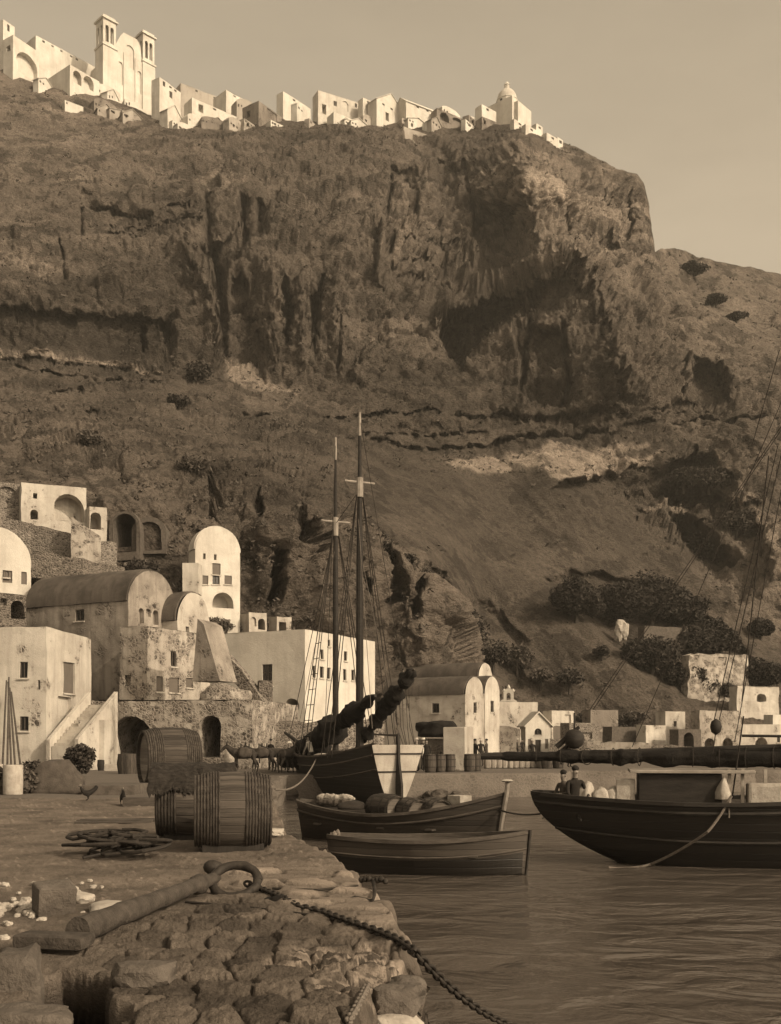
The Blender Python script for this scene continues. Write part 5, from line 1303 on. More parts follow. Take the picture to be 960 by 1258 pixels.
# ------------------------------------------------------------------ hulls
def hull(L, beam, sheer, keel, bow_rake, stern_rake, bow_full=.5, stern_full=.6, transom=0.0, n=44, m=12, inset=.06, vee=.6, cut=0.0):
    """returns section function S(t, q, side, off): t 0 stern..1 bow, q 0 keel..1 rail (x forward)"""
    def half(t):
        a = min(1, max(0, t)); b_ = 1-a
        fs_ = (min(1, a/stern_full))**.6 if a < stern_full else 1.0
        fs_ = transom+(1-transom)*fs_
        ff_ = 1-(max(0, (a-bow_full)/(1-bow_full)))**2.2
        return beam/2*fs_*max(ff_, 0.0)
    def S(t, q, side, off=0.0):
        h = half(t); zk = keel(t); zs = sheer(t); z = zk+(zs-zk)*q
        e = vee
        yy = h*(q**e)*(1+.06*q)
        yy = max(0.0, yy-off*(1 if q > .02 else 0))
        x = L*(t-.5)+bow_rake*(q**1.3)*max(0, (t-.6)/.4)**2-stern_rake*(q**1.1)*max(0, (.4-t)/.4)**2+cut*(1-q)**2*max(0, (.4-t)/.4)**1.3
        return (x, side*yy, z+(off if q < .3 else 0))
    return S
def hull_parts(root, S, mat, rail_mat, inner_mat, L, n=44, m=12, off=.06, transom_mat=None, deck_q=None, deck_mat=None, strakes=(), strake_mat=None, rail_w=.10, rail_h=.06, name='hull'):
    b = MB()
    for side in (-1, 1): b.grid(lambda a, q: S(a, q, side), n, m)
    b.grid(lambda a, q: S(0, q, -1+2*a), 6, m)
    if deck_q is None:
        for side in (-1, 1): b.grid(lambda a, q: S(a, .04+.96*q, side, off), n, m)
        b.grid(lambda a, q: tuple(Vector(S(0, .04+.96*q, -1+2*a, off))+Vector((off, 0, 0))), 6, m)
    ho = b.obj(name, mat, root, smooth_angle=math.radians(35))
    for side in (-1, 1):
        r = MB(); pts = [Vector(S(i/n, 1.0, side)) for i in range(n+1)]
        vs = []
        for p in pts:
            o_ = Vector((0, side, 0))
            vs += [p-o_*off*1.3+Vector((0, 0, -.02)), p+o_*.035+Vector((0, 0, -.02)), p+o_*.035+Vector((0, 0, rail_h)), p-o_*off*1.3+Vector((0, 0, rail_h))]
        r.add(vs, [(i*4+k, i*4+(k+1) % 4, (i+1)*4+(k+1) % 4, (i+1)*4+k) for i in range(n) for k in range(4)]); r.obj('gunwale', rail_mat, root)
        for q_, w_ in strakes:
            s_ = MB(); s_.tube([Vector(S(.005+.99*i/n, q_, side))+Vector((0, side*.012, 0)) for i in range(n+1)], w_, 6); s_.obj('rubbing_strake', strake_mat or rail_mat, root)
    if deck_q is not None:
        dk = MB(); dk.grid(lambda a, q: (S(.005+.99*a, deck_q, 1)[0], S(.005+.99*a, deck_q, 1)[1]*(2*q-1)*.99, S(.005+.99*a, deck_q, 1)[2]+.05*(1-(2*q-1)**2)), n, 6); dk.obj('deck', deck_mat or M['deck'], root)
        for side in (-1, 1):
            bw_ = MB(); bw_.grid(lambda a, q: (lambda p: (p[0], side*max(0, abs(p[1])-off), p[2]))(S(.005+.99*a, deck_q+(1-deck_q)*q, side)), n, 3); bw_.obj('bulwark', inner_mat, root)
    return ho
def rope(name, pts, r, mat, parent=None, sag=0.0, n=6, seg=14):
    b = MB(); P_ = []
    for i in range(len(pts)-1):
        a, c = Vector(pts[i]), Vector(pts[i+1])
        for k in range(seg): P_.append(a.lerp(c, k/seg)-Vector((0, 0, sag*4*(k/seg)*(1-k/seg))))
    P_.append(Vector(pts[-1])); b.tube(P_, r, n)
    return b.obj(name, mat, parent)
def furled(b, p0, p1, r0, r1, seed, lump=.3, seg=70, n=26, sag=0.0, squash=1.0):
    """a lumpy roll of sailcloth along a spar"""
    p0 = Vector(p0); p1 = Vector(p1); ax = (p1-p0).normalized(); sx = ax.cross(Vector((0, 0, 1))).normalized(); sz = sx.cross(ax)
    vs = []
    for i in range(seg+1):
        q = i/seg; c = p0.lerp(p1, q)-Vector((0, 0, sag*4*q*(1-q)))
        r = (r0+(r1-r0)*q)*(1+lump*noise.noise(Vector((q*7, seed, 0)))+lump*.6*noise.noise(Vector((q*19, seed, 5))))
        r *= .35+.65*min(1, q*9, (1-q)*9)
        for k in range(n):
            a = 2*PI*k/n; w_ = 1+.25*noise.noise(Vector((q*10, math.cos(a)*1.5, math.sin(a)*1.5+seed)))+.22*noise.noise(Vector((q*5, math.cos(a)*5, math.sin(a)*5+seed*2)))+.10*noise.noise(Vector((q*40, math.cos(a)*7, math.sin(a)*7)))
            vs.append(c+sx*math.cos(a)*r*w_+sz*math.sin(a)*r*w_*squash)
    fs = [(i*n+k, i*n+(k+1) % n, (i+1)*n+(k+1) % n, (i+1)*n+k) for i in range(seg) for k in range(n)]
    fs += [tuple(range(n)), tuple(seg*n+k for k in range(n))[::-1]]
    b.add(vs, fs)

# ------------------------------------------------------------------ the two-masted vessel moored by its stern
A0 = Vector((.21, 45.5, 0)); ax_s = Vector((-.42, .907, 0)); yaw_s = math.atan2(ax_s.y, ax_s.x)
Ls = 12.0; ctr = A0+ax_s*(Ls/2)
sch = thing('sailing_vessel', 'two-masted wooden sailing vessel with a white transom and furled dark sails', 'sailing boat', ctr, yaw_s)
S1 = hull(Ls, 3.5, lambda t: 1.65+.95*(1-t)**2.2*1.0+.75*t**2.4, lambda t: -.7+.55*(1-t)**3+.3*t**6, .8, .25, bow_full=.45, stern_full=.55, transom=.66, vee=.52)
bt = hull_parts(sch, S1, M['hull_black'], M['wood'], M['wood'], Ls, off=.1, deck_q=.76, strakes=((.84, .05), (.62, .04)), strake_mat=M['wood'])
b = MB(); b.grid(lambda a, q: tuple(Vector(S1(0, .12+.88*q, -1+2*a))+Vector((-.025, 0, 0))), 8, 10)
tr = b.obj('transom', M['hull_white'], sch)
for q_ in (.58, .86):
    b = MB(); b.tube([Vector(S1(0, q_, s_))*1+Vector((-.05, 0, 0)) for s_ in (-1, -.6, -.2, .2, .6, 1)], .035, 5); b.obj('moulding', M['wood_dark'], tr)
b = MB(); b.prism([(-.62, -.7), (.0, -.7), (.0, 2.9), (-.22, 3.1), (-.28, 1.9), (-.55, .9)], -.05, .05, Matrix.Translation((-Ls/2-.12, 0, 0))); rud = b.obj('rudder', M['wood_dark'], sch)
b = MB(); b.tube([(-Ls/2-.25, 0, 3.0), (-Ls/2+1.6, .25, 3.05)], [.06, .035], 6); b.obj('tiller', M['wood'], rud)
def mast(root, x, h, r, name='mast', hounds=.78, white=True):
    b = MB(); b.tube([(x, 0, .8), (x, 0, h*.3), (x, 0, h*.62), (x, 0, h*.80), (x, 0, h)], [r, r*.97, r*.85, r*.55, r*.28], 10)
    mo = b.obj(name, M['wood_dark'], root)
    b = MB(); b.tube([(x, 0, h*hounds-.45), (x, 0, h*hounds+.45)], r*.90, 10); b.obj('pale_band', M['wood_pale'], mo)
    b = MB(); b.tube([(x, 0, h-1.1), (x, 0, h)], [r*.44, r*.34], 8); b.obj('pale_top', M['wood_pale'], mo)
    b = MB(); b.tube([(x, -.75, h*hounds+.25), (x, .75, h*hounds+.25)], .05, 6); b.obj('crosstree', M['wood_pale'], mo)
    return mo
xm1 = -Ls/2+3.9; xm2 = -Ls/2+6.9
h1 = 18.0; h2 = 17.6
mast(sch, xm1, h1, .19, hounds=.806); mast(sch, xm2, h2, .155, hounds=.752)
for x, h, ho_ in ((xm1, h1, .806), (xm2, h2, .752)):
    for s_ in (-1, 1):
        for k in (-.9, -.3, .45): rope('shroud', [(x, s_*.1, h*ho_), (x+k, s_*1.75, 2.0)], .022, M['rope_dark'], sch)
    rope('topmast_stay', [(x, 0, h-.2), (x-2.6, -1.6 if x == xm1 else 1.6, 2.4)], .014, M['rope_dark'], sch)
rope('forestay', [(xm2, 0, h2*.75), (Ls/2+1.6, 0, 3.1)], .02, M['rope_dark'], sch); rope('triatic_stay', [(xm1, 0, h1*.80), (xm2, 0, h2*.76)], .014, M['rope_dark'], sch)
for (a, c) in (((xm1-.1, .1, 13), (xm1-2.8, .6, 3.3)), ((xm1-.1, -.1, 11), (xm1-2.2, -1.0, 2.9)), ((xm2-.1, .1, 12), (xm2+2.2, 1.4, 2.2))): rope('halyard', [a, c], .014, M['rope'], sch)
# ratlines on the shrouds at the shore side
for i in range(7):
    z_ = 3.0+i*.75; q = (z_-2.0)/(h2*.752-2.0)
    pts = [Vector((xm2+k, 1.75, 2.0)).lerp(Vector((xm2, .1, h2*.752)), q) for k in (-.9, .45)]
    b = MB(); b.tube(pts, .018, 5); b.obj('ratline', M['rope_dark'], sch)
# bowsprit, boom and gaff with furled sails
b = MB(); b.tube([(Ls/2-1.2, 0, 2.3), (Ls/2+2.4, 0, 3.2)], [.13, .08], 8); b.obj('bowsprit', M['wood_dark'], sch)
b = MB(); b.tube([(5.6, .3, 2.1), (-4.7, .35, 4.75)], [.09, .07], 8); b.obj('boom', M['wood_dark'], sch)
b = MB(); furled(b, (6.2, .35, 1.95), (1.6, .3, 2.9), .34, .52, 1.0, .9); b.obj('furled_sail', M['canvas'], sch, smooth=True)
b = MB(); furled(b, (2.0, .3, 2.9), (-4.6, .35, 4.75), .52, .22, 2.0, .9); b.obj('furled_sail', M['canvas'], sch, smooth=True)
b = MB(); b.tube([(xm1+.6, -.1, 2.4), (xm1-3.7, -1.0, 5.9)], [.10, .055], 8); b.obj('boom', M['wood'], sch)
b = MB(); furled(b, (xm1+.3, -.2, 2.7), (xm1-3.6, -1.0, 5.85), .26, .34, 3.0, 1.0); b.obj('furled_sail', M['canvas'], sch, smooth=True)
for k in range(6):
    x = xm1-1.7-.33*k; b = MB(); b.tube([(x, -.9, 4.5+.25*k), (x-.05+.1*math.sin(k*3), -.95, 3.4), (x+.2*math.sin(k*5), -1.2, 2.5)], .014, 5); b.obj('hanging_line', M['rope_dark'], sch)
b = MB(); b.box((-1.2, 0, 1.95), (2.2, 1.5, .7), bev=.05); b.obj('deckhouse', M['wood'], sch)
b = MB(); b.box((2.2, 0, 1.85), (1.4, 1.3, .5), bev=.05); b.obj('hatch', M['wood_dark'], sch)
def on_s(x, y_, z_): return ctr+ax_s*x+Vector((-ax_s.y, ax_s.x, 0))*y_+Vector((0, 0, z_))
# crew and cargo on the vessel
figure('man in a white shirt bending among the cargo on the two-masted vessel', on_s(1.6, 1.0, 1.45), yaw_s+2.2, 'bend', 'cloth_white', 'cloth_dark', None)
figure('man in dark clothes and white cap sitting on the rail of the two-masted vessel', on_s(4.6, 1.1, 1.75), yaw_s+1.0, 'sit', 'cloth_dark', 'cloth_dark', 'cloth_white')
b = MB(); b.lump((0, 0, .22), (.55, .4, .32), 4, .15, 3, flat=-.1); o = b.obj('white_sack', M['sack'], smooth=True, loc=on_s(.2, .9, 1.62)); tag(o, 'white sack on the deck of the two-masted vessel below the dark furled sail', 'sack')
b = MB(); b.lump((0, 0, .2), (.4, .35, .3), 8, .15, 3, flat=-.1); o = b.obj('white_sack', M['sack'], smooth=True, loc=on_s(3.2, 1.0, 1.5)); tag(o, 'smaller white sack near the bow of the two-masted vessel', 'sack')
b = MB(); furled(b, on_s(5.8, 1.2, 1.9), on_s(2.0, 1.1, 1.75), .38, .3, 9.0, .5, sag=.1); o = b.obj('tarpaulin', M['canvas'], smooth=True); tag(o, 'dark bundled tarpaulin along the rail of the two-masted vessel', 'tarpaulin')
# mooring line of the vessel to the quay
o = rope('mooring_rope', [on_s(-1.0, 1.75, 1.9), G(338, 976)+Vector((0, 0, .15))], .035, M['rope'], None, sag=.45, seg=22); tag(o, 'pale mooring rope sagging from the two-masted vessel to the quay', 'rope')

# ------------------------------------------------------------------ open boat with barrels
d2 = 29.5; pb0 = W(364, 0, 31.0); pb1 = W(622, 0, 27.6); cen = (pb0+pb1)/2; cen.z = 0; vx = pb1-pb0; vx.z = 0; L2 = vx.length-.5; yaw2 = math.atan2(vx.y, vx.x)
bo2 = thing('rowing_boat', 'broad open boat loaded with barrels, dark sides sweeping up to a tall bow', 'boat', cen, yaw2)
S2 = hull(L2, 2.3, lambda t: .62+.42*(1-t)**2.5+.78*t**3.0, lambda t: -.35+.2*(1-t)**4+.25*t**5, .22, .15, bow_full=.42, stern_full=.5, transom=.1, vee=.55)
hull_parts(bo2, S2, M['hull_mid'], M['wood'], M['wood'], L2, strakes=((.80, .035),), strake_mat=M['wood'], rail_w=.1)
b = MB(); b.tube([Vector(S2(1, .0, 1))+Vector((.02, 0, 0)), Vector(S2(1, .5, 1))+Vector((.03, 0, 0)), Vector(S2(1, 1, 1))+Vector((.05, 0, .05)), Vector(S2(1, 1, 1))+Vector((.07, 0, .32))], [.05, .06, .065, .06], 7); b.obj('stem_post', M['wood_pale'], bo2)
b = MB(); b.lathe([(.001, 0), (.12, .01), (.16, .04), (.10, .075), (.001, .08)], 12, Matrix.Translation(Vector(S2(1, 1, 1))+Vector((.07, 0, .32)))); b.obj('stem_cap', M['hull_white'], bo2)
for x, w_ in ((-2.2, 1.3), (.1, 2.0), (1.5, 1.7)):
    b = MB(); b.box((x, 0, .45), (.22, w_, .05), bev=.01); b.obj('thwart', M['wood'], bo2)
b = MB(); b.grid(lambda a, q: (S2(.1+.8*a, .3, 1)[0], S2(.1+.8*a, .3, 1)[1]*(2*q-1)*.9, S2(.1+.8*a, .3, 1)[2]), 20, 4); b.obj('floor_boards', M['wood_dark'], bo2)
def on_2(x, y_, z_): c = Vector((math.cos(yaw2), math.sin(yaw2), 0)); return cen+c*x+Vector((-c.y, c.x, 0))*y_+Vector((0, 0, z_))
BG = 'barrels lying in the open boat'
def lying(label, x, y_, z_, R, L_, yaw, mat='cask', group=None):
    c = on_2(x, y_, z_); a = Vector((math.cos(yaw), math.sin(yaw), 0))
    t = cask('barrel', label, R, L_, .14, M[mat], c-a*L_/2+Vector((0, 0, R*.98)), 0, None, 4, group=group, n=26)
    t.rotation_euler = (0, PI/2, yaw); return t
lying('dark barrel lying in the open boat, left of the other two', -.3, .05, .50, .42, 1.15, -1.0, 'cask_dark', BG)
lying('barrel lying in the middle of the open boat with its pale end showing', .55, -.05, .46, .40, 1.1, -1.15, 'cask', BG)
lying('barrel nearest the bow of the open boat with its round pale end showing', 1.25, .0, .48, .40, 1.05, -1.25, 'cask', BG)
b = MB(); b.box((0, 0, .24), (.52, .42, .5), bev=.02); o = b.obj('crate', M['sack'], loc=on_2(1.95, .1, .85), rz=yaw2-.4); tag(o, 'pale square crate behind the barrels in the open boat', 'crate')
b = MB(); furled(b, (-.7, 0, 0), (.7, .05, 0), .12, .10, 4, .3); o = b.obj('canvas_roll', M['sack'], smooth=True, loc=on_2(-2.15, .25, 1.14), rz=yaw2-.15); tag(o, 'pale canvas roll laid across the stern of the open boat', 'canvas')
b = MB(); furled(b, (-.62, 0, 0), (.62, .05, 0), .10, .11, 6, .3); o = b.obj('canvas_roll', M['canvas_grey'], smooth=True, loc=on_2(-1.95, -.1, 1.02), rz=yaw2-.05); tag(o, 'greyer canvas roll in front of the pale one in the open boat', 'canvas')
b = MB(); b.lump((0, 0, .15), (.42, .35, .2), 14, .15, 3, flat=-.05); o = b.obj('rope_heap', M['rope_dark'], smooth=True, loc=on_2(-1.3, -.2, .78)); tag(o, 'dark heap of gear in the open boat beside the canvas rolls', 'heap')
for p0_, p1_, lab in ((on_2(L2/2-.6, .6, 1.1), W(664, 1000, 25.2), 'rope from the bow of the open boat to the dark-hulled boat'), ):
    o = rope('mooring_rope', [p0_, p1_], .022, M['rope_dark'], None, sag=.12); tag(o, lab, 'rope')
# ------------------------------------------------------------------ the nearest dinghy
pd0 = W(404, 0, 22.8); pd1 = W(650, 0, 22.2); cen3 = (pd0+pd1)/2; cen3.z = 0; v3 = pd1-pd0; v3.z = 0; L3 = v3.length-.12; yaw3 = math.atan2(v3.y, v3.x)
bo3 = thing('dinghy', 'empty brown rowing dinghy lying nearest to the quay, dark below the top plank', 'dinghy', cen3, yaw3)
S3 = hull(L3, 1.5, lambda t: .62+.14*(1-t)**2+.26*t**2.2, lambda t: -.2+.18*t**5+.08*(1-t)**4, .06, .06, bow_full=.5, stern_full=.45, transom=.25, vee=.42)
hull_parts(bo3, S3, M['hull_brown'], M['wood'], M['wood'], L3, off=.04, strakes=((.64, .022),), strake_mat=M['wood'])
b = MB()
for s_ in (-1, 1): b.grid(lambda a, q: tuple(Vector(S3(.01+.97*a, .58*q, s_))+Vector((0, s_*.006, -.004))), 40, 6)
b.obj('dark_bottom', M['hull_black'], bo3)
b = MB(); b.tube([Vector(S3(1, 0, 1)), Vector(S3(1, .5, 1))+Vector((.02, 0, 0)), Vector(S3(1, 1, 1))+Vector((.03, 0, .06))], [.03, .035, .04], 6); b.obj('stem_post', M['wood_dark'], bo3)
for x in (-1.3, -.1, 1.0):
    b = MB(); b.box((x, 0, .42), (.2, 1.15 if abs(x) < 1.1 else .8, .04), bev=.008); b.obj('thwart', M['wood'], bo3)
for s_ in (-.18, .2):
    b = MB(); b.lump((-L3/2+.1, s_, .80), (.06, .06, .09), 1, .1, 2); b.obj('fender', M['rope'], bo3)
# ------------------------------------------------------------------ the dark-hulled boat on the right
e0 = W(630, 0, 25.0); e1 = W(1150, 0, 23.2); cen4 = (e0+e1)/2; cen4.z = 0; v4 = e1-e0; v4.z = 0; L4 = v4.length-.7; yaw4 = math.atan2(v4.y, v4.x)
bo4 = thing('cargo_boat', 'big black-hulled sailing boat at the right with a long furled sail over its deck', 'sailing boat', cen4+Vector((.35, 0, 0)), yaw4)
S4 = hull(L4, 3.0, lambda t: 1.28+.30*(1-t)**2.4+.5*t**2.5, lambda t: -.5+.35*(1-t)**3+.3*t**5, .9, .25, bow_full=.5, stern_full=.36, transom=.22, vee=.5, cut=2.1)
hull_parts(bo4, S4, M['hull_black'], M['wood_dark'], M['wood'], L4, off=.09, deck_q=.83, strakes=((.90, .05), (.55, .04)), strake_mat=M['wood_dark'])
def l4(px, py, yl=0.0):
    """local point over the boat's centre line (moved yl towards the far side) seen at a picture position"""
    c = Vector((math.cos(yaw4), math.sin(yaw4))); nn_ = Vector((-c.y, c.x)); K = Vector((cen4.x+.35, cen4.y))+nn_*yl
    r = (px-CX)/F; t = (K.x*nn_.x+K.y*nn_.y)/(r*nn_.x+nn_.y); p = Vector((r*t, t)); return Vector(((p-K).dot(c), yl, hz(py, t)))
def on_4(v): return Matrix.Translation(cen4+Vector((.35, 0, 0))) @ Matrix.Rotation(yaw4, 4, 'Z') @ Vector(v)
zdk = 1.10
a = l4(784, 948, .1); c_ = l4(884, 948, .1); b = MB(); b.box(((a.x+c_.x)/2, .3, (zdk+a.z)/2-.02), (c_.x-a.x, 1.6, a.z-zdk), bev=.02); dh = b.obj('deckhouse', M['wood_dark'], bo4)
b = MB(); b.box(((a.x+c_.x)/2+.25, .3, a.z+.02), (c_.x-a.x+.9, 1.85, .07), bev=.015); b.obj('deckhouse_roof', M['wood_pale'], dh)
for px in (896, 912, 940):
    p = l4(px, 945, -.3); b = MB(); b.box((p.x, -.4, (zdk+p.z)/2), (.07, .07, p.z-zdk)); b.obj('awning_post', M['wood_pale'], bo4)
mx = l4(990, 900, 0).x
b = MB(); b.tube([(mx, 0, .9), (mx, 0, 7), (mx, 0, 11.9), (mx, 0, 14.5)], [.15, .14, .10, .05], 10); b.obj('mast', M['wood_dark'], bo4)
# boom with the long furled sail, and the gaff over it
pL = l4(604, 929, .15); pR = l4(1120, 932, .15)
b = MB(); b.tube([pL-Vector((.25, 0, 0)), pR], [.085, .12], 8); b.obj('boom', M['wood_dark'], bo4)
b = MB(); furled(b, pL+Vector((.0, 0, 0)), l4(800, 930, .15), .10, .19, 11, .3, seg=70); furled(b, l4(780, 930, .15), pR, .19, .24, 12, .3, seg=90); b.obj('furled_sail', M['canvas'], bo4, smooth=True)
b = MB(); b.tube([l4(697, 926, .2), l4(1000, 917, .2)], [.06, .08], 8); b.obj('gaff', M['wood_dark'], bo4)
b = MB(); b.tube([l4(684, 918, .2), l4(704, 900, .2), l4(712, 893, .2)], [.07, .06, .04], 7); b.tube([l4(692, 922, .2), l4(712, 900, .2)], [.05, .05], 7); b.obj('gaff_jaws', M['wood_dark'], bo4)
b = MB(); p = l4(706, 908, .2); b.lathe([(.001, -.16), (.2, -.14), (.24, 0), (.2, .14), (.001, .16)], 16, Matrix.Translation(p) @ Matrix.Rotation(PI/2, 4, 'X')); b.tube([p, p+Vector((0, 0, .62))], .025, 6); b.obj('sheave_block', M['wood_dark'], bo4, smooth=True)
def lashings(root, sail, p0, p1, r0, r1, num, sag=0.0):
    p0 = Vector(p0); p1 = Vector(p1); ax = (p1-p0).normalized(); sx = ax.cross(Vector((0, 0, 1))).normalized(); sz = sx.cross(ax)
    for i in range(num):
        q = (i+.6)/num; c = p0.lerp(p1, q); r = (r0+(r1-r0)*q)*1.02; b = MB(); tl = random.uniform(-.15, .15)
        b.tube([c+sx*r*math.cos(a)+sz*r*math.sin(a)+ax*tl*math.cos(a) for a in np.linspace(0, 2*PI, 17)], .012, 5, cap=False); b.obj('lashing', M['rope_dark'], sail)
lashings(bo4, [c for c in bo4.children if c.name.startswith('furled')][0], l4(640, 929, .15), l4(1000, 931, .15), .17, .25, 11)
for sl_, q0, q1, r0, r1 in zip([c for c in sch.children if c.name.startswith('furled')], ((5.6, .35, 2.05), (1.4, .3, 3.0), (xm1-.2, -.3, 3.0)), ((1.8, .3, 2.9), (-4.2, .35, 4.6), (xm1-3.4, -.95, 5.65)), (.36, .48, .28), (.5, .25, .34)): lashings(sch, sl_, q0, q1, r0, r1, 5)
def block(px, py, yl, r=.13):
    b = MB(); b.lathe([(.02, -1.4*r), (.8*r, -.9*r), (r, 0), (.8*r, .9*r), (.02, 1.4*r)], 10, Matrix.Translation(l4(px, py, yl))); return b.obj('pulley_block', M['wood_dark'], bo4, smooth=True)
block(880, 893, -.2)
for (x0, y0, x1, y1, r) in ((878, 884, 956, 548, .012), (884, 885, 962, 552, .012), (880, 898, 876, 926, .012), (912, 862, 945, 560, .015), (914, 880, 900, 980, .018), (725, 872, 985, 487, .010), (729, 872, 988, 487, .010), (777, 918, 985, 437, .010), (903, 912, 985, 470, .010), (958, 430, 925, 545, .010)):
    rope('stay', [l4(x0, y0, -.2), l4(x1, y1, -.2)], r, M['rope_dark'], bo4)
b = MB(); b.tube([l4(912, 904, -.2), l4(1010, 905, -.2)], .035, 6); b.obj('crosspiece', M['wood_dark'], bo4)
o = rope('mooring_rope', [on_4(l4(899, 978, -1.5)), on_4(l4(870, 1022, -1.7)), W(800, 1062, 23.6), W(748, 1066, 23.4)], .03, M['rope'], None, sag=.05, seg=12); tag(o, 'pale rope looping down from the rail of the black-hulled boat into the water', 'rope')
b = MB(); b.tube([on_4(l4(896, 985, -1.55)), on_4(l4(896, 1005, -1.55))], .02, 6); b.obj('rope_tail', M['rope'], o)
# people and goods aboard
figure('man in dark clothes seated at the left end of the black-hulled boat', on_4(l4(706, 975, -.3)*Vector((1, 1, 0))+Vector((0, 0, zdk+.22))) if False else on_4(Vector((l4(706, 960, -.3).x, -.3, zdk+.20))), yaw4+.5, 'sit', 'cloth_dark', 'cloth_dark', None, arm=(.6, .7))
figure('man in a light shirt crouching beside the dark seated man on the black-hulled boat', on_4(Vector((l4(694, 960, .2).x, .2, zdk+.16))), yaw4-.7, 'sit', 'cloth_mid', 'cloth_white', None, scale=.92, arm=(.5, 1.0))
def sack(label, px, yl, sx, sz_, seed, mat='sack', hang=False):
    b = MB(); b.lump((0, 0, sz_*.9), (sx*1.25, sx, sz_*1.45), seed, .16, 3, flat=-.02, boxy=.4); p = l4(px, 950, yl); o = b.obj('sack', M[mat], smooth=True, loc=on_4(Vector((p.x, yl, zdk+.06))), rz=yaw4+seed); tag(o, label, 'sack', group='sacks on the deck of the black-hulled boat')
sack('tall pale sack standing right of the dark seated man on deck', 722, -.2, .19, .28, 1); sack('pale sack in the middle of the deck cargo', 737, -.25, .2, .24, 2); sack('pale sack beside the square package on deck', 752, -.2, .19, .25, 3)
p = l4(769, 948, -.2); b = MB(); b.box((0, 0, .41), (.42, .4, .84), bev=.02); o = b.obj('package', M['sack'], loc=on_4(Vector((p.x, -.2, zdk))), rz=yaw4); tag(o, 'square pale package left of the deckhouse on the black-hulled boat', 'package')
p = l4(928, 948, -.3); b = MB(); b.box((.1, 0, .38), (.95, .5, .76), bev=.07); o = b.obj('bale', M['sack'], loc=on_4(Vector((p.x+.2, -.3, zdk))), rz=yaw4); tag(o, 'large pale bale at the right edge of the black-hulled boat', 'bale')
p = l4(889, 948, -.5); b = MB(); b.lump((0, 0, .42), (.17, .2, .46), 21, .12, 3, flat=-.02); o = b.obj('bundle', M['sack'], smooth=True, loc=on_4(Vector((p.x, -.5, zdk)))); tag(o, 'pale cloth bundle by the right end of the deckhouse', 'bundle')
# ------------------------------------------------------------------ the square: vats, barrels, animals, clutter
def gz(p): return Vector((p.x, p.y, QZ+.0))
# three great vats
def cover(mb, R, H, seed, hem=.22, rise=.16, n=64):
    """straw cover: a lumpy cap with a ragged hanging hem"""
    def f_(a, q):
        an = 2*PI*a; 
        if q < .6:
            r = R*1.02*q/.6; z = H+rise*(1-(q/.6)**2)+.05*noise.noise(Vector((r*math.cos(an)*5, r*math.sin(an)*5, seed)))
        else:
            k = (q-.6)/.4; ln = hem*(.55+.9*abs(noise.noise(Vector((math.cos(an)*4, math.sin(an)*4, seed+3))))+.5*noise.noise(Vector((math.cos(an)*17, math.sin(an)*17, seed))))
            r = R*1.02+.02+.03*k; z = H-ln*k
        return (r*math.cos(an), r*math.sin(an), z)
    mb.grid(f_, n, 14)
def big_cask(name, label, px, py, R, L, yaw, mat, nh, cover_=None, seed=0):
    """great cask lying on its side; px, py is the foot of its middle; its left end turned to the camera; many thin wooden hoops at each end"""
    c = gz(G(px, py)); a = Vector((math.cos(yaw), math.sin(yaw), 0))
    t = cask(name, label, R, L, .13, mat, c-a*L/2+Vector((0, 0, R)), 0, None, 0, n=48, cat='cask'); t.rotation_euler = (0, PI/2, yaw)
    for e in (0, 1):
        for k in range(nh):
            q = (.02+.038*k+.006*random.uniform(-1, 1)); q = 1-q if e else q
            rr_ = R*(1+.13*(1-(2*q-1)**2)-.13)+.003; w_ = random.uniform(.014, .021)*L/1.3; hb = MB()
            hb.lathe([(rr_, L*q-w_), (rr_+.016, L*q-w_*.6), (rr_+.016, L*q+w_*.6), (rr_, L*q+w_)], 40, fn=lambda r, z, an: r+.003*math.sin(an*5+k)); hb.obj('hoop', M['hoop'], t)
    for s_ in (-1, 1):
        ch = MB(); ch.box((R*.93, s_*R*.42, L/2), (.16, .12, L*.8), bev=.02); ch.obj('chock', M['wood_dark'], t)
    return t
M['hoop'] = m_simple('wooden_hoops', .07, .65, 9, .9, .5, .01)
v1 = big_cask('cask', 'great cask lying nearest on the square, bound with many hoops at each end', 286, 1044, .60, 1.16, .17, M['cask'], 9)
v2 = big_cask('cask', 'great cask lying close behind the nearest one under a ragged straw cover', 243, 1031, .63, 1.34, .13, M['cask'], 7)
b = MB()
def drape(a, q):
    an = (a-.5)*PI*.95*(.88+.22*noise.noise(Vector((q*5, 3, 0)))+.16*noise.noise(Vector((q*31, 5, 0)))); r = .66+.04*noise.noise(Vector((a*6, q*6, 2)))+.03*noise.noise(Vector((a*20, q*20, 2)))
    return (-r*math.cos(an), r*math.sin(an), -.10+1.42*q+.05*noise.noise(Vector((a*9, q*3, 7))))
b.grid(drape, 60, 50); b.obj('straw_cover', M['straw'], v2, smooth=True)
v3 = big_cask('cask', 'huge dark cask lying behind the two nearer ones, before the big arch', 208, 969, 1.05, 1.85, .45, M['cask_big'], 8)
figure('man in a pale hat standing beside the huge dark cask', gz(G(238, 949)), .2, 'stand', 'cloth_mid', 'cloth_dark', 'sack')
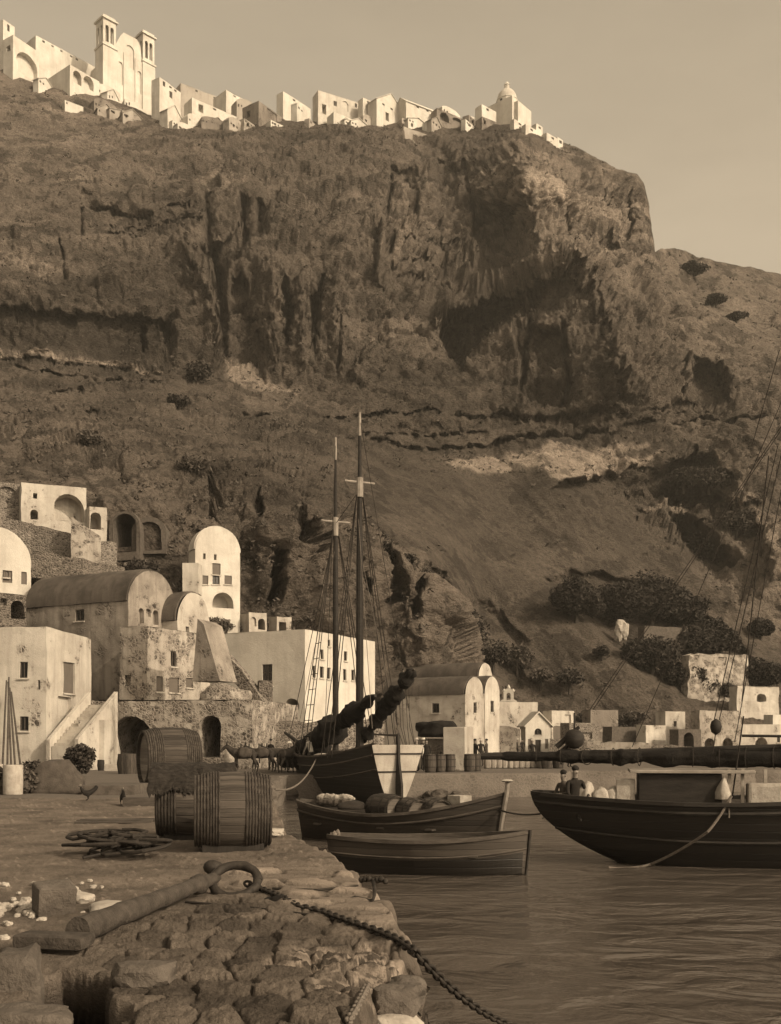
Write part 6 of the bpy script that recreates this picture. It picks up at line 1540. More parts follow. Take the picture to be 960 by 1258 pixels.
# canvas-covered heap and pale drum at left
b = MB()
pts = [(-.75, -.5, 0), (.78, -.55, 0), (.85, .5, 0), (-.8, .5, 0), (-.82, -.45, .55), (-.3, -.35, 1.05), (.35, -.3, 1.02), (.85, -.35, .5), (.75, .4, .5), (.3, .45, 1.0), (-.35, .45, 1.0), (-.8, .4, .55)]
bm = bmesh.new(); [bm.verts.new(q) for q in pts]; bmesh.ops.convex_hull(bm, input=bm.verts[:]); bmesh.ops.subdivide_edges(bm, edges=bm.edges[:], cuts=4, use_grid_fill=True)
for v in bm.verts:
    if v.co.z > .02: v.co += noise.noise_vector(v.co*2.3)*.08+noise.noise_vector(v.co*6)*.03
    else: v.co.z = -.03
b.addbm(bm); o = b.obj('tarpaulin_heap', M['canvas_grey'], smooth=True, loc=gz(G(70, 974)), rz=.15); tag(o, 'many-sided heap under a grey tarpaulin, left of the stair foot', 'tarpaulin')
b = MB(); b.lathe([(.001, 0), (.29, 0), (.30, .03), (.30, .86), (.285, .90), (.26, .91), (.26, .87), (.001, .86)], 28); b.rough(.012, 4); o = b.obj('drum', M['stone_pale'], smooth_angle=.6, loc=gz(G(16, 976))); tag(o, 'pale round drum at the left edge of the square', 'drum')
b = MB(); b.lathe([(.001, 0), (.2, 0), (.2, .85), (.001, .86)], 20); b.rough(.015, 4); o = b.obj('drum', M['sack'], smooth_angle=.6, loc=gz(G(-4, 970))); tag(o, 'second paler drum cut by the left edge of the picture', 'drum')
# poles leaning on the house
for i, (x0, x1, y1) in enumerate(((3, 8, 836), (9, 11, 832), (14, 10, 838), (19, 12, 845), (26, 14, 850))):
    b = MB(); a = W(x0, 920, 55.5); a.z = QZ; c = W(x1, y1, 57.6); b.tube([a, a.lerp(c, .5), c], [.06, .055, .04], 7); o = b.obj('pole', M['wood'], loc=(0, 0, 0)); tag(o, 'long pole among several leaning against the white house at the left edge', 'pole', group='poles leaning on the white house')
# heaps of brush and gear between the drum and the stair
def leaves(mb, cx, n_, size, rad, seed, flat=.8):
    rr = random.Random(seed)
    for _ in range(n_):
        d_ = Vector((rr.gauss(0, 1), rr.gauss(0, 1), rr.gauss(0, 1))); d_.normalize(); r_ = rr.random()**.45
        c = Vector(cx)+Vector((d_.x*rad[0]*r_, d_.y*rad[1]*r_, d_.z*rad[2]*r_))
        a = Vector((rr.uniform(-1, 1), rr.uniform(-1, 1), rr.uniform(-.6, .9))).normalized(); e = a.cross(Vector((rr.uniform(-1, 1), rr.uniform(-1, 1), rr.uniform(-1, 1)))).normalized()
        s_ = size*rr.uniform(.6, 1.35)
        mb.add([c-a*s_, c+e*s_*.45, c+a*s_, c-e*s_*.45], [(0, 1, 2, 3)])
M['leaf'] = m_simple('foliage', .055, .5, 2.2, .85, .0, coord='pos'); M['leaf_dry'] = m_simple('dry_foliage', .11, .5, 2.2, .9, .0, coord='pos'); M['bark'] = m_simple('bark', .06, .4, 6, .95, .7, .02)
M['leaf_dark'] = m_simple('dark_foliage', .04, .5, 1.6, .85, .0, coord='pos')
for nm, lab, px, py, d_, rad, n_, mt in (('brush_heap', 'dark heap of brushwood behind the drums at the left edge', 18, 925, 33, (.85, .5, .5), 900, 'leaf_dry'), ('brush_heap', 'dark heap of brushwood and gear behind the tarpaulin heap', 42, 920, 36, (.7, .5, .55), 800, 'leaf')):
    b = MB(); leaves(b, (0, 0, rad[2]*.8), n_, .10, rad, int(px)); b.lump((0, 0, rad[2]*.5), (rad[0]*.8, rad[1]*.8, rad[2]*.8), int(px), .2, 2)
    p = G(px, 908+1300*1.7/d_); o = b.obj(nm, M[mt], loc=gz(p)); tag(o, lab, 'brushwood')
# little potted tree at the stair foot
tr_ = thing('small_tree', 'small bushy tree beside the foot of the outside stair', 'tree', gz(W(98, 0, 47)))
b = MB(); b.tube([(0, 0, 0), (.03, 0, .5), (-.02, .03, 1.0)], [.06, .05, .035], 7); b.obj('trunk', M['bark'], tr_)
b = MB(); leaves(b, (-.1, .1, .45), 420, .10, (.6, .4, .4), 18); leaves(b, (-.45, .1, .75), 260, .10, (.3, .3, .25), 8); leaves(b, (.5, 0, 1.05), 160, .10, (.22, .3, .3), 9); leaves(b, (-.25, 0, 1.0), 420, .11, (.42, .4, .36), 3); leaves(b, (.25, 0, .8), 350, .11, (.4, .4, .36), 5); leaves(b, (.05, .1, 1.2), 250, .11, (.35, .4, .3), 6); b.obj('crown', M['leaf'], tr_)
# step / trough slabs and low timbers before the arch
for (x0, x1, y, hh_, dp, mt, nm, lab) in ((100, 166, 977, .30, 2.0, 'stone', 'stone_platform', 'low stone platform with a dark front before the big arch'), (128, 146, 948, .38, .8, 'stone_pale', 'stone_trough', 'pale stone trough at the left side of the big arch'),
    (150, 195, 990, .20, .5, 'wood', 'timber_baulk', 'squared timber lying left of the great casks'), (30, 100, 962, .15, .6, 'stone', 'kerb_stone', 'low stone kerb behind the tarpaulin heap')):
    d_ = F*1.7/(y-HY); w_ = (x1-x0)*d_/F; b = MB(); b.box((0, dp/2, hh_/2-.03), (w_, dp, hh_+.06), bev=.02); b.rough(.015, 3); o = b.obj(nm, M[mt], loc=gz(W((x0+x1)/2, 0, d_))); tag(o, lab, nm.split('_')[-1])
b = MB(); b.lathe([(.001, 0), (.16, 0), (.2, .3), (.18, .58), (.001, .6)], 16); o = b.obj('churn', M['wood_dark'], smooth_angle=.6, loc=gz(G(124, 947))); tag(o, 'small dark tub at the left of the trough', 'tub')
b = MB(); b.lathe([(.001, 0), (.45, 0), (.52, .5), (.46, .98), (.001, 1.0)], 22); o = b.obj('tub', M['cask_dark'], smooth_angle=.6, loc=gz(G(157, 951))); tag(o, 'dark cask standing inside the big arch', 'cask')
# pale rough table/wall piece in the arch
b = MB(); b.prism([(-.4, 0), (.35, 0), (.22, 1.0), (.05, 2.2), (-.15, 2.5), (-.28, 1.2)], -.25, .25); b.rough(.05, 2); o = b.obj('broken_pier', M['white'], loc=W(141, 940, 61) * Vector((1, 1, 0))+Vector((0, 0, QZ))); tag(o, 'ragged white masonry pier inside the left side of the big arch', 'pier')
# hens
hen('black hen standing on the open ground left of the boards', gz(G(107, 984)), .2, 'black hens on the square')
hen('black hen standing close to the end of the timber by the great casks', gz(G(151, 989)), 1.9, 'black hens on the square')
# planks by the great casks
b = MB()
for k in range(5): b.box((random.uniform(-.05, .05), k*.16, .03+.02*(k % 2)), (1.5, .13, .035), rz=random.uniform(-.03, .03))
o = b.obj('plank_stack', M['wood'], loc=gz(G(140, 1012)), rz=.1); tag(o, 'few loose planks lying in the shadow of the great casks', 'planks')
# tangled rope heap
rr = random.Random(5); b = MB()
P_ = []
for k in range(260):
    a = k*.42; r_ = .28+.32*math.sin(k*.173)+.12*rr.random(); P_.append(Vector((.58*r_*1.25*math.cos(a)+.12*math.sin(k*.05)*3, r_*.75*math.sin(a)+.10*math.sin(k*.7), .05+.10*abs(math.sin(k*.31))*(1-.4*r_)+k*.0009)))
b.tube(P_, .026, 6); o = b.obj('rope_tangle', M['rope_dark'], loc=gz(G(146, 1052))); tag(o, 'dark tangled heap of thick rope on the ground left of the great casks', 'rope')
for i, (x0, y0, x1, y1, lab) in enumerate(((108, 1052, 140, 1034, 'stick leaning over the left of the rope heap'), (125, 1048, 188, 1036, 'long stick lying along the top of the rope heap'), (102, 1057, 196, 1050, 'stick lying along the front of the rope heap'))):
    b = MB(); a = G(x0, y0)+Vector((0, 0, .03)); c = G(x1, y1)+Vector((0, 0, .12)); b.tube([a, a.lerp(c, .5)+Vector((0, 0, .04)), c], [.022, .02, .012], 6); o = b.obj('stick', M['wood_dark']); tag(o, lab, 'stick')
# donkeys
DG = 'donkeys standing by the schooner'
dk = [(300, 950, .15, True, .0, 'donkey with a pale pack at its head, leftmost of the string'), (322, 949, .05, True, .1, 'dark donkey in the middle of the string on the quay'), (340, 947, -.2, False, .2, 'dark donkey between the middle one and the vessel'), (352, 950, -2.0, False, .0, 'dark donkey nearest the vessel, turned away')]
for x, y, rz, ld, hd_, lab in dk: donkey(lab, gz(G(x, y)), rz, ld, 1.0, hd_, DG)
b = MB(); b.lump((0, 0, .55), (.36, .3, .6), 6, .12, 3, flat=-.5); o = b.obj('white_sack', M['sack'], smooth=True, loc=gz(G(283, 947))); tag(o, 'tall pale sack standing at the head of the leftmost donkey', 'sack')
b = MB(); b.box((0, 0, .32), (1.7, 1.0, .62), bev=.03); b.rough(.05, 2); o = b.obj('stone_bench', M['rubble'], loc=gz(G(268, 945))); tag(o, 'low rubble bench under the small arch behind the great casks', 'bench')
figure('person in dark clothes standing by the donkeys at the yard wall', gz(G(333, 944)), 2.5, 'stand', 'cloth_dark', 'cloth_dark', None)
# casks and people on the landing before the twin gables
dl = 60
CG = 'upright dark casks on the landing'
for i, (x, y, lab) in enumerate(((529, 949, 'leftmost upright cask on the landing, beside the white transom'), (541, 949, 'second upright cask on the landing from the transom'), (553, 948, 'third upright cask on the landing from the transom'), (577, 945, 'upright cask right of the flat stone pier on the landing'), (585, 944, 'last upright cask right of the flat stone pier on the landing'))):
    cask('cask', lab, .30, .92, .14, M['cask'], gz(W(x, 0, 53.6+i*.5)), i*.7, None, 4, group=CG, n=22, cat='cask')
b = MB(); b.box((0, 0, 1.15), (1.25, 2.2, 2.4), bev=.05); b.rough(.07, 1.2); o = b.obj('stone_pier', M['peel_light'], loc=W(564, 0, 58.5)*Vector((1, 1, 0))+Vector((0, 0, QZ)), rz=-.3); tag(o, 'square pale masonry block standing among the casks on the landing', 'masonry block')
b = MB(); b.lump((0, 0, .5), (1.0, .8, .6), 12, .3, 3, flat=-.4); o = b.obj('brush_heap', M['canvas'], smooth=True, loc=W(536, 908, 60)); tag(o, 'dark heap on the shed behind the leftmost casks', 'heap')
b = MB(); b.box((0, 0, .85), (2.4, 1.4, 1.7), bev=.05); b.rough(.06, 1.2); o = b.obj('shed', M['peel'], loc=W(541, 0, 61)*Vector((1, 1, 0))+Vector((0, 0, QZ)), rz=-.3); tag(o, 'low masonry shed behind the casks on the landing', 'shed')
PG = 'pale small casks in a row at the water'
for i in range(10):
    cask('keg', 'pale keg, one of a row standing along the landing wall under the dark boom', .21, .62, .16, M['cask_pale'], gz(W(599+i*6.9, 0, 60.2+i*.12)), i*1.3, None, 4 if False else 2, group=PG, n=16, cat='keg')
for i, (x, d_, sh, lg, hat, lab) in enumerate(((524, 56, 'cloth_dark', 'cloth_dark', None, 'person in dark clothes beside the leftmost cask on the landing'), (520, 57.5, 'cloth_white', 'cloth_dark', 'cloth_white', 'man in white shirt and cap between the transom and the casks'),
    (584, 66, 'cloth_dark', 'cloth_dark', None, 'person in dark clothes right of the masonry block on the landing'), (591, 66, 'cloth_dark', 'cloth_mid', 'sack', 'person with a pale hat standing in the group on the landing'), (598, 67, 'cloth_mid', 'cloth_dark', None, 'person at the right of the group on the landing, before the boom'),
    (574, 70, 'cloth_white', 'cloth_mid', None, 'person in a white top near the door of the twin-gabled house'), (642, 100, 'cloth_dark', 'cloth_dark', None, 'distant person in dark clothes left of the chapel'), (636, 96, 'cloth_mid', 'cloth_dark', 'sack', 'distant person in a pale hat left of the chapel'))):
    figure(lab, gz(W(x, 0, d_)), i*1.1, 'stand', sh, lg, hat)
# stones at the foot of the landing wall
for i, (x, d_, s_) in enumerate(((545, 50.6, .5), (566, 50.0, .45), (600, 55.6, .6), (622, 55.2, .55), (352, 50.5, .6), (590, 54.6, .5))):
    b = MB(); b.lump((0, 0, .1), (s_*1.3, s_, s_*.7), i+3, .2, 3, boxy=.4); o = b.obj('boulder', M['stone'], loc=W(x, 0, d_)*Vector((1, 1, 0)), rz=i); tag(o, ['boulder half in the water below the leftmost casks', 'boulder in the water below the masonry block', 'largest boulder in the water below the group of people', 'boulder in the water below the row of kegs', 'boulder at the water edge behind the mooring rope', 'small boulder between the casks and the kegs at the water'][i], 'boulder')

# ------------------------------------------------------------------ near ground
# the great tapered shank with its ring and chain
pa = G(266, 1096)+Vector((0, 0, .16)); pb = G(96, 1163)+Vector((0, 0, .13)); ax = (pb-pa).normalized()
an = thing('anchor_shank', 'heavy round tapering shank with a ring at its far end, lying on the cobbles', 'anchor shank', (0, 0, 0))
b = MB(); L_ = (pb-pa).length; prof = [(0, .055), (.03, .07), (.10, .07), (.14, .075), (.155, .105), (.19, .105), (.21, .078)]+[(.21+.79*k/22, .078+.034*k/22) for k in range(1, 23)]
b.tube([pa+ax*L_*q for q, r in prof], [r for q, r in prof], 20); b.rough(.009, 5); b.rough(.008, 19); b.obj('shank', M['shank'], an, smooth_angle=.7)
b = MB(); b.box((0, 0, 0), (.58, .3, .11), Matrix.Translation(G(66, 1172)+Vector((0, 0, .11))) @ Matrix.Rotation(-.12, 4, 'Z'), bev=.05); b.rough(.015, 5); b.obj('flattened_end', M['shank'], an, smooth_angle=.7)
b = MB(); rc = G(289, 1098)+Vector((0, 0, .14)); R_ = .20
b.tube([rc+Vector((R_*1.25*math.cos(a), R_*math.sin(a)*.9, R_*.75*math.sin(a)))for a in np.linspace(0, 2*PI, 33)], .052, 10, cap=False); b.rough(.01, 12); b.obj('ring', M['iron'], an, smooth=True)
b = MB(); b.lump(G(262, 1084)+Vector((0, 0, .18)), (.12, .12, .09), 3, .1, 2); b.obj('knob', M['iron'], an, smooth=True)
def chain(name, label, pts, link, r, mat, group=None):
    P_ = [Vector(p) for p in pts]; seglen = [(P_[i+1]-P_[i]).length for i in range(len(P_)-1)]; tot = sum(seglen); n_ = int(tot/(link*1.35)); b = MB()
    def at(s_):
        for i, l in enumerate(seglen):
            if s_ <= l or i == len(seglen)-1: return P_[i].lerp(P_[i+1], min(1, s_/l)), (P_[i+1]-P_[i]).normalized()
            s_ -= l
    for k in range(n_):
        c, t_ = at((k+.5)*tot/n_); up_ = Vector((0, 0, 1)) if abs(t_.z) < .9 else Vector((1, 0, 0)); sx = t_.cross(up_).normalized(); sz = sx.cross(t_)
        w_ = sx*.8+sz*.6 if k % 2 else sx*.6-sz*.8
        ring = []
        for q in range(13):
            a = 2*PI*q/12; ring.append(c+t_*link*math.cos(a)*1.0+w_*link*.55*math.sin(a))
        b.tube(ring, r, 6, cap=False)
    o = b.obj(name, mat, smooth=True); return tag(o, label, 'chain', group)
h_ = lambda px, py, z=.05: G(px, py)+Vector((0, 0, z))
pe = h_(508, 1174, .04); pw = W(655, 1266, 10.2)
pts = [h_(302, 1096, .10), h_(320, 1098), h_(340, 1106), h_(365, 1120), h_(395, 1127), h_(430, 1140), h_(465, 1152), h_(490, 1163), pe]
for k in range(1, 9): q = k/8; v = pe.lerp(pw, q); v.z -= .22*4*q*(1-q)*.6; pts.append(v)
chain('chain', 'rusty iron chain running from the ring across the quay edge down into the water', pts, .055, .016, M['iron'])
b = MB(); b.lump(h_(345, 1110, .02), (.16, .10, .07), 9, .3, 3); o = b.obj('rag', M['canvas'], smooth=True); tag(o, 'dark twist of rag wound round the chain near the ring', 'rag')
chain('chain', 'short thin chain hanging over the broken near corner of the quay', [h_(452, 1214, .02), h_(446, 1228, .03), h_(438, 1244, .03), h_(428, 1262, .03)], .035, .011, M['rope'])
o = rope('old_rope', [h_(228, 1112, .03), h_(300, 1118, .03), h_(380, 1128, .03)], .014, M['rope_dark'], None, seg=8); tag(o, 'thin dark rope lying across the cobbles below the ring', 'rope')
o = rope('old_rope', [h_(335, 1095, .03), h_(390, 1098, .04), h_(440, 1092, .03)], .014, M['rope_dark'], None, seg=8); tag(o, 'thin dark rope leading along the slabs to the iron hook', 'rope')
b = MB(); q0 = h_(436, 1106, .03); b.tube([h_(425, 1110, .02), q0, h_(458, 1110, .02), h_(461, 1102, .05), h_(459, 1094, .10)], .02, 7)
for k in range(7): b.lump(h_(444+k*5, 1092+.4*k, .10+.01*(k % 3)), (.03, .03, .035), k, .3, 2)
o = b.obj('iron_hook', M['iron'], smooth=True); tag(o, 'rusty iron hook with a clotted bar at the edge of the slabs', 'hook')
# stones
def stone(name, label, px, py, sx, sy, sz_, seed, mat, rz=0.0, boxy=.5, amp=.2, group=None, sink=.25, cat='stone'):
    b = MB(); b.lump((0, 0, sz_*(1-2*sink)+.0), (sx, sy, sz_), seed, amp, 3, boxy=boxy); o = b.obj(name, M[mat], loc=gz(G(px, py)), rz=rz, smooth_angle=.6); return tag(o, label, cat, group)
b = MB(); b.box((0, 0, .13), (.36, .34, .34), rz=.5, rx=.15, bev=.03); b.rough(.02, 5); b.box((0, 0, 0), (.01, .01, .01)); o = b.obj('stone_block', M['stone'], loc=gz(G(66, 1124))); tag(o, 'squared brown stone block tilted in the rubble left of the shank', 'stone')
stone('pale_slab', 'flat white broken stone slab touching the far side of the shank', 135, 1122, .19, .26, .07, 3, 'stone_pale', .3, .6, .12)
stone('pale_slab', 'white broken stone between the squared block and the slab', 101, 1108, .10, .12, .06, 5, 'stone_pale', .8, .5)
stone('pale_slab', 'white stone chip just behind the squared block', 84, 1097, .10, .10, .05, 7, 'stone_pale', .2, .5)
rr = random.Random(3); SG = 'small pale stones scattered left of the shank'
for i in range(46):
    x = rr.gauss(38, 34); y = rr.gauss(1122, 15)
    if x < -20 or (50 < x < 92 and 1095 < y < 1132): x = rr.uniform(-10, 45); y = rr.uniform(1112, 1142)
    if i % 6 == 0: x = rr.uniform(-10, 140); y = rr.uniform(1078, 1100)
    s_ = rr.uniform(.02, .052); stone('pebble', 'small pale stone, one of many scattered on the ground left of the shank', x, max(y, 1076), s_*1.2, s_, s_*.8, i, 'stone_pale', rr.uniform(0, 6), .3, .25, SG)
# big blocks in the near left corner
def blk(label, px, py, sx, sy, sz_, rz, seed, rx=0.0):
    b = MB(); bm = bmesh.new(); bmesh.ops.create_cube(bm, size=1); bmesh.ops.subdivide_edges(bm, edges=bm.edges[:], cuts=7, use_grid_fill=True)
    for v in bm.verts:
        c = Vector((v.co.x*sx, v.co.y*sy, v.co.z*sz_)); k = noise.noise_vector(c*3.1+Vector((seed*5, 0, 0)))*.05+noise.noise_vector(c*9)*.016
        e = sorted([abs(v.co.x), abs(v.co.y), abs(v.co.z)])[1]; v.co = c*(1-.08*max(0, e-.38)/.12)+k
    b.addbm(bm, Matrix.Rotation(rx, 4, 'X')); o = b.obj('stone_block', M['stone'], smooth_angle=.8, loc=gz(G(px, py))+Vector((0, 0, -.05)), rz=rz); tag(o, label, 'stone')
blk('large upright stone block at the near left corner, left of the dark hollow', 22, 1212, .30, .40, .62, .25, 1); blk('long low stone block at the bottom left corner of the picture', 10, 1268, .7, .3, .36, .1, 4)
stone('loose_stone', 'rounded stone at the right rim of the dark hollow', 178, 1212, .22, .17, .12, 22, 'stone', .3, .3); stone('loose_stone', 'flat stone lying right of the great casks near the quay edge', 337, 1026, .17, .25, .08, 25, 'stone_pale', .2, .5)
stone('loose_stone', 'small white stone against the foot of the nearest great cask', 290, 1046, .05, .05, .05, 27, 'stone_pale')

# more goods along the landing, and a small boat drawn up under it
CG2 = 'dark casks lying along the landing wall'
for i, (x, d_, lab) in enumerate(((672, 60.6, 'dark cask right of the row of pale kegs'), (686, 61.0, 'dark cask second right of the row of pale kegs'), (505, 53.2, 'dark cask half hidden behind the white transom'), (612, 63.5, 'dark cask behind the row of pale kegs, left of its fellow'), (628, 63.8, 'dark cask behind the row of pale kegs, right of its fellow'))):
    cask('cask', lab, .33, .9, .14, M['cask_dark'], gz(W(x, 0, d_)), i*.9, None, 4, group=CG2, n=22, cat='cask')
for i, (x, d_, sh, lg, hat, lab) in enumerate(((654, 62, 'cloth_dark', 'cloth_mid', 'sack', 'person in a pale hat walking along the landing before the chapel'), (700, 63, 'cloth_mid', 'cloth_dark', None, 'person standing on the landing right of the dark casks'), (512, 55, 'cloth_dark', 'cloth_dark', 'sack', 'person in a pale hat just right of the white transom'))):
    figure(lab, gz(W(x, 0, d_)), i*1.7+.4, 'stand', sh, lg, hat)
for i, (x, d_, s_, lab) in enumerate(((636, 55.3, .5, 'boulder in the water right of the largest one'), (664, 56.5, .6, 'flat boulder in the water under the tip of the dark boom'), (530, 50.8, .4, 'small boulder in the water close to the white transom'))):
    b = MB(); b.lump((0, 0, .1), (s_*1.5, s_, s_*.6), i+31, .22, 3, boxy=.3); o = b.obj('boulder', M['stone'], loc=W(x, 0, d_)*Vector((1, 1, 0)), rz=i); tag(o, lab, 'boulder')
rr = random.Random(19)
for i in range(26):
    q = rr.random(); e0_ = Vector(G(503, 1178)); e1_ = Vector(G(440, 1262)); p = e0_.lerp(e1_, q); lv = rr.choice((.0, .16, .34, .55, .8)); s_ = rr.uniform(.07, .15)
    p.x += .05+.28*lv+rr.uniform(-.03, .05); p.z = QZ-.10-lv
    b = MB(); b.lump((0, 0, 0), (s_*1.25, s_, s_*.8), 60+i, .22, 3, boxy=.45); o = b.obj('edge_stone', M[('stone', 'stone', 'shank', 'stone_pale')[i % 4] if i % 8 else 'stone'], loc=p, rz=rr.uniform(0, 6), smooth_angle=.6)
    tag(o, 'rough stone standing out of the broken near corner of the quay', 'stone', 'stones of the broken quay corner')
# ------------------------------------------------------------------ trees and shrubs on the slopes
def crown_tree(name, label, px, py, wpx, hpx, mat, seed, group=None, dn=None, trunk=True, dens=1.0, leaf=None, cat='tree', clumps=9):
    d = (dn or depth_at(px, py)-1.2); k = d/F; w = wpx*k; h = hpx*k; rr = random.Random(seed)
    t = thing(name, label, cat, W(px, py, d), rr.uniform(0, 6), group)
    b = MB(); ls = leaf or max(.16, .0019*d); n_each = int(dens*150)
    lim = []
    for c in range(clumps):
        a = rr.uniform(0, 2*PI); r_ = rr.random()**.6*w*.36; z_ = h*(.22+.55*rr.random()*(1-.5*(r_/(w*.36+.01))))
        cx = (r_*math.cos(a), r_*math.sin(a), z_); s_ = w*rr.uniform(.15, .27); lim.append(cx)
        leaves(b, cx, n_each, ls, (s_, s_, min(s_*.8, h*.3)), seed*31+c)
    leaves(b, (0, 0, h*.42), n_each*3, ls, (w*.42, w*.42, h*.40), seed*77)
    b.obj('crown', M[mat], t)
    tb = MB(); tb.tube([(0, 0, -1.2), (.04*w, 0, h*.2), (0, .03*w, h*.5)], [w*.035+.05, w*.028+.04, w*.015+.02], 7)
    for cx in lim[:5]: tb.tube([(.03*w, 0, h*.2), Vector(cx)*.55, Vector(cx)], [w*.018+.03, w*.012+.02, .015], 5)
    tb.obj('trunk', M['bark'], t)
    return t
TG = 'dark trees in the gully on the right-hand slope'
for i, (x, y, w_, h_, lab) in enumerate(((708, 756, 62, 46, 'dark spreading tree at the left end of the gully trees'), (762, 766, 70, 56, 'broad dark tree left of centre in the gully'), (800, 764, 84, 64, 'tallest broad dark tree in the gully'), (838, 768, 56, 46, 'dark tree at the right shoulder of the tall gully tree'),
    (800, 822, 66, 46, 'round dark tree below the pale roof on the slope'), (846, 800, 52, 36, 'dark tree right of the pale roof on the slope'), (880, 800, 56, 38, 'dark tree above the crumbling white ruin'), (938, 842, 50, 32, 'dark bushy tree at the right edge beside the white ruin'), (842, 842, 46, 32, 'small tree at the lower left corner of the crumbling white ruin'), (935, 778, 26, 20, 'small dark bush alone on the right-hand slope'))):
    crown_tree('dark_tree', lab, x, y+3, w_*1.15, h_*1.2, 'leaf_dark', 100+i, TG, dens=3.0, clumps=16)
SG2 = 'shrubs on the slopes above the harbour'
for i, (x, y, w_, h_, mt, lab) in enumerate((
    (478, 690, 40, 34, 'leaf', 'dark shrub beside the tall mast, highest of the line down the outcrop'), (500, 704, 38, 30, 'leaf', 'dark shrub second down the line on the outcrop'), (520, 718, 34, 26, 'leaf', 'dark shrub third down the line on the outcrop'), (462, 672, 26, 26, 'leaf', 'dark shrub just right of the masts at the top of the outcrop'),
    (582, 800, 52, 58, 'leaf', 'tall dark shrub beside the right flank of the outcrop'), (606, 818, 46, 42, 'leaf', 'dark shrub behind the twin gables'), (636, 822, 44, 40, 'leaf_dry', 'loose shrub behind the bell arch'), (570, 770, 36, 34, 'leaf', 'shrub on the flank above the twin-gabled house'), (700, 842, 46, 26, 'leaf', 'low wide shrub on the scree above the chapel'), (664, 838, 30, 22, 'leaf_dry', 'small dry shrub left of the low wide one on the scree'),
    (718, 892, 28, 20, 'leaf', 'round dark shrub behind the low rubble house'), (778, 890, 40, 20, 'leaf_dry', 'flat dry shrub on the slope above the right-hand row'), (740, 806, 22, 14, 'leaf', 'little shrub on the edge of the scree fan'), (244, 470, 48, 30, 'leaf', 'dark shrub beside the road on the left-hand slope'), (220, 500, 36, 18, 'leaf', 'dark low shrub under the road on the left-hand slope'),
    (110, 545, 40, 20, 'leaf_dry', 'dry shrub high on the left-hand slope'), (240, 584, 44, 30, 'leaf_dry', 'rounded dry shrub on the rock above the tower house'), (175, 708, 50, 24, 'leaf', 'shrub behind the vaulted roofs on the left'), (120, 704, 46, 20, 'leaf_dry', 'low dry shrub between the terrace wall and the vaulted roofs'), (268, 776, 40, 22, 'leaf_dry', 'dry shrub below the tower house'), (300, 778, 44, 18, 'leaf_dry', 'dry shrub above the roof of the long white building'),
    (864, 852, 40, 26, 'leaf', 'shrub before the left half of the crumbling white ruin'), (896, 856, 34, 20, 'leaf', 'low shrub before the right half of the crumbling white ruin'), (40, 716, 60, 26, 'leaf', 'shrub under the terrace wall beside the white vaulted house'), (96, 716, 50, 22, 'leaf_dry', 'dry shrub under the terrace wall above the vaulted roofs'),
    (760, 900, 30, 16, 'leaf', 'dark shrub behind the long low shore wall'), (655, 880, 20, 14, 'leaf', 'small dark shrub behind the chapel roof'), (880, 372, 30, 10, 'leaf', 'dark low bush near the top of the right-hand hill'), (905, 392, 26, 9, 'leaf', 'dark low bush lower on the right-hand hill'), (850, 334, 40, 10, 'leaf', 'dark bush right under the crest of the right-hand hill'), (870, 600, 60, 30, 'leaf', 'dark scrub patch on the ledge at the right'), (905, 655, 60, 34, 'leaf', 'dark scrub under the path at the right'), (840, 600, 44, 30, 'leaf', 'dark scrub left of the ledge at the right'), (865, 680, 50, 36, 'leaf', 'dark scrub in the gully under the path'))):
    crown_tree('shrub', lab, x, y, w_, h_, mt, 300+i, SG2, dens=.6, clumps=10, cat='shrub')
# uncountable low scrub over the slopes
rr = random.Random(77); b = MB(); cnt = 0
while cnt < 5200:
    x = rr.uniform(-60, 1020); sy = float(np.interp(x, us, sky_y)); y = rr.uniform(sy+2, 880)
    i = int(np.clip(np.searchsorted(us, x), 1, NU-1)); j = row_at(i, y)
    nn_ = nrm.reshape(NV, NU, 3)[j, i]
    dens_ = noise.noise(Vector((x*.012, y*.02, 3)))+.25
    if nn_[2] < .35 or rr.random() > .35+dens_: continue
    p = P.reshape(NV, NU, 3)[j, i]
    if y > 640 and x < 330 and p[1] < 86: continue
    if float(poly_sd(np.array([x]), np.array([y]), FAN)[0]) > -6 and rr.random() < .9: continue
    s_ = rr.uniform(.25, .8); leaves(b, (p[0], p[1], p[2]+s_*.25), 9, s_*.42, (s_, s_, s_*.55), cnt); cnt += 1
o = b.obj('scrub', M['leaf_dry']); tag(o, 'low dry scrub dotted over the cliff slopes', 'scrub', kind='stuff')
# ------------------------------------------------------------------ light, sky, camera
SUN_EL = math.radians(30); SUN_PHI = math.radians(37)     # PHI: from +X round towards the camera
sv = Vector((math.cos(SUN_EL)*math.cos(SUN_PHI), -math.cos(SUN_EL)*math.sin(SUN_PHI), math.sin(SUN_EL)))
sl = bpy.data.lights.new('sun', 'SUN'); sl.energy = 2.25; sl.angle = math.radians(.55); sl.color = (1, .83, .61)
so = bpy.data.objects.new('sun', sl); COL.objects.link(so); so.location = (60, -40, 80)
so.rotation_euler = (-sv).to_track_quat('-Z', 'Y').to_euler()
wd = bpy.data.worlds.new('World'); SC.world = wd; wd.use_nodes = True
nt = wd.node_tree; nt.nodes.clear(); n = N(nt)
out = nt.nodes.new('ShaderNodeOutputWorld'); bg = nt.nodes.new('ShaderNodeBackground'); sk = nt.nodes.new('ShaderNodeTexSky')
sk.sky_type = 'NISHITA'; sk.sun_disc = False; sk.sun_elevation = SUN_EL
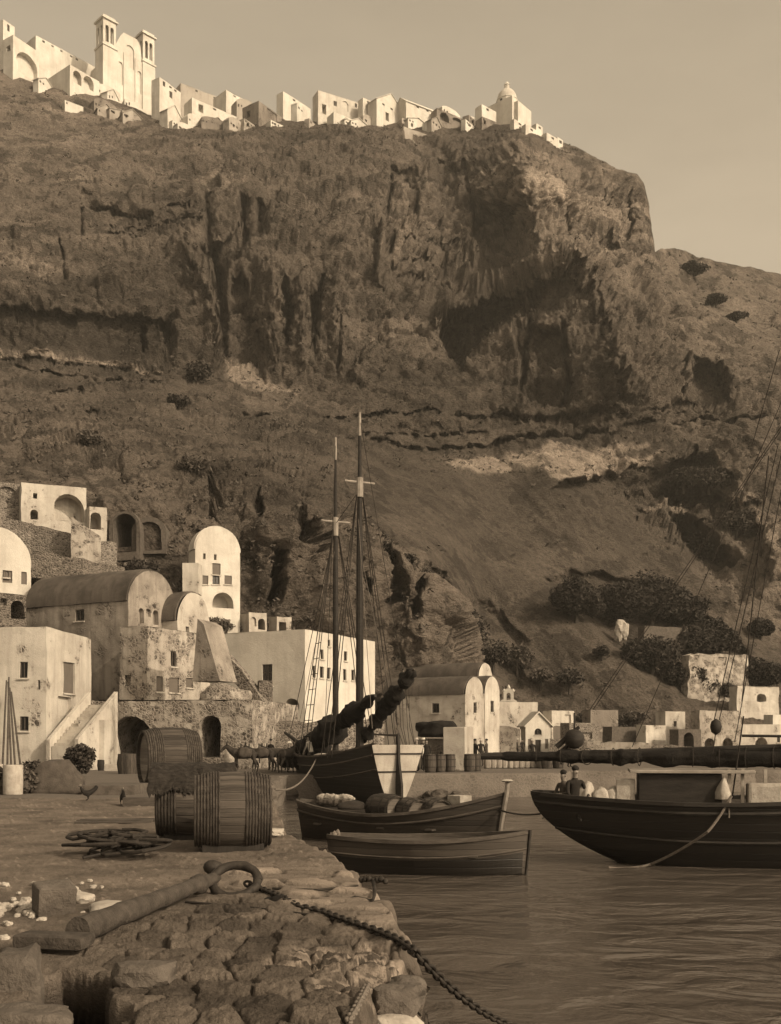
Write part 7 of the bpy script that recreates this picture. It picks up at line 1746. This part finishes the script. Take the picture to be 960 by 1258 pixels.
sk.sun_rotation = math.atan2(sv.x, sv.y); sk.air_density = 1.6; sk.dust_density = 4.0; sk.ozone_density = 1.0
bw = nt.nodes.new('ShaderNodeRGBToBW'); nt.links.new(sk.outputs[0], bw.inputs[0])
col = n.mix(1.0, bw.outputs[0], (1.25, 1.02, .725, 1), 'MULTIPLY')
tc = nt.nodes.new('ShaderNodeTexCoord'); cl_ = n.noise(n.mapping(tc.outputs['Generated'], (1.2, 1.2, 4.5)), 2.6, 5, .6)
col = n.mix(n.ramp(cl_, [(.35, 0), (.7, .16)]), col, (.62, .52, .40, 1))
nt.links.new(col, bg.inputs[0]); bg.inputs[1].default_value = .15
nt.links.new(bg.outputs[0], out.inputs[0])
cam = bpy.data.cameras.new('camera'); co = bpy.data.objects.new('camera', cam); COL.objects.link(co)
co.location = (0, 0, EYE); co.rotation_euler = (PI/2, 0, 0)
cam.sensor_fit = 'HORIZONTAL'; cam.sensor_width = 36; cam.lens = 36*F/960
cam.shift_y = (HY-629)/960; cam.clip_start = .1; cam.clip_end = 4000
SC.camera = co
SC.view_settings.view_transform = 'Standard'; SC.view_settings.look = 'None'; SC.view_settings.gamma = 1; SC.view_settings.exposure = .42
SC.render.engine = 'CYCLES'
SC.cycles.use_denoising = True
SC.cycles.max_bounces = 6; SC.cycles.diffuse_bounces = 3; SC.cycles.glossy_bounces = 3
SC.cycles.caustics_reflective = False; SC.cycles.caustics_refractive = False

# the air: faint even haze round the whole harbour
hb = MB(); hb.box((0, 260, 140), (1500, 600, 300))
m = bpy.data.materials.new('haze'); m.use_nodes = True; nt = m.node_tree; nt.nodes.clear()
o_ = nt.nodes.new('ShaderNodeOutputMaterial'); v_ = nt.nodes.new('ShaderNodeVolumePrincipled')
v_.inputs['Color'].default_value = (.9, .86, .78, 1); v_.inputs['Density'].default_value = .00028; v_.inputs['Anisotropy'].default_value = .2
nt.links.new(v_.outputs[0], o_.inputs['Volume'])
ho = hb.obj('haze', m); tag(ho, kind='stuff')
SC.cycles.volume_bounces = 0; SC.cycles.volume_max_steps = 64
